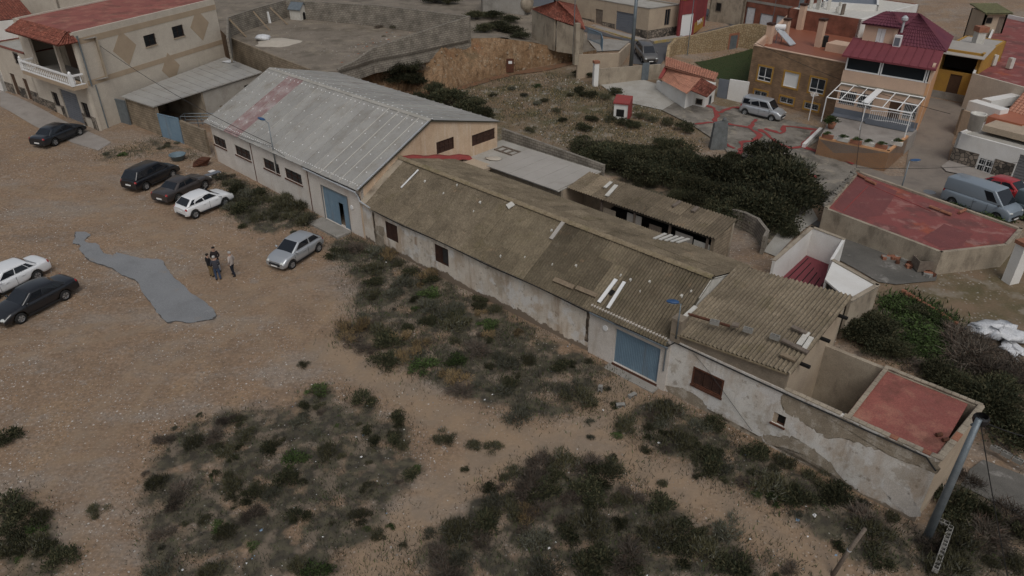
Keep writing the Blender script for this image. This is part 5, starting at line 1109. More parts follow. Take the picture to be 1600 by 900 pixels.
mb = MB(); d = Vector((1.6, -2.0, 0)).normalized(); s_ = Vector((d.y, -d.x, 0)); a = c+Vector((-.2, .1, 1.4)); mb.obox(a-s_*.55, s_*1.1, d*2.0+Vector((0, 0, -1.3)), (0, 0, .08)); mb.build('collector', M['galv_light'], sol)
mb = MB()
for k in (-.5, .5): MB().tube([c+s_*k, c+s_*k+Vector((0, 0, 1.5))], .04, 5).build('stand_leg', M['galv'], sol)
mb = MB(); c = P(1287, 73, fz_); mb.tube([c, c+Vector((0, 0, 1.1))], .3, 12); one(mb, 'roof_drum', M['black'], 'black drum beside a chimney on the tiled terrace', 'drum')
mb = MB(); c = P(1312, 80, fz_); mb.box(c+Vector((0, 0, .4)), (2.2, 2.0, .8), math.atan2(Fbr.d.y, Fbr.d.x)); mb.build('stair_head', M['plaster_peach'], brf)
# ------------------------------------------------------------------ orange house with purple tiled roof
oz = 2.1; o0 = P(1302, 176, oz); o1 = P(1432, 202, oz); ot = zat(o1, 127); 
od = (V2(o1)-V2(o0)).normalized(); on = Vector((-od.y, od.x, 0)); OD = 11.
on = (V2(P(1481, 60, 9.))-V2(P(1458, 114, 8.2))).normalized()
class FrS(Fr):
    def p(s, u, z, o=0.): q = s.o+s.d*u+(s.n*o if o > -.6 else on*(-o)); q.z = z; return q
opoly = [V2(o0), V2(o1), V2(o1)+on*OD, V2(o0)+on*OD]; Fo = FrS(opoly[0], opoly[1]); ot = (Fo.px(1316, 108)[1]+Fo.px(1440, 130)[1])/2
wins = [cwin(Fo, 1322, 160, 1.5, 1.4), cwin(Fo, 1350, 166, 1.3, 1.4), (Fo.px(1395, 180)[0]-.5, Fo.px(1395, 180)[0]+.5, oz, oz+2.1), cwin(Fo, 1420, 180, 1.1, 1.4)]
wins = [wins[0][:2]+(oz+.9, oz+2.2), wins[1][:2]+(oz+.9, oz+2.2), wins[2], wins[3][:2]+(oz+.7, oz+2.1)]
og, ofr, orf = bldg('orange_house', 'orange house with maroon sheet roof, purple tiled tower and white pergola', opoly, oz, ot, 'plaster_orange', 'concrete', .1, {0: wins}, wms={0: 'plaster_peach'})
for i, h in enumerate(wins):
    if i == 2: mb = MB(); fbox(mb, Fo, *h, -.14, -.09); mb.build('door', M['brown_door'], og)
    else: window(og, Fo, h, 'brown_door', 'glass_dark', .14, 1, 0, 9, 'white_paint')
mb = MB(); fbox(mb, Fo, 0.02, Fo.L-.02, oz-.8, oz+.55, 0, .03); mb.build('plinth', M['shutter_grey'], og)
mb = MB(); fbox(mb, Fo, .02, Fo.L-.02, oz+2.55, oz+2.95, 0, .025); mb.build('grey_band', M['plaster_dirty'], og)
gz0, gz1 = ot+.02, ot+1.25; mb = MB(); fbox(mb, Fo, .1, Fo.L-.1, gz0, gz1, -.16, -.12); gl = mb.build('glazing', M['glass_dark'], og)
for a, b in ((.1, Fo.L*.42), (Fo.L*.43, Fo.L*.93), (Fo.L*.94, Fo.L-.1)): mb = MB(); ring(mb, Fo, (a, b, gz0, gz1), .1, -.115, -.02); mb.build('frame', M['white_paint'], gl)
for k, (a, b) in enumerate(((.3, .8),)): mb = MB(); c = Fo.p(Fo.L*.76, gz0+.1, -.5); mb.box(c, (3, .5, .5), math.atan2(od.y, od.x)); mb.build('blue_sofa', M['blue_plastic'], gl)
for i in (1, 3): wall(og, ofr[i], 0, 5, ot+.002, gz1+.3, M['plaster_peach'])
# maroon sheet roof panels
e_l, e_r = Fo.p(-.3, gz1+.05, .35), Fo.p(Fo.L+.2, gz1+.05, .35); r_l, r_r = Fo.p(-.3, gz1+.8, -4.0), Fo.p(Fo.L+.2, gz1+.8, -4.0); n = 11
mb = MB(); mb.hexa([e_l-Vector((0,0,.12)), e_r-Vector((0,0,.12)), r_r-Vector((0,0,.12)), r_l-Vector((0,0,.12)), e_l, e_r, r_r, r_l]); mrf = mb.build('sheet_roof', M['roof_maroon'], og)
for k in range(n):
    a, b, c, d = e_l.lerp(e_r, k/n), e_l.lerp(e_r, (k+1)/n-.006), r_l.lerp(r_r, (k+1)/n-.006), r_l.lerp(r_r, k/n); up = Vector((0, 0, .03)); mb = MB(); mb.hexa([a, b, c, d, a+up, b+up, c+up, d+up]); x = (b-a).normalized()*.06; mb.hexa([a+up, a+x+up, d+x+up, d+up, a+up*2.5, a+x+up*2.5, d+x+up*2.5, d+up*2.5]); mb.build('roof_panel', M['roof_maroon'], mrf)
# purple tiled hip
hz_ = gz1+.75; hp = [Fo.p(Fo.L*.42, hz_, -3.7), Fo.p(Fo.L+.4, hz_, -3.7), Fo.p(Fo.L+.4, hz_, -10.5), Fo.p(.2, hz_, -10.5), Fo.p(.2, hz_, -6.)]; apx = Fo.p(Fo.L*.6, hz_+2.2, -7.4); apl = Fo.p(Fo.L*.2, hz_+1.9, -8.2)
tileroof(og, 'tile_roof', hp[0], hp[1], apx.lerp(hp[1], .02), apx.lerp(hp[0], .02), 'roof_purple', .3, .06); tileroof(og, 'tile_roof', hp[1], hp[2], apx.lerp(hp[2], .02), apx.lerp(hp[1], .02), 'roof_purple', .3, .06); tileroof(og, 'tile_roof', hp[2], hp[3], apl, apx, 'roof_purple', .3, .06); tileroof(og, 'tile_roof', hp[4], hp[0], apx, apl, 'roof_purple', .3, .06)
mb = MB(); mb.prism([Fo.p(.3, ot, -4), Fo.p(Fo.L, ot, -4), Fo.p(Fo.L, ot, -10.3), Fo.p(.3, ot, -10.3)], hz_-ot-.12); mb.build('upper_wall', M['plaster_orange'], og)
tw0, tw1 = Fo.L*.07, Fo.L*.45; Ftw = Fr(Fo.p(tw0, 0, -3.6), Fo.p(tw1, 0, -3.6)); tz0, tz1 = hz_-.4, hz_+1.5
wall(og, Ftw, 0, Ftw.L, tz0-.6, tz1, M['plaster_peach'], [(Ftw.L*.42, Ftw.L*.68, tz0+.35, tz0+1.6)], name='tower_wall'); wall(og, Fr(Fo.p(tw1, 0, -3.6), Fo.p(tw1, 0, -6.6)), 0, 3, tz0-.6, tz1, M['plaster_peach'], name='tower_wall'); wall(og, Fr(Fo.p(tw0, 0, -6.6), Fo.p(tw0, 0, -3.6)), 0, 3, tz0-.6, tz1, M['plaster_orange'], name='tower_wall')
shutter_leafs(og, Ftw, (Ftw.L*.42, Ftw.L*.68, tz0+.35, tz0+1.6), 2, 'white_paint')
t = [Ftw.p(-.3, tz1, .35), Ftw.p(Ftw.L+.3, tz1, .35), Ftw.p(Ftw.L+.3, tz1, -3.3), Ftw.p(-.3, tz1, -3.3)]; a, b = Ftw.p(1.0, tz1+.85, -1.5), Ftw.p(Ftw.L-1.0, tz1+.85, -1.5)
tileroof(og, 'tower_roof', t[0], t[1], b, a, 'roof_purple', .3, .06); tileroof(og, 'tower_roof', t[1], t[2], b+Fo.n*-.1, b, 'roof_purple', .3, .06); tileroof(og, 'tower_roof', t[3], t[0], a, a+Fo.n*-.1, 'roof_purple', .3, .06)
mb = MB(); fbox(mb, Ftw, Ftw.L+.05, Ftw.L+.65, tz0+.2, tz0+1.3, .1, .45); ac = mb.build('air_conditioner', M['white_paint'], og); mb = MB(); fbox(mb, Ftw, Ftw.L+.12, Ftw.L+.58, tz0+.4, tz0+1.1, .451, .46); mb.build('grille', M['shutter_grey'], ac)
c = Ftw.p(Ftw.L+.4, tz1+.5, 0); mb = MB(); mb.tube([c-Vector((0,0,.9)), c], .1, 8); mb.lathe(c, [(.12, 0), (.28, .15), (.28, .35), (.12, .5), (0, .55)], 10); mb.build('vent', M['galv_light'], og)
# porch terrace, retaining wall, pergola
pz = 2.1; ft = [P(1280, 214, pz+.12), P(1390, 236, pz+.12), P(1420, 212, pz+.12)]
pc = [V2(ft[0]), V2(ft[1]), V2(ft[2]), V2(o1)+od*.1, V2(o0)]
po = thing('porch_terrace', 'orange walled porch terrace with planters below the white pergola', 'terrace', (*pc[1].xy, .4))
for i in (0, 1): f_ = Fr(pc[i], pc[i+1]); wall(po, f_, 0, f_.L, -.6, pz+.12, M['plaster_orange'])
mb = MB(); mb.prism([Vector((p.x, p.y, -.2)) for p in pc], pz+.15); mb.build('floor', M['pavement'], po)
pg = thing('pergola', 'white metal pergola frame over the porch of the orange house', 'pergola', Fo.p(Fo.L/2, pz, 2.))
def pb(pts, name, r=.045): MB().tube(pts, r, 4).build(name, M['white_paint'], pg)
pa, pbk = (1.7, 3.1), 3.2
zf, zb3 = oz+2.2, oz+2.75; pdp = 3.3; nb_ = 7
for k in range(nb_): u = .1+(Fo.L-.2)*k/(nb_-1); pb([Fo.p(u, zf, pdp), Fo.p(u, zb3, .05)], 'rafter')
for o_, z in ((pdp, zf), (1.7, (zf+zb3)/2), (.05, zb3)): pb([Fo.p(.1, z, o_), Fo.p(Fo.L-.1, z, o_)], 'beam', .06)
for u in (.1, Fo.L*.48, Fo.L-.1): pb([Fo.p(u, pz, pdp), Fo.p(u, zf, pdp)], 'post', .05)
mb = MB(); a, b = Fo.p(Fo.L*.42, zf+.1, 3.2), Fo.p(Fo.L*.45, zb3+.1, .2); mb.obox(a, b-a, Fo.d*.55, (0, 0, .05)); mb.build('white_sheet', M['white_paint'], pg)
rl = thing('porch_railing', 'white railing beside the porch steps of the orange house', 'railing', Fo.p(Fo.L*.6, pz, 1.2)); mb = MB(); rail(mb, [Fo.p(Fo.L*.48, pz+.3, 1.2), Fo.p(Fo.L*.72, pz+.5, 1.2), Fo.p(Fo.L*.95, pz+.5, 1.2)], .9, .16, .02); mb.build('bars', M['white_paint'], rl)
st = thing('porch_steps', 'dark grey raised porch platform in front of the orange house', 'steps', Fo.p(Fo.L*.5, pz, .6)); mb = MB(); fbox(mb, Fo, .05, Fo.L-.05, pz, oz+.02, .035, .9); fbox(mb, Fo, Fo.L*.45, Fo.L*.95, pz, pz+.45, .9, 1.3); mb.build('platform', M['shutter_grey'], st)
# ------------------------------------------------------------------ right edge of the village
sheet('side_street', [(1440,150),(1512,165),(1496,195),(1484,235),(1478,262),(1520,275),(1600,300),(1640,330),(1600,345),(1480,330),(1400,300),(1345,272),(1290,238),(1285,232),(1390,276),(1412,276),(1424,215),(1434,190)], 'street_concrete', .05, sub=1.5)
yz = 1.6; y0, y1 = P(1449, 148, yz), P(1512, 160, yz); yt = zat(y0, 78)+.2; yp = quadpoly(y0, y1, 8); Fyh = Fr(yp[0], yp[1]); dl_ = (.3, Fyh.L-.3, yt-2.0, yt-.5)
yh, yfr, yrf = bldg('ochre_house', 'narrow ochre house with dark open loggia and grey sheet awning', yp, yz, yt, 'plaster_ochre', 'flat_grey', .05, {0: [dl_, (Fyh.L*.4, Fyh.L*.4+1.1, yz+.3, yz+2.4)]})
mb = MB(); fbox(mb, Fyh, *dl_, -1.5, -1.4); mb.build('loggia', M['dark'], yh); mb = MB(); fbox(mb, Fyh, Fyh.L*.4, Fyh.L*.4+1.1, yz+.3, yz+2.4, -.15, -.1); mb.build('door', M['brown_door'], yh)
mb = MB(); fbox(mb, Fyh, 0, Fyh.L, yz-.6, yz+.6, 0, .03); mb.build('plinth', M['concrete'], yh)
mb = MB(); a, b = Fyh.p(-.3, yt-.4, .6), Fyh.p(Fyh.L+.3, yt-.4, .6); mb.obox(a, b-a, -Fyh.n*3.2+Vector((0, 0, .7)), (0, 0, .06)); mb.build('awning', M['flat_grey'], yh)
c = Fyh.p(Fyh.L*.55, yt+.3, -4); mb = MB(); mb.box(c+Vector((0, 0, .4)), (.8, .8, 1.2), 0); ch = mb.build('chimney', M['off_white'], yrf); mb = MB(); mb.box(c+Vector((0, 0, 1.2)), (1.0, 1.0, .5), 0); mb.build('cap', M['terracotta'], ch)
rx = [P(1517, 122, 4.3), P(1640, 156, 4.3)]; rpoly_ = [V2(rx[0]), V2(rx[1]), V2(P(1720, 60, 4.3)), V2(P(1560, 25, 4.3))]
rr_, rrf, rrr = bldg('red_terrace_house', 'white house with broad red waterproofed roof terrace', rpoly_, 1.8, 4.75, 'plaster_paint', 'roof_red', .45, wms={0: 'plaster_cream'})
for x, y in ((1551, 100), (1577, 105)): c = P(x, y, 4.5); mb = MB(); mb.box(c+Vector((0, 0, .4)), (.45, .45, 1.0), .3); mb.build('vent_stack', M['off_white'], rrr)
hp_ = quadpoly(P(1534, 44, 4.9), P(1568, 44, 4.9), 3.2); hh, hf, _ = bldg('roof_hut', 'small rendered hut with green corrugated roof on the red terrace', hp_, 4.35, 6.6, 'plaster_tan', 'concrete', .1, cat='hut')
window(hh, hf[0], cwin(hf[0], 1545, 32, .8, .7), 'wood_grey', 'dark', -.02, 0); mb = MB(); fbox(mb, hf[0], hf[0].L*.65, hf[0].L*.9, 4.3, 6.2, 0, .03); mb.build('door', M['wood_grey'], hh)
mat('green_sheet', (.2,.2,.1), (.15,.14,.08), 2, fine=.3); tileroof(hh, 'sheet_roof', hf[0].p(-.3, 6.62, .5), hf[0].p(hf[0].L+.3, 6.62, .5), hf[0].p(hf[0].L+.3, 7.1, -3.4), hf[0].p(-.3, 7.1, -3.4), 'green_sheet', .3, .06)
# white house with rubble base
wz = .7; w0, w1 = P(1484, 248, wz), P(1620, 296, wz-.4); wt_ = zat(w0, 207); wpl = quadpoly(w0, w1, 6.0); Fw = Fr(wpl[0], wpl[1])
wnd = [cwin(Fw, 1538, 259, 1.15, 1.15), (Fw.px(1590, 270)[0]-.3, Fw.px(1590, 270)[0]+2.2, wz-.2, wz+1.9)]
wh, wfr, wrf = bldg('white_rubble_house', 'white house with dark rubble base and barred white window on the side street', wpl, wz, wt_, 'plaster_paint', 'concrete_light', .25, {0: wnd}, base={0}, bh=1.0)
window(wh, Fw, wnd[0], 'white_paint', 'glass_dark', .1, 1, 1, 6, 'white_paint'); mb = MB()
for k in range(9): fbox(mb, Fw, wnd[1][0], wnd[1][1], wz-.2+.23*k, wz-.2+.23*k+.2, -.15, -.1)
mb.build('garage_door', M['metal_grey'], wh)
sheet('side_pavement', [(1470,262),(1484,251),(1620,300),(1620,307),(1520,278),(1478,270)], 'pavement', .14)
mb = MB(); q = [Fw.p(1.0, wt_+.05, -1.8), Fw.p(6.2, wt_+.05, -1.8), Fw.p(6.2, wt_+.05, -4.4), Fw.p(1.0, wt_+.05, -4.4)]
mb.prism([q[0], q[1], q[2], q[3]], .5); mb.build('upper_terrace', M['plaster_tan'], wrf)
mb = MB(); mb.prism([Fw.p(.3, wt_-.1, -4.), Fw.p(3., wt_-.1, -4.), Fw.p(3., wt_-.1, -7.4), Fw.p(.3, wt_-.1, -7.4)], .8); mb.build('tiled_step', M['tile_floor'], wrf)
c = P(1521, 203, wt_+.75); mb = MB(); mb.lathe(c, [(.0, 0), (.48, .0), (.56, 1.25), (.6, 1.27), (.6, 1.36), (.5, 1.36), (.45, 1.2), (0, 1.2)], 16); one(mb, 'water_tub', M['off_white'], 'white round water tub on the tiled roof step', 'tub', smooth=True)
uz = 2.9; u0, u1 = P(1500, 178, uz), P(1640, 222, uz); upl = quadpoly(u0, u1, 7); uh, uf, ur = bldg('pink_tile_house', 'house with weathered pink tiled roof and white box gutter behind the water tub', upl, .6, 3.3, 'plaster_tan', 'concrete_light', .3)
tileroof(uh, 'tile_roof', uf[0].p(3.0, 3.3, -1.0), uf[0].p(9.6, 3.3, -1.0), uf[0].p(9.6, 4.9, -6.5), uf[0].p(1.2, 4.9, -6.5), 'tile_pink', .3, .06)
mb = MB(); fbox(mb, uf[0], .2, 3.2, 3.2, 4.1, -1.4, -.3); mb.build('white_box', M['plaster_paint'], uh); mb = MB(); fbox(mb, uf[0], .0, .9, 3.2, 4.0, -6.8, -2.4); mb.build('white_box', M['plaster_paint'], uh)
mb = MB(); a, b = Fw.p(4.5, wt_+.1, -3.5), Fw.p(8.2, wt_+.1, -3.2); mb.tube([a, b], .18, 8); mb.tube([Fw.p(6.5, wt_+.1, -2.2), Fw.p(6.5, wt_+1.2, -2.2)], .13, 8); mb.build('duct', M['galv_light'], wrf)
mb = MB(); mb.obox(Fw.p(7.4, wt_+.1, -1.0), Fw.d*3, -Fw.n*2, (0, 0, .9)); mb.build('white_cover', M['white_paint'], wrf)
mb = MB(); mb.obox(P(1575, 128, 3.6), (4, -1.2, 0), (.6, 2.2, 0), (0, 0, .08)); mb.box(P(1590, 135, 2.2)+Vector((0, 0, .4)), (5, 2.4, 2.2), R(-17)); one(mb, 'lean_to', M['galv_light'], 'white sheet covered lean-to beside the red terrace house', 'lean-to')
# ------------------------------------------------------------------ red roofed building in the middle right
rz = 2.45; rpx = [(1287,327),(1471,397),(1575,385),(1598,359),(1339,268)]; rpo = [V2(P(*p, rz)) for p in rpx]
rb, rbf, rbr = bldg('red_roof_store', 'low building with broad patched red roof beside the side street', rpo, .9, rz+.1, 'plaster_dirty', 'roof_red', .14, pt=.12)
for k in range(9):
    a, b = rpo[4].lerp(rpo[0], k/9), rpo[4].lerp(rpo[0], (k+.9)/9)
    for j in range(3): mb = MB(); q = a.lerp(b, j/3)+Vector((rnd.uniform(-.1, .1), rnd.uniform(-.1, .1), rz+.1)); mb.box(q+Vector((0, 0, .09)), (.28, .25, .2), rnd.uniform(0, 3)); mb.build('coping_stone', M['rock_slab'], rb)
for (x0, y0), (x1, y1) in (((1337,272),(1352,280)), ((1353,282),(1368,289)), ((1452,324),(1468,330)), ((1470,331),(1486,337)), ((1498,334),(1508,329))): a, b = P(x0, y0, rz+.02), P(x1, y1, rz+.02); one(MB().tube([a+Vector((0, 0, .08)), b+Vector((0, 0, .08))], .1, 6), 'roof_tile', M['terracotta'], 'loose terracotta channel tile lying on the red roof', 'tile', 'loose tiles on the red roof')
# white patio house
wzz = 2.9; wq = [P(*p, wzz) for p in ((1207,407),(1330,471),(1374,446),(1302,406),(1321,374),(1268,354))]
wpx = thing('white_patio_house', 'small white house with open patio and maroon tiled floor', 'house', (*wq[2].xy, .4))
a_, b_, c_, d_, e_, f__ = [V2(p) for p in wq]
for p, q, z1 in ((b_, c_, wzz), (c_, d_, wzz), (d_, e_, wzz), (e_, f__, wzz), (f__, a_, wzz)):
    f_ = Fr(p, q); wall(wpx, f_, 0, f_.L, -.2, z1, M['plaster_dirty' if p is b_ else 'plaster_paint'], th=.16)
g_ = V2(P(1289, 436, wzz)); f_ = Fr(d_, g_); wall(wpx, f_, 0, f_.L, .0, wzz, M['plaster_paint'], th=.12)
mb = MB(); mb.prism([Vector((p.x, p.y, wzz-.12)) for p in (g_, b_, c_, d_)], .1); mb.build('roof', M['plaster_paint'], wpx)
mb = MB(); mb.prism([Vector((p.x, p.y, .9)) for p in (a_, g_, d_, e_, f__)], .1); pf = mb.build('patio_floor', M['roof_maroon'], wpx)
dkv = (g_-a_).normalized()
for k in range(1, 7): mb = MB(); p0 = a_.lerp(g_, k/7)+Vector((0, 0, 1.0)); q0_ = f__.lerp(d_, k/7)+Vector((0, 0, 1.0)); mb.obox(p0, q0_-p0, dkv*.05, (0, 0, .02)); mb.build('joint', M['dark'], pf)
for p, q in ((b_, c_), (c_, d_), (f__, a_), (e_, f__)): f_ = Fr(p, q); mb = MB(); mb.obox(f_.p(0, wzz+.004, .05), f_.d*f_.L, -f_.n*.24, (0, 0, .05)); mb.build('coping', M['plaster_dirty'], wpx)
sheet('concrete_roof_slab', [(1275,346),(1466,420),(1462,440),(1400,446),(1372,442),(1304,404),(1322,374),(1268,352)], 'concrete_dark', .07)
sheet('concrete_path', [(1262,312),(1278,344),(1240,372),(1212,402),(1192,394),(1225,352)], 'concrete_light', .07)
lw2 = thing('curved_block_wall', 'dark curved block wall at the end of the back lane', 'wall', G(1170, 370)); Wc = [G(*p) for p in ((1192,398),(1197,388),(1182,368),(1160,357),(1142,352))]
for a, b in zip(Wc, Wc[1:]): f_ = Fr(a, b); wall(lw2, f_, 0, f_.L, -.3, a.z+1.3, M['block_wall'], zt1=b.z+1.3)

for px_, nm in (([(1302,322),(1342,274),(1402,299),(1378,336),(1335,343)], 'roof_patch'), ([(1440,372),(1475,350),(1520,366),(1500,386),(1470,388)], 'roof_patch')):
    bm = bmesh.new(); off = rootloc(rb); f = bm.faces.new([bm.verts.new(P(*p, rz-.03)-off) for p in rough_edge(px_, 5, 1.2)]); bmesh.ops.triangulate(bm, faces=[f]); bmesh.ops.recalc_face_normals(bm, faces=bm.faces[:]); me = bpy.data.meshes.new(nm); bm.to_mesh(me); bm.free(); me.materials.append(M['roof_red_dark']); o = bpy.data.objects.new(nm, me); col.objects.link(o); o.parent = rb
for a, b in (((1352,286),(1455,330)), ((1318,330),(1356,291))):
    A_, B_ = P(*a, rz-.03), P(*b, rz-.03); d = B_-A_; s_ = Vector((-d.y, d.x, 0)).normalized()*.03; mb = MB(); mb.hexa([A_-s_, A_+s_, B_+s_, B_-s_]+[q+Vector((0, 0, .02)) for q in (A_-s_, A_+s_, B_+s_, B_-s_)]); mb.build('roof_joint', M['red_paint'], rb)
# ------------------------------------------------------------------ cars
def paint(name, c, rough=.35, metal=0.): return mat(name, c, None, fine=0, bump=0, rough=rough, metal=metal, spec=.5, coat=.6)
paint('paint_white', (.72,.73,.74)); paint('paint_silver', (.42,.44,.46), .35, .45); paint('paint_black', (.008,.009,.012), .3); paint('paint_brown', (.055,.047,.045), .35, .3)
paint('paint_navy', (.01,.014,.02), .3); paint('paint_vanblue', (.2,.24,.28), .5); paint('paint_red', (.35,.015,.02)); paint('paint_grey', (.13,.125,.12), .35, .4); paint('paint_vandark', (.11,.145,.16), .5)
mat('car_glass', (.012,.015,.02), None, fine=0, bump=0, rough=.06, spec=.6); mat('tyre', (.02,.02,.02), None, fine=.2, bump=0, rough=.85); mat('rim', (.36,.37,.38), None, fine=0, bump=0, rough=.35, metal=.6)
mat('lamp_clear', (.5,.52,.5), None, fine=0, bump=0, rough=.15, spec=.6); mat('lamp_red', (.3,.012,.012), None, fine=0, bump=0, rough=.2, spec=.6); mat('trim_black', (.02,.02,.021), None, fine=0, bump=0, rough=.6)
def ell(mb, c, r, n=10, m=6, mi=0):
    rows = [[(c[0]+r[0]*math.sin(math.pi*i/m)*math.cos(2*math.pi*j/n), c[1]+r[1]*math.sin(math.pi*i/m)*math.sin(2*math.pi*j/n), c[2]-r[2]*math.cos(math.pi*i/m)) for j in range(n)] for i in range(m+1)]
    mb.grid(rows, mi, True); return mb
def wheel_meshes(r, w=.2):
    t = MB(); prof = [(r*.62, -w/2), (r*.93, -w/2), (r, -w*.35), (r, w*.35), (r*.93, w/2), (r*.62, w/2)]; n = 20
    t.grid([[(a*math.cos(2*math.pi*k/n), y, a*math.sin(2*math.pi*k/n)) for k in range(n)] for a, y in prof], 0, True)
    d = MB(); d.grid([[(a*math.cos(2*math.pi*k/n), y, a*math.sin(2*math.pi*k/n)) for k in range(n)] for a, y in ((r*.64, w*.42), (r*.56, w*.4), (r*.54, w*.2), (0.001, w*.18))], 0, True)
    d.grid([[(a*math.cos(2*math.pi*k/n), y, a*math.sin(2*math.pi*k/n)) for k in range(n)] for a, y in ((r*.64, -w*.4), (.001, -w*.35))], 0, True)
    s = MB()
    for k in range(5):
        a = 2*math.pi*k/5; u, v = Vector((math.cos(a), 0, math.sin(a))), Vector((-math.sin(a), 0, math.cos(a))); y0, y1 = Vector((0, w*.22, 0)), Vector((0, w*.44, 0))
        s.hexa([u*.02-v*.05*1.2+y0, u*.02+v*.06+y0, u*r*.6+v*.045+y0, u*r*.6-v*.045+y0, u*.02-v*.06+y1, u*.02+v*.06+y1, u*r*.6+v*.04+y1, u*r*.6-v*.04+y1])
    s.grid([[(a*math.cos(2*math.pi*k/n), y, a*math.sin(2*math.pi*k/n)) for k in range(n)] for a, y in ((r*.63, w*.43), (r*.57, w*.46), (r*.53, w*.4))], 0, True)
    return t.mesh('tyre', M['tyre'], smooth=True), d.mesh('wheel', M['trim_black']), s.mesh('rim', M['rim'])
WM = {}
CT = {  # L, W, H, belt, rear overhang, front overhang, rear-glass base from rear, rear-glass top from rear, roof front from front, cowl from front, deck z, nose z, side panes, wheel r
 'hatch5': (3.98, 1.7, 1.46, .97, .64, .86, .12, .72, 1.85, .98, .92, .68, [(.05, .2), (.23, .5), (.53, .9)], .31),
 'hatch3': (3.84, 1.66, 1.44, .95, .6, .78, .12, .7, 1.78, .95, .9, .7, [(.07, .4), (.45, .9)], .3),
 'sedan': (4.68, 1.81, 1.45, .95, 1.02, .94, .62, 1.25, 1.98, 1.22, .99, .66, [(.09, .2), (.22, .53), (.56, .9)], .33),
 'coupe': (4.6, 1.8, 1.4, .94, 1.0, .95, .8, 1.5, 2.05, 1.25, .97, .68, [(.12, .42), (.46, .9)], .33),
 'mpv': (4.42, 1.8, 1.64, 1.02, .85, .9, .08, .55, 1.75, .88, .98, .74, [(.05, .26), (.29, .56), (.59, .9)], .32),
 'minivan': (4.14, 1.74, 1.8, 1.05, .6, .85, .03, .14, 1.5, .85, 1.0, .8, [(.05, .3), (.33, .6), (.63, .9)], .31),
 'van': (5.1, 1.92, 2.15, 1.2, .95, .9, .02, .08, 1.5, .62, 1.2, .95, [(.76, .92)], .34)}
def car(name, label, cat, typ, pm, rear, front, side=None, group=None, z=None, curtain=False):
    L, W, H, belt, ro, fo, gb, gt_, rf, cw, deck, nose, panes, wr = CT[typ]
    A_, B_ = (G(*rear), G(*front)); h = Vector((B_.x-A_.x, B_.y-A_.y, 0)).normalized(); nn = Vector((-h.y, h.x, 0)); mid = (A_+B_)/2
    if side is None: side = 1 if nn.dot(Vector((mid.x, mid.y, 0))) > 0 else -1
    xr, xf = -L/2+ro, L/2-fo; c = mid+nn*side*(W/2-.1)-h*((xr+xf)/2); c.z = terr(c.x, c.y)
    slope = math.atan2(terr(B_.x, B_.y)-terr(A_.x, A_.y), (B_-A_).length)
    o = thing(name, label, cat, c, math.atan2(h.y, h.x), group); o.rotation_euler = (0, -slope, math.atan2(h.y, h.x))
    xs = sorted({-L/2, -L/2+.06, -L/2+.22, L/2-.06, L/2-.25, 0, L/2-cw, (xr+xf)/2+.5, *[a+d for a in (xr, xf) for d in (-.44, -.38, -.3, -.16, 0, .16, .3, .38, .44)]})
    xs = [x for x in xs if -L/2 <= x <= L/2]
    def top(x):
        pts = [(-L/2, deck-.1), (-L/2+.12, deck), (-L/2+max(gb, .2)+.1, max(deck, belt)), (L/2-cw, belt+.01), (L/2-cw*.45, (belt+nose)/2+.06), (L/2-.12, nose), (L/2, nose-.1)]
        for (a, b), (c_, d) in zip(pts, pts[1:]):
            if a <= x <= c_: return b+(d-b)*(x-a)/((c_-a) or 1)
        return nose
    rows = []
    for x in xs:
        e = abs(x)/(L/2); hw = W/2*(1-.13*e**5); zt = top(x); zb = .2+.12*max(0, e-.85)/.15
        for a in (xr, xf):
            d = abs(x-a)
            if d < .39: zb = max(zb, wr+math.sqrt(max(0, (wr+.07)**2-d*d))-.0)
            elif d < .45: zb = max(zb, .24)
        zb = min(zb, zt-.16); z2 = max(.34, zb+.03); z3 = max(.58, zb+.06); z3 = min(z3, zt-.12)
        half = [(0, zb), (hw*.9, zb), (hw*.985, z2), (hw, z3), (hw*.985, zt-.09), (hw*.9, zt), (hw*.45, zt+.03), (0, zt+.035)]
        rows.append([(x, y, z_) for y, z_ in half]+[(x, -y, z_) for y, z_ in half[-2:0:-1]])
    mb = MB().grid(rows, 0, True); mb.poly(rows[0]); mb.poly(rows[-1][::-1])
    body = mb.build('body', M[pm], o, smooth=True, local=True); ss = body.modifiers.new('s', 'SUBSURF'); ss.levels = ss.render_levels = 1
    wb_, wr_ = W/2*.9, W/2*(.72 if typ not in ('van', 'minivan') else .83); zb0 = belt-.04
    B0, B1, T1, T0 = (-L/2+gb, wb_, zb0), (L/2-cw, wb_*.97, zb0), (L/2-rf, wr_, H-.03), (-L/2+gt_, wr_*.97, H-.075)
    mir = lambda p: (p[0], -p[1], p[2])
    g = MB(); midT = ((T0[0]+T1[0])/2, wr_*1.01, H-.005)
    roofrow = lambda p: [(p[0], p[1], p[2]), (p[0], p[1]*.5, p[2]+.035), (p[0], 0, p[2]+.045), (p[0], -p[1]*.5, p[2]+.035), (p[0], -p[1], p[2])]
    g.grid([roofrow(T0), roofrow(midT), roofrow(T1)]); 
    g.poly([B0, B1, T1, midT, T0]); g.poly([mir(T0), mir(midT), mir(T1), mir(B1), mir(B0)]); g.poly([B1, mir(B1)]+roofrow(T1)[::-1]); g.poly([mir(B0), B0]+roofrow(T0)); g.poly([B0, mir(B0), mir(B1), B1])
    gh = g.build('roof', M[pm], o, local=True)
    bm = bmesh.new(); bm.from_mesh(gh.data); bmesh.ops.remove_doubles(bm, verts=bm.verts[:], dist=.001); bmesh.ops.recalc_face_normals(bm, faces=bm.faces[:]); bm.to_mesh(gh.data); bm.free()
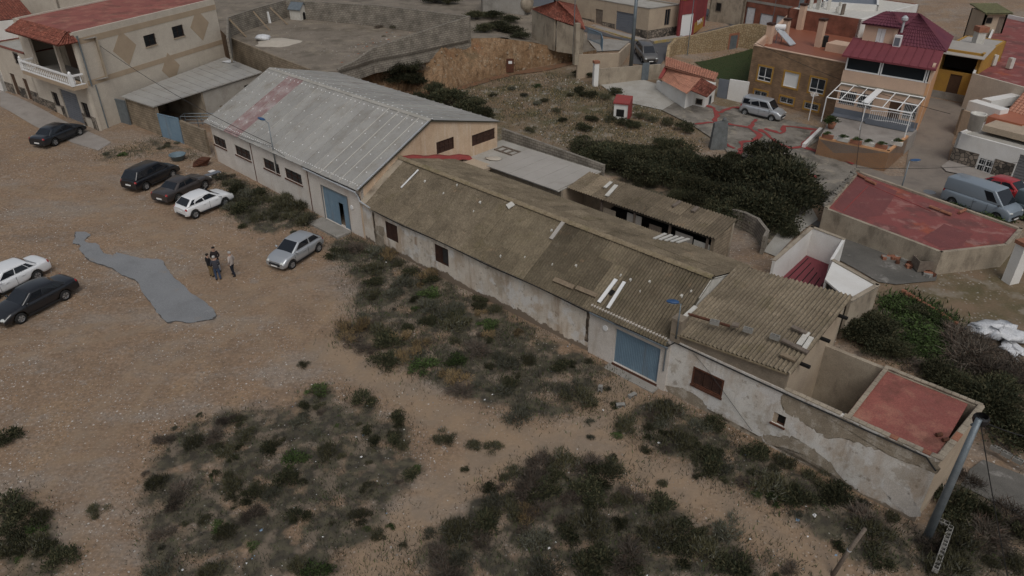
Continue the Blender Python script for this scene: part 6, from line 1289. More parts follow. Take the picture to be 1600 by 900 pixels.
    bv = gh.modifiers.new('b', 'BEVEL'); bv.width = .075; bv.segments = 3; bv.limit_method = 'ANGLE'; bv.angle_limit = R(25); gh.data.polygons.foreach_set('use_smooth', [True]*len(gh.data.polygons))
    def pane(nm, a, b, c_, d, mt='car_glass', off=.012, inset=(0, 1, 0, 1)):
        a, b, c_, d = map(Vector, (a, b, c_, d)); u0, u1, v0, v1 = inset
        f = lambda u, v: a.lerp(b, u).lerp(d.lerp(c_, u), v); q = [f(u0, v0), f(u1, v0), f(u1, v1), f(u0, v1)]; n_ = (q[1]-q[0]).cross(q[3]-q[0]).normalized()*off
        m_ = MB(); m_.hexa([p-n_*2 for p in q]+[p+n_ for p in q]); return m_.build(nm, M[mt], o, local=True)
    pane('windscreen', mir(B1), B1, T1, mir(T1), inset=(.07, .93, .1, .93), off=.03); pane('rear_window', B0, mir(B0), mir(T0), T0, inset=(.09, .91, .14 if typ != 'van' else .4, .9), off=.025)
    for u0, u1 in panes:
        pane('side_window', B0, B1, T1, T0, 'car_glass', -.014, (u0, u1, .2, .85)); pane('side_window', mir(B0), mir(B1), mir(T1), mir(T0), 'car_glass', .014, (u0, u1, .2, .85))
    hw0 = W/2*.9
    for s_ in (1, -1):
        ell(MB(), (L/2-.2, s_*hw0*.74, nose-.06), (.21, .17, .085)).build('headlight', M['lamp_clear'], o, True, True)
        ell(MB(), (-L/2+.1, s_*hw0*.84, deck-.17), (.11, .12, .13 if typ not in ('minivan', 'van') else .25)).build('tail_light', M['lamp_red'], o, True, True)
        ell(MB(), (L/2-cw-.28, s_*(wb_+.12), belt+.06), (.07, .11, .075)).build('mirror', M[pm if typ != 'van' else 'trim_black'], o, True, True)
        m_ = MB(); m_.box((0, s_*(W/2+.004), .3), (L*.42, .02, .1)); m_.build('sill', M['trim_black'], o, local=True)
        for ux in ((-.55, .45) if typ not in ('hatch3', 'coupe', 'van') else (.0,)): m_ = MB(); m_.box((ux, s_*(W/2+.004), belt-.16), (.2, .03, .035)); m_.build('door_handle', M[pm], o, local=True)
        for ux in ((-.12, .9) if typ not in ('hatch3', 'coupe') else (-.35, .85)): m_ = MB(); m_.box((ux, s_*(W/2-.0), (belt+.3)/2+.02), (.012, .012, belt-.45)); m_.build('door_seam', M['trim_black'], o, local=True)
    for x, nm, mt, sz, zz in ((L/2-.02, 'grille', 'trim_black', (.08, W*.5, .13), .5), (L/2-.0, 'licence_plate', 'white_paint', (.05, .5, .1), .42), (-L/2+.0, 'licence_plate', 'white_paint', (.05, .5, .1), .52 if typ in ('sedan', 'coupe') else .62), (-L/2+.02, 'rear_bumper_trim', 'trim_black', (.07, W*.6, .08), .38)):
        m_ = MB(); m_.box((x, 0, zz), sz); m_.build(nm, M[mt], o, local=True)
    if wr not in WM: WM[wr] = wheel_meshes(wr)
    ty, hub, sp_ = WM[wr]
    for x in (xr, xf):
        for s_ in (1, -1):
            w = bpy.data.objects.new('wheel', hub); col.objects.link(w); w.parent = o; w.location = (x, s_*(W/2-.12), wr); w.rotation_euler = (0, 0, 0 if s_ > 0 else math.pi)
            for nm, me_ in (('tyre', ty), ('rim', sp_)): q = bpy.data.objects.new(nm, me_); col.objects.link(q); q.parent = w
    return o
car('parked_sedan', 'shiny black sedan parked beside the white sedan on the gravel lot', 'car', 'sedan', 'paint_black', (104, 469), (36, 505))
car('parked_sedan', 'white sedan parked beside the shiny black sedan', 'car', 'sedan', 'paint_white', (62, 437), (-8, 472))
car('parked_people_carrier', 'black people carrier parked nearest the yard wall', 'car', 'mpv', 'paint_black', (227, 299), (274, 277))
car('parked_coupe', 'grey brown coupe parked between black people carrier and white hatchback', 'car', 'coupe', 'paint_brown', (277, 318), (325, 294))
car('parked_hatchback', 'white five-door hatchback parked beside the grey brown coupe', 'car', 'hatch5', 'paint_white', (306, 342), (354, 322))
car('parked_hatchback', 'silver three-door hatchback facing the four people', 'car', 'hatch3', 'paint_silver', (499, 393), (457, 420))
car('parked_saloon', 'dark navy saloon parked before the balcony house', 'car', 'sedan', 'paint_navy', (86, 229), (128, 211))
car('parked_minivan', 'silver minivan parked under the brown brick house', 'car', 'minivan', 'paint_silver', (1163, 180), (1204, 190))
car('parked_people_carrier', 'dark grey people carrier parked by the tall grey pole', 'car', 'mpv', 'paint_grey', (991, 82), (1005, 101), side=1)
car('cargo_van', 'pale blue grey cargo van parked behind the red roofed building', 'van', 'van', 'paint_vanblue', (1486, 322), (1553, 346))
car('cargo_van', 'darker blue grey cargo van parked beyond the pale van', 'van', 'van', 'paint_vandark', (1590, 342), (1665, 372))
car('red_car', 'bright red hatchback parked behind the cargo vans', 'car', 'hatch5', 'paint_red', (1545, 305), (1580, 318))
# ------------------------------------------------------------------ people
mat('skin', (.42,.26,.19), None, fine=0, bump=0, rough=.6); mat('hair_dark', (.015,.012,.01), None, fine=.2, bump=.3); mat('hair_grey', (.4,.39,.37), None, fine=.2, bump=.3)
for n_, c_ in (('cloth_black', (.012,.012,.014)), ('cloth_brown', (.025,.02,.02)), ('cloth_khaki', (.2,.14,.07)), ('cloth_jeans', (.04,.065,.12)), ('cloth_navy', (.015,.018,.028)), ('cloth_beige', (.42,.37,.34)), ('cloth_pale', (.32,.33,.36)), ('cloth_grey', (.05,.052,.065)), ('shoe', (.03,.026,.024))): mat(n_, c_, None, fine=.15, bump=.2, bscale=30, coord='obj', rough=.9)
def person(label, px, face, jacket, trousers, hair, arms, height=1.74, stride=.0, shirt=None):
    base = G(*px); o = thing('person', label, 'person', base, face)
    v = []; rad = []; e = []
    def add(p, r, par=None):
        v.append(p); rad.append(r); i = len(v)-1
        if par is not None: e.append((par, i))
        return i
    pel = add((0, 0, .96), .135); wai = add((0, .01, 1.1), .135, pel); ch = add((0, .0, 1.3), .155, wai); nk = add((0, .0, 1.47), .065, ch); hb = add((0, .02, 1.56), .08, nk); hd = add((0, .025, 1.65), .098, hb); ht = add((0, .015, 1.72), .07, hd)
    for s_ in (-1, 1):
        sh_ = add((s_*.17, -.01, 1.39), .085, ch); el, wr_ = arms[0 if s_ < 0 else 1]
        a = add((s_*el[0], el[1], el[2]), .063, sh_); w = add((s_*wr_[0], wr_[1], wr_[2]), .04, a)
        d = (Vector((s_*wr_[0], wr_[1], wr_[2]))-Vector((s_*el[0], el[1], el[2]))).normalized(); wv = Vector((s_*wr_[0], wr_[1], wr_[2])); pm_ = wv+d*.075; pi = add(tuple(pm_), .035, w)
        lat = d.cross(Vector((s_, 0, .3))).normalized()
        for k, off in enumerate((-.033, -.011, .011, .033)):
            ln = (.07, .085, .08, .06)[k]; f1 = pm_+lat*off+d*.035; f2 = f1+d*ln*.5+Vector((0, 0, -.012)); f3 = f2+(d*.5+Vector((-s_*.5, 0, -.3))).normalized()*ln*.5
            i1 = add(tuple(f1), .0095, pi); i2 = add(tuple(f2), .009, i1); add(tuple(f3), .008, i2)
        t1 = wv+d*.03-lat*.045; i1 = add(tuple(t1), .011, w); add(tuple(t1+d*.045-lat*.02), .009, i1)
        sy = s_*stride
        hp = add((s_*.095, 0, .88), .11, pel); kn = add((s_*.11, .03+sy*.5, .5), .078, hp); an = add((s_*.12, -.02+sy, .1), .06, kn); hl = add((s_*.12, -.02+sy, .05), .05, an); add((s_*.135, .15+sy, .04), .042, hl)
    me = bpy.data.meshes.new('body'); me.from_pydata(v, e, []); tmp = bpy.data.objects.new('tmp', me); col.objects.link(tmp)
    md = tmp.modifiers.new('skin', 'SKIN'); md.use_smooth_shade = True
    for i, r in enumerate(rad): me.skin_vertices[0].data[i].radius = (r*(1.18 if i == ch or i == pel or i == wai else 1), r)
    me.skin_vertices[0].data[pel].use_root = True
    sb = tmp.modifiers.new('sub', 'SUBSURF'); sb.levels = sb.render_levels = 1
    dg = bpy.context.evaluated_depsgraph_get(); m2 = bpy.data.meshes.new_from_object(tmp.evaluated_get(dg)); bpy.data.objects.remove(tmp)
    m2.materials.clear()
    for q in (jacket, trousers, 'skin', 'shoe', shirt or jacket): m2.materials.append(M[q])
    hands = [Vector(v[i]) for i in range(len(v)) if rad[i] in (.035, .0095, .009, .008, .011)]
    for p in m2.polygons:
        c = p.center; i = 0
        if c.z > 1.47: i = 2
        elif c.z < .1: i = 3
        elif c.z < .86 and abs(c.x) < .2+.0: i = 1
        if .8 < c.z < 1.4 and any((c-h_).length < .05 for h_ in hands): i = 2
        elif .7 < c.z < .86 and abs(c.x) > .2: i = 0
        if i == 0 and shirt and c.y > .1 and abs(c.x) < .05 and c.z > 1.1: i = 4
        p.material_index = i
    b = bpy.data.objects.new('body', m2); col.objects.link(b); b.parent = o
    hm = MB(); ell(hm, (0, -.005, 1.685), (.1, .112, .095), 12, 8)
    hm.v = [(x, y, max(z_, 1.62 if y < .02 else 1.69)) for x, y, z_ in hm.v]; hm.build('hair', M[hair], o, True, True)
    fm = MB(); ell(fm, (0, .118, 1.625), (.014, .022, .022), 6, 4); 
    for s_ in (-1, 1): ell(fm, (s_*.097, .01, 1.63), (.012, .025, .032), 6, 4)
    fm.build('face', M['skin'], o, True, True)
    fe = MB()
    for s_ in (-1, 1): ell(fe, (s_*.035, .108, 1.655), (.014, .01, .008), 6, 4)
    fe.build('eyes', M['black'], o, True, True)
    sc = height/1.77; o.scale = (sc, sc, sc); return o
down = ((.25, -.02, 1.12), (.25, .06, .9)); fold = ((.25, .02, 1.12), (.1, .25, 1.1)); bent = ((.26, .0, 1.12), (.14, .22, 1.0)); pock = ((.28, -.06, 1.14), (.2, .06, .95))
c_people = Vector((0, 0, 0)); ctr = G(343, 428)
def facing(px, tgt):
    a, b = G(*px), G(*tgt); d = b-a; return math.atan2(d.y, d.x)-math.pi/2
person('person in black coat and khaki trousers carrying a dark shoulder bag', (331.5, 432), facing((331, 432), (343, 426)), 'cloth_black', 'cloth_khaki', 'hair_dark', (down, bent), 1.64)
person('person in open dark brown jacket facing the group with hands together', (341.5, 424.5), facing((341.5, 424.5), (341.5, 438)), 'cloth_brown', 'cloth_pale', 'hair_dark', (fold, fold), 1.78, shirt='cloth_pale')
person('grey haired person in navy and grey jacket and blue jeans', (342, 437.5), facing((342, 437), (342, 424)), 'cloth_grey', 'cloth_jeans', 'hair_grey', (bent, bent), 1.72)
p4 = person('white haired person in beige jacket and dark trousers with legs apart', (366, 431), facing((366, 431), (346, 428)), 'cloth_beige', 'cloth_navy', 'hair_grey', (pock, pock), 1.74, stride=.14)
q = G(328.6, 429); mb = MB(); mb.box((q.x, q.y, q.z+.82), (.12, .34, .4), .5); mb.tube([(q.x, q.y-.1, q.z+1.02), (q.x+.15, q.y, q.z+1.38), (q.x, q.y+.1, q.z+1.02)], .015, 4); one(mb, 'shoulder_bag', M['cloth_black'], 'dark bag hanging from the shoulder of the person in khaki trousers', 'bag')
# ------------------------------------------------------------------ vegetation
def leafm(name, c1, c2, ov=.42): return mat(name, c1, c2, 2.2, fine=.35, fscale=9, bump=0, rough=.8, spec=.15, coord='pos', objvar=ov)
leafm('leaf_dark', (.028,.034,.019), (.046,.049,.027)); leafm('leaf_olive', (.088,.08,.043), (.058,.056,.03)); leafm('leaf_green', (.055,.092,.026), (.08,.11,.04))
leafm('leaf_dry', (.28,.2,.1), (.22,.16,.085)); leafm('leaf_dead', (.12,.1,.08), (.08,.068,.055)); leafm('leaf_grey', (.115,.115,.09), (.08,.08,.06)); leafm('leaf_red', (.12,.08,.06), (.08,.06,.045))
mat('twig', (.06,.045,.035), (.09,.07,.055), 5, bump=0)
def bush_mesh(name, seed, n, rad, h, ll, lw, m1, m2, clumps=12, up=.6, blade=False, share=.75):
    r = np.random.RandomState(seed)
    ca = r.uniform(0, 2*np.pi, clumps); cr = rad*np.sqrt(r.uniform(0, 1, clumps))*.72; ch = h*r.uniform(.35, .8, clumps)*(1-.45*(cr/rad)**2); cs = rad*r.uniform(.28, .46, clumps)
    cc = np.stack([cr*np.cos(ca), cr*np.sin(ca), ch], 1); k = r.randint(0, clumps, n)
    d = r.normal(size=(n, 3)); d /= np.linalg.norm(d, axis=1)[:, None]; d[:, 2] = np.abs(d[:, 2])*.9-.25
    rr = cs[k]*np.where(r.uniform(0, 1, n) < .25, r.uniform(.9, 1.7, n), r.uniform(.3, 1.05, n)**.7); p = cc[k]+d*rr[:, None]*np.array([1, 1, h/rad*.75])
    p[:, 2] = np.maximum(p[:, 2], .02)
    out = p*np.array([1, 1, .2]); out /= np.linalg.norm(out, axis=1)[:, None]+1e-6
    dr = out*(1-up)+np.array([0, 0, 1])*up+r.normal(0, .45, (n, 3)); dr /= np.linalg.norm(dr, axis=1)[:, None]
    L = ll*r.uniform(.6, 1.3, n)[:, None]; wv = np.cross(dr, r.normal(size=(n, 3))); wv /= np.linalg.norm(wv, axis=1)[:, None]+1e-6; wv *= lw*r.uniform(.6, 1.3, n)[:, None]
    if blade: V = np.stack([p-wv, p+wv, p+dr*L], 1); nv = 3
    else: V = np.stack([p, p+dr*L*.5+wv, p+dr*L, p+dr*L*.5-wv], 1); nv = 4
    V = V.reshape(-1, 3); F = np.arange(n*nv).reshape(n, nv); mi = (r.uniform(0, 1, n) > share).astype(int)
    mb = MB()
    for i in range(7):                      # stems
        c = cc[i % clumps]; mb.tube([(0, 0, -.05), (c[0]*.5, c[1]*.5, c[2]*.6), tuple(c*1.02)], [.035*rad, .022*rad, .008*rad], 3, 2, False)
    b = len(V); vs_ = V.tolist()+mb.v; fs = F.tolist()+[tuple(x+b for x in f) for f in mb.f]
    me = bpy.data.meshes.new(name); me.from_pydata(vs_, [], fs)
    for q in (m1, m2, 'twig'): me.materials.append(M[q])
    me.polygons.foreach_set('material_index', mi.tolist()+[2]*len(mb.f)); me.update(); return me
BM = {}
def fam(k, nvar, **kw): BM[k] = [bush_mesh('shrub_'+k, 11+i*7+len(BM)*31, **kw) for i in range(nvar)]
fam('olive', 5, n=900, rad=1., h=.7, ll=.3, lw=.026, m1='leaf_olive', m2='leaf_grey', up=.8, blade=True, clumps=9)
fam('dark', 5, n=1000, rad=1., h=.75, ll=.22, lw=.036, m1='leaf_dark', m2='leaf_olive', up=.6, clumps=9, share=.6)
fam('green', 3, n=1000, rad=1., h=.55, ll=.17, lw=.036, m1='leaf_green', m2='leaf_dark', up=.4, clumps=10)
fam('dry', 3, n=800, rad=1., h=.8, ll=.4, lw=.022, m1='leaf_dry', m2='leaf_dead', up=.85, blade=True, clumps=7)
fam('dead', 3, n=650, rad=1., h=.5, ll=.36, lw=.018, m1='leaf_dead', m2='leaf_red', up=.35, blade=True, clumps=8)
fam('grey', 3, n=700, rad=1., h=.5, ll=.27, lw=.024, m1='leaf_grey', m2='leaf_olive', up=.7, blade=True, clumps=8)
fam('tall', 5, n=3800, rad=1., h=.95, ll=.12, lw=.026, m1='leaf_dark', m2='leaf_olive', clumps=18, up=.5, share=.6)
fam('tallolive', 3, n=3400, rad=1., h=.9, ll=.15, lw=.02, m1='leaf_olive', m2='leaf_dark', clumps=16, up=.65, share=.55)
WORD = {'olive': 'olive green broom bush', 'dark': 'dark green leafy bush', 'green': 'fresh green low bush', 'dry': 'straw coloured dry bush', 'dead': 'dead brown brushwood bush', 'grey': 'grey green low bush', 'tall': 'tall dark evergreen shrub', 'tallolive': 'tall olive green shrub'}
NBUSH = {}
def bush(kind, p, r, where, hs=1.):
    me = rnd.choice(BM[kind]); nm = {'dry': 'dry_bush', 'dead': 'dead_bush', 'tall': 'evergreen_shrub', 'tallolive': 'evergreen_shrub'}.get(kind, 'bush')
    o = bpy.data.objects.new(nm, me); col.objects.link(o)
    z = platz(p.x, p.y) if where[1] == 'P' else terr(p.x, p.y); z = p.z if where[1] == 'Z' else z
    o.location = (p.x, p.y, z-.03); o.rotation_euler = (0, 0, rnd.uniform(0, 6.28)); o.scale = (r*rnd.uniform(.9, 1.15), r*rnd.uniform(.9, 1.15), r*hs*rnd.uniform(.85, 1.15))
    tag(o, WORD[kind]+' '+where[0], 'shrub' if 'tall' in kind else 'bush', WORD[kind]+' group '+where[0]); NBUSH[nm] = NBUSH.get(nm, 0)+1; return o
def scatter(key, n, kinds, rr, where, mind=.55, poly=None, hs=1.):
    pl = poly or VEGW[key]; xs = [p.x for p in pl]; ys = [p.y for p in pl]; done = []; t = 0
    while len(done) < n and t < n*60:
        t += 1; x, y = rnd.uniform(min(xs), max(xs)), rnd.uniform(min(ys), max(ys))
        if not inpoly(np.array([x]), np.array([y]), pl)[0]: continue
        r = rnd.uniform(*rr)
        if rnd.random() < .22: x += rnd.gauss(0, 1.1); y += rnd.gauss(0, 1.1); r = rr[0]*rnd.uniform(.7, 1.1)
        q = Vector((x, y, 0))-Vector((A0.x, A0.y, 0)); s_, w_ = q.dot(D1), q.dot(N1)
        if -1 < s_ < 57.5 and -r*.75 < w_ < 4.8: continue
        if any((x-a)**2+(y-b)**2 < (mind*(r+c))**2 for a, b, c in done): continue
        done.append((x, y, r)); bush(rnd.choice(kinds), Vector((x, y, 0)), r, (where, ''), hs)
scatter('hall', 30, ['olive', 'olive', 'dark', 'grey'], (.4, .95), 'beside the hall front', .4)
scatter('wall', 78, ['olive', 'dark', 'dark', 'green', 'grey', 'dead', 'olive', 'grey', 'dry'], (.3, .95), 'in the strip below the stained wall', .46)
scatter('right', 50, ['dark', 'olive', 'dark', 'green', 'dead', 'grey'], (.28, .85), 'in the strip below the end house', .45)
scatter('front', 70, ['dark', 'olive', 'dead', 'grey', 'olive', 'dark', 'dead'], (.28, .9), 'in the scrub patch beyond the forked path', .45)
scatter('left', 80, ['olive', 'green', 'dark', 'olive', 'grey', 'dead', 'olive'], (.2, .65), 'in the open scrub on the gravel lot', .5)
scatter('corner', 9, ['olive', 'dark', 'green'], (.35, .8), 'in the small scrub patch at the lot edge')
scatter('end', 16, ['dark', 'dead', 'olive'], (.5, 1.), 'around the steel pole')
scatter('backright', 5, ['dark', 'dead'], (.4, .8), 'behind the red terrace', .5)
scatter('thicket', 40, ['tall', 'tallolive', 'tall', 'tallolive', 'dead', 'grey'], (.9, 2.1), 'in the dense thicket behind the sheds', .36, hs=.85)
def spots(lst, where, fl=''):
    for kind, px, py, r, *h in lst:
        p = GP(px, py) if fl == 'P' else G(px, py); bush(kind, p, r, (where, fl), h[0] if h else 1.)
scatter('yard', 7, ['olive', 'green', 'grey'], (.2, .45), 'on the verge before the yard gate', .8)
spots([('tall',930,255,1.6),('tall',965,266,1.6),('tall',1000,278,1.7),('tall',1035,290,1.7),('tallolive',1080,303,1.6),('tall',985,250,1.5),('tallolive',1040,262,1.6),('tall',1085,272,1.7),('tallolive',1110,310,1.6),('tall',1215,300,2.6),('tall',1170,290,2.5),('tall',1120,285,2.2),('tall',1230,330,2.2),('tall',1060,275,2.1),('tallolive',1000,262,1.8),('tall',940,245,1.6),('tall',915,240,1.4),('tallolive',1250,300,1.6),('tall',1190,345,2.),('tallolive',1150,322,1.8)], 'in the dense thicket behind the sheds')
spots([('tall',1335,528,1.1),('tallolive',1352,510,1.2),('tall',1368,525,1.1),('tallolive',1388,552,1.1),('tall',1360,548,1.0),('tallolive',1500,612,1.4,.8),('tallolive',1460,592,1.2,.8),('tall',1540,645,1.3),('tallolive',1560,615,1.3,.8),('tall',1590,690,1.4),('tallolive',1480,610,1.2,.8),('tallolive',1525,630,1.2,.8),('green',1410,482,1.2,.5),('green',1432,505,1.3,.5),('green',1395,472,.9,.5),('green',1450,525,1.3,.5),('green',1460,500,1.1,.5),('green',1425,530,1.2,.5),('green',1475,540,1.1,.5),('green',1440,545,1.,.5),('green',1445,485,.9,.5),('dead',1510,560,1.3),('dead',1540,585,1.2),('dead',1495,530,1.1),('dead',1580,575,1.1),('dead',1525,545,1.2),('dead',1560,600,1.0),('dead',1590,600,1.0)], 'in the overgrown plot behind the red terrace')
spots([('tall',660,170,1.5),('tall',700,166,2.0),('tall',735,178,1.9),('tall',755,188,1.4),('tall',680,150,1.3)], 'against the back eaves of the hall')
spots([('dark',905,145,.8),('dark',920,152,.9),('olive',945,155,.7),('dark',960,148,.8),('dark',910,205,.9),('dark',880,190,.5),('olive',870,175,.5),('olive',850,160,.5),('dark',912,220,.7),('grey',820,150,.6),('grey',840,165,.6),('olive',830,205,.6),('olive',955,190,.7),('dark',975,196,.8),('dark',990,200,.7),('grey',800,140,.6),('olive',770,150,.5),('olive',890,150,.5),('dark',925,190,.8),('green',840,135,.7,.4),('olive',1000,185,.7),('olive',1020,190,.7),('olive',1045,195,.8),('dark',1070,205,.9),('dark',898,97,.6),('dark',905,118,.8),('dark',925,120,.7)], 'dotted over the stony waste ground')
spots([('tallolive',758,50,1.6,.7),('tall',780,48,1.7,.7),('tallolive',800,52,1.5,.7),('tall',815,60,1.2,.7),('tallolive',745,30,1.5,.7),('tall',770,28,1.6,.7),('tall',795,35,1.4,.7),('tallolive',700,6,2,.7),('tall',680,4,1.8,.7),('tallolive',860,42,2.0,.8)], 'on the hilltop above the earth cut', 'P')
spots([('tall',585,110,1.6),('tall',610,104,1.8),('tallolive',630,100,1.6),('dead',600,95,1.6),('tall',640,120,1.4),('dead',570,104,1.3)], 'between the yard wall and hall roof', 'Z') if False else None
for kind, t, h, r in (('tall',.22,.35,1.7),('tall',.27,.6,1.6),('tallolive',.3,.3,1.6),('dead',.25,.8,1.5),('tall',.18,.7,1.7),('tall',.33,.15,1.3),('dead',.33,.6,1.2)):
    p = lerp_poly(TOEW, t).lerp(lerp_poly(TOPW, t), h); bush(kind, p, r, ('on the slope between hall and yard wall', 'Z'))
spots([('dark',560,30,.6),('dead',640,25,1.0),('tallolive',650,30,1.4),('tall',675,33,1.3),('olive',620,45,.8),('olive',600,62,.6),('dead',560,75,.8),('olive',520,100,.7),('dead',590,45,.6)], 'in the rubble of the walled yard', 'P')
spots([('olive',60,820,.6),('olive',55,860,.6),('dark',12,690,.7),('olive',475,572,.35),('olive',700,690,.45),('olive',740,700,.45),('olive',690,685,.5),('olive',770,705,.5),('dry',640,560,.7),('dry',660,545,.55),('dry',715,600,.6),('dead',550,535,.7),('dead',570,550,.6),('dead',720,615,.7),('olive',375,660,.4),('olive',500,615,.45),('olive',155,800,.4),('dark',15,800,.8),('green',60,825,.5),('dry',820,810,.55),('grey',780,790,.7),('dead',830,775,.8),('olive',585,425,.7),('dead',545,395,.7),('dark',525,400,.7),('green',1520,330,1.0),('green',1500,325,.9),('green',1545,345,1.1),('green',1570,342,1.2)], 'standing apart on open ground')
print('bushes', NBUSH)
# ---- ground cover (nobody could count it)
def blades(name, keys, dens, hh, lw, m, seed, lab, kind='stuff', ov=None):
    r = np.random.RandomState(seed); Vs = []
    for k in keys:
        pl = VEGW[k] if isinstance(k, str) else k; xs = [p.x for p in pl]; ys = [p.y for p in pl]
        n = int((max(xs)-min(xs))*(max(ys)-min(ys))*dens); x = r.uniform(min(xs), max(xs), n); y = r.uniform(min(ys), max(ys), n)
        # patchy: keep where a coarse random field is high
        f = np.sin(x*1.3+seed)+np.sin(y*1.7+seed*2)+np.sin(x*.6+y*.9)+r.normal(0, .8, n); keep = inpoly(x, y, pl) & (f > -.7); x = x+r.normal(0, .55, n); y = y+r.normal(0, .55, n)
        q = np.stack([x-A0.x, y-A0.y], 1); s_ = q@np.array(D1.xy); w_ = q@np.array(N1.xy); keep &= ~((s_ > 0) & (s_ < 57.4) & (w_ > -.1) & (w_ < 8))
        x, y = x[keep], y[keep]; z = terr_np(x, y); Vs.append(np.stack([x, y, z], 1))
    p = np.concatenate(Vs); n = len(p); a = r.uniform(0, 2*np.pi, n); L = hh*r.uniform(.5, 1.4, n)
    w = np.stack([np.cos(a), np.sin(a), np.zeros(n)], 1)*lw; t = r.normal(0, .45, (n, 3)); t[:, 2] = 1; t /= np.linalg.norm(t, axis=1)[:, None]
    V = np.stack([p-w, p+w, p+t*L[:, None]], 1).reshape(-1, 3)
    me = bpy.data.meshes.new(name); me.vertices.add(n*3); me.vertices.foreach_set('co', V.reshape(-1)); me.loops.add(n*3); me.loops.foreach_set('vertex_index', np.arange(n*3)); me.polygons.add(n); me.polygons.foreach_set('loop_start', np.arange(n)*3); me.update(calc_edges=True); me.validate()
    for q in m: me.materials.append(M[q])
    me.polygons.foreach_set('material_index', r.randint(0, len(m), n))
    o = bpy.data.objects.new(name, me); col.objects.link(o); return tag(o, lab, 'ground cover', kind=kind)
allk = ['hall', 'wall', 'right', 'front', 'end', 'backright']
blades('grass', allk, 180, .22, .018, ['leaf_dark', 'leaf_olive', 'leaf_dark', 'leaf_green', 'leaf_dead', 'leaf_grey'], 1, 'short dark grass and weeds between the bushes')
blades('dead_grass', allk+['left', 'corner'], 110, .17, .015, ['leaf_dead', 'leaf_grey', 'leaf_red'], 2, 'thin dead grass and twigs under the scrub')
blades('weeds', ['left', 'corner', 'yard'], 160, .15, .018, ['leaf_olive', 'leaf_green', 'leaf_dead', 'leaf_dark'], 5, 'sparse low weeds over the gravel lot')
FIELDP = [G(*p) for p in ((650,155),(700,135),(770,122),(860,112),(930,130),(1000,165),(1060,190),(1110,235),(1000,245),(900,235),(800,195),(720,170))]
blades('field_grass', [FIELDP], 60, .2, .03, ['leaf_olive', 'leaf_dead', 'leaf_dark', 'leaf_dry'], 8, 'dry sparse grass over the stony waste ground')
blades('ivy', [[G(*p) for p in ((1385,475),(1418,462),(1495,508),(1485,556),(1430,556),(1400,520))]], 420, .3, .05, ['leaf_green', 'leaf_green', 'leaf_dark'], 19, 'bright green creeper carpeting the overgrown plot')
blades('lawn_grass', [[G(*p) for p in ((1090,98),(1165,81),(1180,75),(1170,135),(1122,124))]], 40, .18, .03, ['leaf_green', 'leaf_dark'], 9, 'rough green lawn below the rubble wall')
# ---- gravel and litter
def stones(name, polys, n, rr, m, seed, lab, flat=1., zc=None, cat='gravel'):
    r = np.random.RandomState(seed); P_ = []
    for pl, wt in polys:
        xs = [p.x for p in pl]; ys = [p.y for p in pl]; k = int(n*wt*1.6); x = r.uniform(min(xs), max(xs), k); y = r.uniform(min(ys), max(ys), k)
        f = np.sin(x*.55+seed)+np.sin(y*.47+seed*1.7)+np.sin(x*.31-y*.4)+r.normal(0, 1.0, k); q = np.stack([x-A0.x, y-A0.y], 1); s_ = q@np.array(D1.xy); w_ = q@np.array(N1.xy)
        keep = inpoly(x, y, pl) & (f > .0) & ~((s_ > 0) & (s_ < 57.4) & (w_ > -.1) & (w_ < 8)); P_.append(np.stack([x[keep], y[keep]], 1))
    p = np.concatenate(P_); z = terr_np(p[:, 0], p[:, 1]) if zc is None else np.full(len(p), zc); c = np.column_stack([p, z]); n = len(c); s = r.uniform(rr[0], rr[1], n)*r.uniform(.5, 1, n)
    base = np.array([[1,0,0],[0,1,0],[-1,0,0],[0,-1,0],[0,0,.8],[0,0,-.5]]); V = base[None]*s[:, None, None]*r.uniform(.6, 1.3, (n, 6, 1)); V[:, :, 2] *= flat; a = r.uniform(0, 6.28, n); ca, sa = np.cos(a)[:, None], np.sin(a)[:, None]
    V = np.stack([V[:, :, 0]*ca-V[:, :, 1]*sa, V[:, :, 0]*sa+V[:, :, 1]*ca, V[:, :, 2]], -1)+c[:, None, :]
    F = np.array([[0,1,4],[1,2,4],[2,3,4],[3,0,4],[1,0,5],[2,1,5],[3,2,5],[0,3,5]]); F = (F[None]+np.arange(n)[:, None, None]*6).reshape(-1, 3)
    me = bpy.data.meshes.new(name); me.from_pydata(V.reshape(-1, 3).tolist(), [], F.tolist())
    for q in m: me.materials.append(M[q])
    me.polygons.foreach_set('material_index', np.repeat(r.randint(0, len(m), n), 8).tolist()); o = bpy.data.objects.new(name, me); col.objects.link(o); return tag(o, lab, cat, kind='stuff')
mat('pebble_pale', (.48,.45,.41), None, fine=.2, bump=0); mat('pebble_tan', (.34,.27,.2), None, fine=.2, bump=0); mat('pebble_grey', (.24,.23,.22), None, fine=.2, bump=0)
LOT = [G(*p) for p in ((0,320),(180,300),(260,310),(340,335),(420,380),(510,410),(560,450),(550,510),(600,580),(700,640),(950,650),(1290,880),(1250,900),(0,900))]
stones('gravel', [(LOT, 1.)], 9000, (.02, .06), ['pebble_pale', 'pebble_tan', 'pebble_grey', 'pebble_pale'], 4, 'loose pale stones scattered over the dirt lot')
stones('field_stones', [(FIELDP, 1.)], 2500, (.04, .13), ['pebble_pale', 'pebble_tan', 'pebble_grey'], 6, 'pale stones strewn over the waste ground')
mat('litter_white', (.7,.7,.69), None, fine=.1, bump=0); mat('litter_blue', (.2,.3,.42), None, fine=.1, bump=0)
LIT = [(VEGW['right'], .4), (VEGW['front'], .35), (VEGW['wall'], .2), (VEGW['left'], .2)]
stones('litter', LIT, 1000, (.05, .15), ['litter_white', 'litter_white', 'pebble_pale', 'litter_blue', 'litter_white'], 12, 'scraps of white litter caught in the scrub', .6, cat='litter')

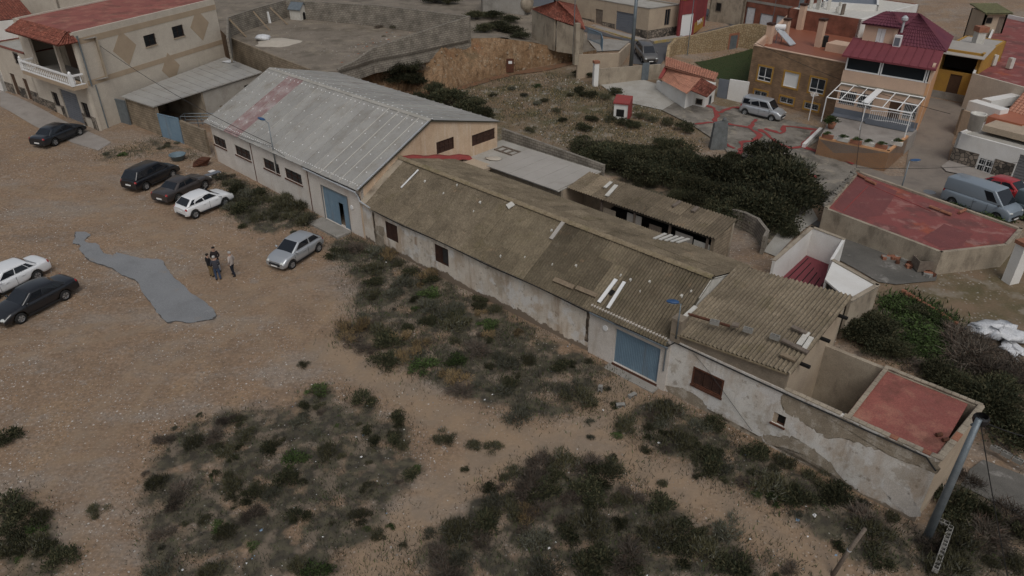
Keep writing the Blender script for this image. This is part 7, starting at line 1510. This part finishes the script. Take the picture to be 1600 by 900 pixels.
YR = [P(*p, FZ) for p in ((560,18),(700,30),(715,40),(640,62),(575,92),(500,104),(560,70),(620,45))]; YL = [P(*p, FZ) for p in ((380,60),(450,30),(560,20),(640,30),(600,60),(540,95),(480,102),(420,80))]
stones('yard_rubble', [(YR, 1.)], 700, (.05, .22), ['pebble_grey', 'pebble_tan', 'pebble_pale', 'terracotta', 'wood_grey'], 15, 'rubble strewn along the wall inside the walled yard', .6, zc=FZ+.04)
stones('yard_gravel', [(YL, 1.)], 900, (.03, .08), ['pebble_grey', 'pebble_tan', 'pebble_pale'], 16, 'small stones over the walled yard floor', .6, zc=FZ+.035)
# ------------------------------------------------------------------ street furniture, poles, cables
def lamp(label, base, h, arm, headlen=.75, r=.05, wallm=False, arml=.5):
    o = thing('street_lamp', label, 'street lamp', base); up = Vector((0, 0, 1)); base = Vector(base); t = base+up*h; a = Vector(arm).normalized()
    MB().tube([base, base+up*h*.5, t], [r, r*.8, r*.6], 8).build('pole', M['galv'], o, True)
    MB().tube([t-up*.1, t+a*arml+up*.08], r*.5, 6).build('arm', M['galv'], o)
    c = t+a*(arml+headlen*.5)+up*.06; s_ = a.cross(up); rows = []
    for i in range(9):
        f = i/8; w = math.sin(math.pi*(.12+.83*f))**.6; x = c+a*(f-.5)*headlen; rows.append([x+s_*(.17*w*math.cos(q))+up*(.1*w*math.sin(q) if math.sin(q) > 0 else .05*w*math.sin(q)) for q in np.linspace(0, 2*math.pi, 11)[:-1]])
    mb = MB().grid(rows, 0, True); mb.poly(rows[0][::-1]); mb.poly(rows[-1]); hd = mb.build('lamp_head', M['lamp_blue'], o, True)
    mb = MB(); mb.obox(c-a*headlen*.3-s_*.1-up*.07, a*headlen*.6, s_*.2, (0, 0, .03)); mb.build('lens', M['lamp_clear'], hd)
    return o
lamp('blue headed street lamp fixed to the hall front between two windows', fw(11.2, -.12, 2.5), 3.75, D1*-1+Vector((0, 0, 0)), .85, .045)
lamp('blue headed street lamp on the corner pillar of the end house', fw(45.35, -.1, 3.6), 1.9, D1*-.9+N1*-.5, .55, .045, arml=.1)
q = P(1400, 322, .35); lamp('blue headed street lamp standing on the side street corner', q, zat(q, 252)-.35, Vector((1, .15, 0)), .8, .06, arml=.05)
pil = MB(); pil.obox(fw(45.02, -.1, 3.36), D1*.5, N1*.5, (0, 0, 1.15)); pil.obox(fw(45.0, -.12, 4.512), D1*.54, N1*.54, (0, 0, .1)); one(pil, 'corner_pillar', M['render_brown'], 'crumbling brick pillar stub between blue door roof and mono-pitch roof', 'pillar')
# big steel pole by the end house
b = P(1443, 852, -.2); t = P(1549, 652, 6.3); t = Vector((b.x, b.y, zat(b, 655)))
pl_ = thing('steel_pole', 'thick galvanised steel pole in front of the end wall', 'pole', b); MB().tube([b, b.lerp(t, .5), t], [.17, .14, .105], 12).build('shaft', M['galv'], pl_, True)
MB().tube([t+Vector((-.1, .1, -.35)), t+Vector((.5, .3, -.25))], .05, 6).build('bracket', M['galv'], pl_); MB().lathe(t+Vector((.2, .15, -.3)), [(.22, 0), (.26, .1), (.26, .25), (.2, .32)], 10).build('insulator_ring', M['black'], pl_)
sag_cable('overhead_cable', t+Vector((.15, 0, -.1)), P(1640, 690, 5.0), .1, 'thin cable leaving the steel pole towards the overgrown plot', .02); sag_cable('overhead_cable', t+Vector((.1, 0, -.15)), P(1575, 905, .2), .05, 'guy wire dropping from the steel pole to the ground', .02); sag_cable('overhead_cable', t+Vector((.1, .1, -.15)), P(1585, 712, 2.), .05, 'short stay wire beside the steel pole top', .015)
b = P(1297, 900, 0); tt = Vector((b.x, b.y, zat(b, 826))); wp = thing('wooden_post', 'short weathered wooden post leaning beside the path', 'post', b); tp_ = P(1352, 826, 2.6)
MB().tube([b-Vector((0, 0, .4)), b.lerp(tp_, .5), tp_], [.085, .075, .07], 8).build('shaft', M['wood_grey'], wp, True); MB().tube([b.lerp(tp_, .55), b.lerp(tp_, .565)], .085, 8).build('metal_band', M['galv_light'], wp)
# tall pole by the street bend
q = P(986, 99, 2.8); cp_ = thing('tall_grey_pole', 'tall grey utility pole beside the dark people carrier', 'pole', q); top_ = Vector((q.x, q.y, q.z+9.5)); MB().tube([q-Vector((0, 0, .5)), top_], [.22, .16], 10).build('shaft', M['galv'], cp_, True)
for px, py, zz, h, lab in ((895, 88, 4.2, 6, 'slender grey pole beside the tiled ruin'), (1073, 92, 2.0, 7, 'thin post rising behind the tiled cottage'), (1204, 50, 3.2, 5, 'thin pole with small blue lamp by the brick shell')): q = P(px, py, zz); one(MB().tube([q, q+Vector((0, 0, h))], .05, 6), 'slim_pole', M['galv'], lab, 'pole')
q = G(1263, 188); an = thing('roof_aerial', 'slim white aerial mast with rods before the brick house', 'aerial', q); MB().tube([q, q+Vector((0, 0, 2.6))], .04, 6).build('mast', M['white_paint'], an)
for k in range(5): MB().tube([q+Vector((-.3, -.3+.14*k, 2.4+.04*k)), q+Vector((.35, -.3+.14*k, 2.5+.04*k))], .02, 4).build('rod', M['white_paint'], an)
# cables
sag_cable('overhead_cable', P(143, 62, 8.6), fw(11, -.1, 4.6), .6, 'black cable from the balcony house corner down over the shed', .025)
sag_cable('overhead_cable', fw(11.2, -.12, 4.3), fw(16.5, -.3, 3.95), .1, 'thin wire from the hall lamp pole to the eaves', .015); sag_cable('overhead_cable', fw(11.1, -.12, 4.4), fw(2, -.2, 4.15), .12, 'thin wire from the hall lamp pole along the roof edge', .015)
sag_cable('overhead_cable', P(1180, 66, 6.6), P(1485, 178, 4.5), .5, 'black cable crossing the fronts of brick and orange houses', .02); sag_cable('overhead_cable', P(1338, 262, 3.), P(1600, 253, 3.2), .25, 'black cable crossing the side street near the lamp', .018); sag_cable('overhead_cable', P(1337, 268, 2.6), P(1352, 140, 6.), .05, 'wire rising from the red roof corner to the orange house', .018)
one(MB().tube([fw(46.3, -.05, 3.2), fw(47.2, -.06, 2.6), fw(49.7, -.06, .55)], .012, 4), 'wall_wire', M['cable'], 'slack thin wire sloping down the flaking end house wall', 'wire')
# ------------------------------------------------------------------ litter and objects on the long roofs
def rN(w0, z0, w1, z1): y = (N1*(w1-w0)+Vector((0, 0, z1-z0))).normalized(); return fw(30, w0, z0), D1.cross(y)
RF = rN(-.28, LE+.1, LRW, LRZ+.13); RT = rN(-.08, TFZ+.12, TBW+.2, TBZ+.12); RC = rN(10.3, CF+.1, 12.8, CB+.12)
def strip(pl, a, b, w, mt, name, label, cat, h=.05, group=None):
    A_, B_ = plane_pt(*a, *pl), plane_pt(*b, *pl); d = (B_-A_); s_ = d.cross(pl[1]).normalized()*w; n_ = pl[1]*h; A_ = A_+pl[1]*.02; mb = MB(); mb.hexa([A_-s_, A_+s_, A_+s_+d, A_-s_+d, A_-s_+n_, A_+s_+n_, A_+s_+d+n_, A_-s_+d+n_]); return one(mb, name, M[mt], label, cat, group)
strip(RF, (936,473), (963,437), .1, 'white_paint', 'roof_strip', 'white translucent strip on the mossy roof, next to a dark gap', 'strip'); strip(RF, (950,482), (976,441), .09, 'white_paint', 'roof_strip', 'white translucent strip on the mossy roof, split from its twin', 'strip'); strip(RF, (953,461), (959,454), .12, 'dark', 'roof_hole', 'dark broken hole between two white roof strips', 'hole', .012)
strip(RF, (861,374), (881,347), .12, 'flat_grey', 'roof_strip', 'grey patch strip lying up the mossy roof', 'strip'); strip(RF, (627,294), (654,266), .05, 'white_paint', 'roof_strip', 'thin white strip near the hall end of the mossy roof', 'strip')
strip(RF, (866,437), (897,450), .13, 'wood', 'plank', 'weathered plank lying along the eaves above the stained wall', 'plank', .08); strip(RF, (901,450), (933,463), .12, 'wood', 'plank', 'weathered plank end to end with another above the blue door', 'plank', .08)
strip(RF, (793,324), (803,318), .2, 'off_white', 'patch_sheet', 'small white patch below the mossy ridge', 'patch')
for x, y in ((782,400),(863,413),(714,289),(750,316),(862,360),(664,283),(693,302),(820,402),(1000,455),(1015,440),(970,430),(985,437),(1080,455),(740,330),(900,415),(1065,462)):
    a = plane_pt(x, y, *RF); r_ = rnd.uniform(.03, .08); mb = MB(); mb.hexa([a+D1*(-r_)+N1*-r_*.6+Vector((0,0,-.1)), a+D1*r_+N1*-r_*.5+Vector((0,0,-.1)), a+D1*r_*.8+N1*r_*.6+Vector((0,0,-.02)), a-D1*r_*.7+N1*r_*.5+Vector((0,0,-.02))]+[a+D1*(-r_)+N1*-r_*.6+Vector((0,0,.0)), a+D1*r_+N1*-r_*.5+Vector((0,0,.0)), a+D1*r_*.8+N1*r_*.6+Vector((0,0,.07)), a-D1*r_*.7+N1*r_*.5+Vector((0,0,.07))]); one(mb, 'roof_debris', M['off_white'], 'small pale fragment lying on the mossy corrugated roof', 'debris', 'pale fragments on the mossy roof')
def cinder(p, rz, label, tilt=0, group=None):
    o = thing('cinder_block', label, 'block', p, rz, group); o.rotation_euler = (tilt, 0, rz); mb = MB(); L, W, H = .4, .2, .2
    for x in (-.19, 0, .19): mb.box((x, 0, H/2), (.035 if x else .03, W, H))
    for y in (-.085, .085):
        for x in (-.095, .095): mb.box((x, y, H/2), (.155, .03, H))
    mb.build('shell', M['block'], o, local=True); return o
for x, y, rz_, lab in ((1116,507,.3,'grey cinder block weighing down the mono-pitch roof beside the rusty pipe'), (1168,519,.2,'grey cinder block weighing the mono-pitch roof, apart from the others'), (1210,530,.1,'grey cinder block at the head of a board on the mono-pitch roof')): a = plane_pt(x, y, *RT); cinder(a+Vector((0, 0, .02)), math.atan2(D1.y, D1.x)+rz_, lab)
strip(RT, (1075,492), (1140,511), .05, 'rust', 'roof_pipe', 'rusty pipe lying across the mono-pitch roof', 'pipe', .08); strip(RT, (1148,512), (1150,506), .15, 'wood_grey', 'roof_board', 'small grey board beside the pipe on the mono-pitch roof', 'board', .08)
strip(RT, (1222,533), (1262,553), .1, 'wood_grey', 'roof_board', 'long grey board across the mono-pitch roof corner', 'board', .1); strip(RT, (1220,555), (1243,565), .1, 'wood', 'roof_board', 'short pale board near the mono-pitch eaves', 'board', .1); strip(RT, (1237,512), (1260,523), .1, 'wood_grey', 'roof_board', 'grey board higher on the mono-pitch roof corner', 'board', .1)
strip(RT, (1065,500), (1087,480), .1, 'off_white', 'roof_strip', 'white strip along the step of the mono-pitch roof', 'strip'); strip(RT, (1248,540), (1262,520), .12, 'off_white', 'roof_strip', 'white new sheet strip at the mono-pitch roof edge', 'strip'); strip(RT, (1256,546), (1268,528), .1, 'off_white', 'roof_strip', 'second white new sheet strip at the mono-pitch roof edge', 'strip')
strip(RC, (948,307), (963,290), .14, 'off_white', 'roof_strip', 'long white strip on the lean-to roof', 'strip'); strip(RC, (945,294), (955,285), .12, 'off_white', 'roof_strip', 'short white strip on the lean-to roof', 'strip'); strip(RC, (1051,324), (1063,316), .1, 'wood_grey', 'roof_board', 'grey board on the lean-to roof', 'board', .1); strip(RC, (1082,332), (1090,325), .12, 'wood_grey', 'roof_board', 'short grey board near the lean-to end', 'board', .1)
# pale patch of sheets on back slope
RBk = (fw(30, LRW, LRZ+.13), (-D1).cross((N1*(LRW-LBW)+Vector((0, 0, LRZ-LBZ))).normalized()))
for k in range(5): strip(RBk, (1022+k*9, 374-k*.5+k*2), (1040+k*9, 366+k*2), .09, 'off_white', 'roof_strip', 'white new strip in the patched back slope of the mossy roof', 'strip', group='white strips on the back slope')
# things on the flat roof
a = fw(22.6, 12.3, AZ-.04); gr = thing('scrap_frame', 'grey scrap window frame lying on the flat shed roof', 'scrap', a)
mb = MB(); [mb.obox(a+D1*u, D1*.1, N1*1.0, (0, 0, .08)) for u in (-.9, -.3, .3, .9)]; mb.obox(a-D1*.9, D1*1.9, N1*.1, (0, 0, .1)); mb.obox(a-D1*.9+N1*.9, D1*1.9, N1*.1, (0, 0, .1)); mb.build('bars', M['wood_grey'], gr); blob(fw(23., 10.9, AZ-.04), .7, .35, .12, 21, 'sand', 'rag_heap', 'tan rag heap lying on the flat shed roof', 'rag')
# cinder blocks on the path, door step, planks by the hall
for x, y, rz_, lab in ((937,617,1.2,'grey cinder block standing on end on the path, closest to the scrub strip'), (969,636,.1,'grey cinder block with two dark holes showing, out on the path'), (986,621,.6,'grey cinder block on the path near the blue door')):
    q = G(x, y); o = cinder(q, rz_, lab); o.rotation_euler = (R(90) if x != 937 else 0, R(90) if x == 937 else 0, rz_); o.location.z += .1 if x != 937 else .2; o.location.y += .1
sl = MB(); a = fw(16.6, -1.35, .1); sl.obox(a, D1*3.4, N1*1.2, (0, 0, .42)); one(sl, 'door_slab', M['concrete'], 'concrete threshold slab before the hall door', 'slab')
sl = MB(); a = fw(41.8, -.6, .2); sl.obox(a, D1*3.0, N1*.52, (0, 0, .16)); one(sl, 'door_slab', M['concrete'], 'concrete threshold slab before the blue ribbed door', 'slab')
q = G(338, 272)
for k, (dx, dy, l, mt, lab) in enumerate(((0,0,1.5,'white_paint','white board lying by the hall corner'), (.5,-.4,1.4,'wood','orange brown plank lying on the boards by the hall corner'), (.9,-.6,1.1,'wood','brown plank beside the white board by the hall corner'), (-.1,-.8,1.6,'shutter_grey','dark grey board lying by the hall corner'))): mb = MB(); mb.box((q.x+dx, q.y+dy, q.z+.12+.07*k), (l, .45 if k != 1 else .2, .05), -.6+k*.5); one(mb, 'board', M[mt], lab, 'board')
q = G(279, 250); mb = MB(); mb.lathe(q, [(.01, .05), (.45, .05), (.62, .45), (.68, .47), (.68, .52), (.6, .5), (.45, .12), (.01, .1)], 18); one(mb, 'round_tub', M['blue_plastic'], 'round grey blue tub beside the black people carrier', 'tub', smooth=True)
q = G(317, 258); mb = MB()
for k in range(5): mb.box((q.x+.1*k-.2, q.y, q.z+.1+.11*k), (1.1-.1*k, .8, .09), .3+.25*k)
one(mb, 'rusty_crate', M['rust'], 'rusty crate pile at the foot of the yard wall', 'crate')
# pallet pile in the shed yard
q = V2(P(335, 163, 2.2)); 
for k in range(6): mb = MB(); [mb.box((q.x+.25*i-.6, q.y, .5+.3*k+.05), (.16, 1.2, .05), .25*k) for i in range(6)]; [mb.box((q.x, q.y+y_, .42+.3*k), (1.5, .1, .1), .25*k) for y_ in (-.5, 0, .5)]; one(mb, 'pallet', M['wood'], 'wooden pallet in the leaning pile inside the shed yard', 'pallet', 'pallets piled in the shed yard')
# plastic sheet, block edging, rubble, planters, motorbike
blob(G(1562, 528), 1.15, .8, .75, 31, 'white_plastic', 'plastic_sheet', 'large crumpled white plastic sheet on the brushwood', 'plastic', 18, 10, .55); blob(G(1538, 522), .8, .45, .5, 32, 'white_plastic', 'plastic_sheet', 'smaller crumpled white plastic heap beside the large sheet', 'plastic', 16, 9, .6); blob(G(1578, 548), .45, .8, .4, 33, 'white_plastic', 'plastic_sheet', 'trailing white plastic end below the large sheet', 'plastic', 16, 9, .6)
k = 0
for i in range(14): x = 1412+i*6.2; y = 457+i*3.8; q = G(x, y); mb = MB(); mb.box((q.x, q.y, q.z+.08), (.28, .17, .16), -.6+rnd.uniform(-.5, .5)); one(mb, 'edging_brick', M['terracotta'], 'terracotta hollow brick in the edging row of the overgrown plot', 'brick', 'edging bricks of the overgrown plot')
er = thing('block_edging', 'row of hollow blocks laid on edge beside the steel pole', 'edging', P(1465, 850, -.1)); pts = [P(1458, 825, 0), P(1480, 835, 0), P(1455, 905, 0)]
bmsh = MB(); [bmsh.box((x, 0, .1), (.03, .2, .2)) for x in (-.185, 0, .185)]; [bmsh.box((x, y, .1), (.155, .03, .2)) for x in (-.0925, .0925) for y in (-.085, .085)]; bmm = bmsh.mesh('block', M['block'])
def blocks_along(pts, parent):
    for a, b in zip(pts, pts[1:]):
        d = b-a; n = int(d.length/.42)
        for i in range(n): q = a+d*((i+.5)/n); m = Matrix.Translation((q.x, q.y, terr(q.x, q.y)+.35)) @ Matrix.Rotation(math.atan2(d.y, d.x), 4, 'Z'); inst('block', bmm, parent, m)
blocks_along(pts, er); er2 = thing('block_edging', 'row of hollow blocks at the dark slab edge beyond the steel pole', 'edging', P(1575, 725, 0)); blocks_along([P(1542, 708, .1), P(1612, 745, .1)], er2)
sheet('dark_slab', [(1535,720),(1600,745),(1640,770),(1640,830),(1500,760),(1515,735)], 'concrete_dark', .08)
for i in range(26): x_ = 1375+rnd.uniform(0, 82); q = G(x_, 349+.39*(x_-1272)+rnd.uniform(1, 15)); mb = MB(); mb.box((q.x, q.y, q.z+.15), (rnd.uniform(.2, .5), .22, .2), rnd.uniform(0, 3)); one(mb, 'rubble_brick', M[rnd.choice(['terracotta', 'rust', 'block'])], 'broken brick in the rubble heap below the red roof', 'brick', 'rubble bricks below the red roof')
q = G(1440, 422); mb = MB(); [mb.obox(q+Vector((x, y, .1)), d, e_, (0, 0, .7)) for x, y, d, e_ in ((-.5, -.4, (1, 0, 0), (0, .06, 0)), (-.5, .4, (1, 0, 0), (0, .06, 0)), (-.5, -.34, (.06, 0, 0), (0, .74, 0)), (.44, -.34, (.06, 0, 0), (0, .74, 0)))]; one(mb, 'open_box', M['wood_grey'], 'open weathered box among the rubble below the red roof', 'box')
q = G(1578, 440); mb = MB(); mb.box((q.x, q.y, q.z+1.2), (.7, .6, 2.6), .3); ch = thing('white_chimney', 'white chimney stack with terracotta cap on the bare plot', 'chimney', q); mb.build('stack', M['plaster_paint'], ch); mb = MB(); mb.box((q.x, q.y, q.z+2.62), (.85, .75, .22), .3); mb.build('cap', M['terracotta'], ch)
q = P(1270, 604, .3); bk = thing('covered_scooter', 'white and dark scooter parked in the end house patio', 'scooter', fw(51.2, 1.3, .25), R(20))
for x in (-.6, .6): mb = MB(); mb.tube([(x, -.06, .28), (x, .06, .28)], .28, 14); mb.build('wheel', M['tyre'], bk, local=True)
mb = MB(); ell(mb, (-.35, 0, .62), (.5, .17, .22)); mb.build('seat', M['black'], bk, True, True); mb = MB(); ell(mb, (.35, 0, .5), (.32, .2, .3)); ell(mb, (.5, 0, .85), (.12, .2, .25)); mb.build('fairing', M['white_paint'], bk, True, True); mb = MB(); mb.tube([(.45, -.35, 1.05), (.5, 0, 1.0), (.45, .35, 1.05)], .025, 5); mb.build('handlebar', M['black'], bk, local=True)
for i, (x, y) in enumerate(((1294,217),(1318,222),(1338,226),(1358,229),(1378,233),(1402,228))):
    q = P(x, y, pz+.13); pl2 = thing('planter', 'terracotta planter with small plant on the porch wall', 'planter', q, group='planters on the porch wall'); mb = MB(); mb.box((q.x, q.y+.2, q.z+.15), (.9, .28, .3), math.atan2(od.y, od.x)); mb.build('trough', M['off_white' if i % 2 else 'terracotta'], pl2)
    o = bpy.data.objects.new('plant', BM['green'][i % 3]); col.objects.link(o); o.parent = pl2; o.location = (0, .2, .28); o.scale = (.45, .25, .5)
q = P(1298, 200, pz+.02); pt_ = thing('potted_bush', 'round leafy plant in a terracotta pot on the porch', 'plant', q); mb = MB(); mb.lathe(q, [(.01, 0), (.25, 0), (.38, .5), (.33, .5), (.01, .42)], 12); mb.build('pot', M['terracotta'], pt_, True); o = bpy.data.objects.new('foliage', BM['green'][0]); col.objects.link(o); o.parent = pt_; o.location = (0, 0, .4); o.scale = (.8, .8, 1.1)
q = P(1512, 697, ez-.05)
for x, y, lab in ((1467,682,'rusty brown can lying on the red terrace'), (1477,690,'orange brown pot lying by the terrace corner')): q = P(x, y, ez-.07); one(MB().tube([q+Vector((-.12, 0, .08)), q+Vector((.12, .05, .08))], .08, 8), 'terrace_can', M['rust'], lab, 'can')
q = G(806, 100); q = lerp_poly(TOEW, .66).lerp(lerp_poly(TOPW, .66), .12); mb = MB(); mb.obox(q+Vector((-.4, -.35, -.1)), (.85, 0, 0), (0, .06, 0), (0, 0, 1.5)); dd_ = thing('bank_hatch', 'small rust red metal door set into the earth cut', 'door', q); mb.build('leaf', M['rust'], dd_); mb = MB(); mb.obox(q+Vector((-.15, -.37, .85)), (.4, 0, 0), (0, .015, 0), (0, 0, .3)); mb.build('sign', M['white_paint'], dd_)
q = P(357, 97, sz+.1); blob(q, .7, .45, .15, 51, 'white_plastic', 'roof_scrap', 'white scrap lying on the block shed roof', 'scrap')
c = G(1515, 302); mb = MB(); c = G(1452, 301); mb.lathe(c+Vector((0, 0, .06)), [(.01, .02), (.4, .02), (.45, .0)], 20); one(mb, 'manhole_cover', M['metal_grey'], 'round manhole cover in the side street', 'manhole')
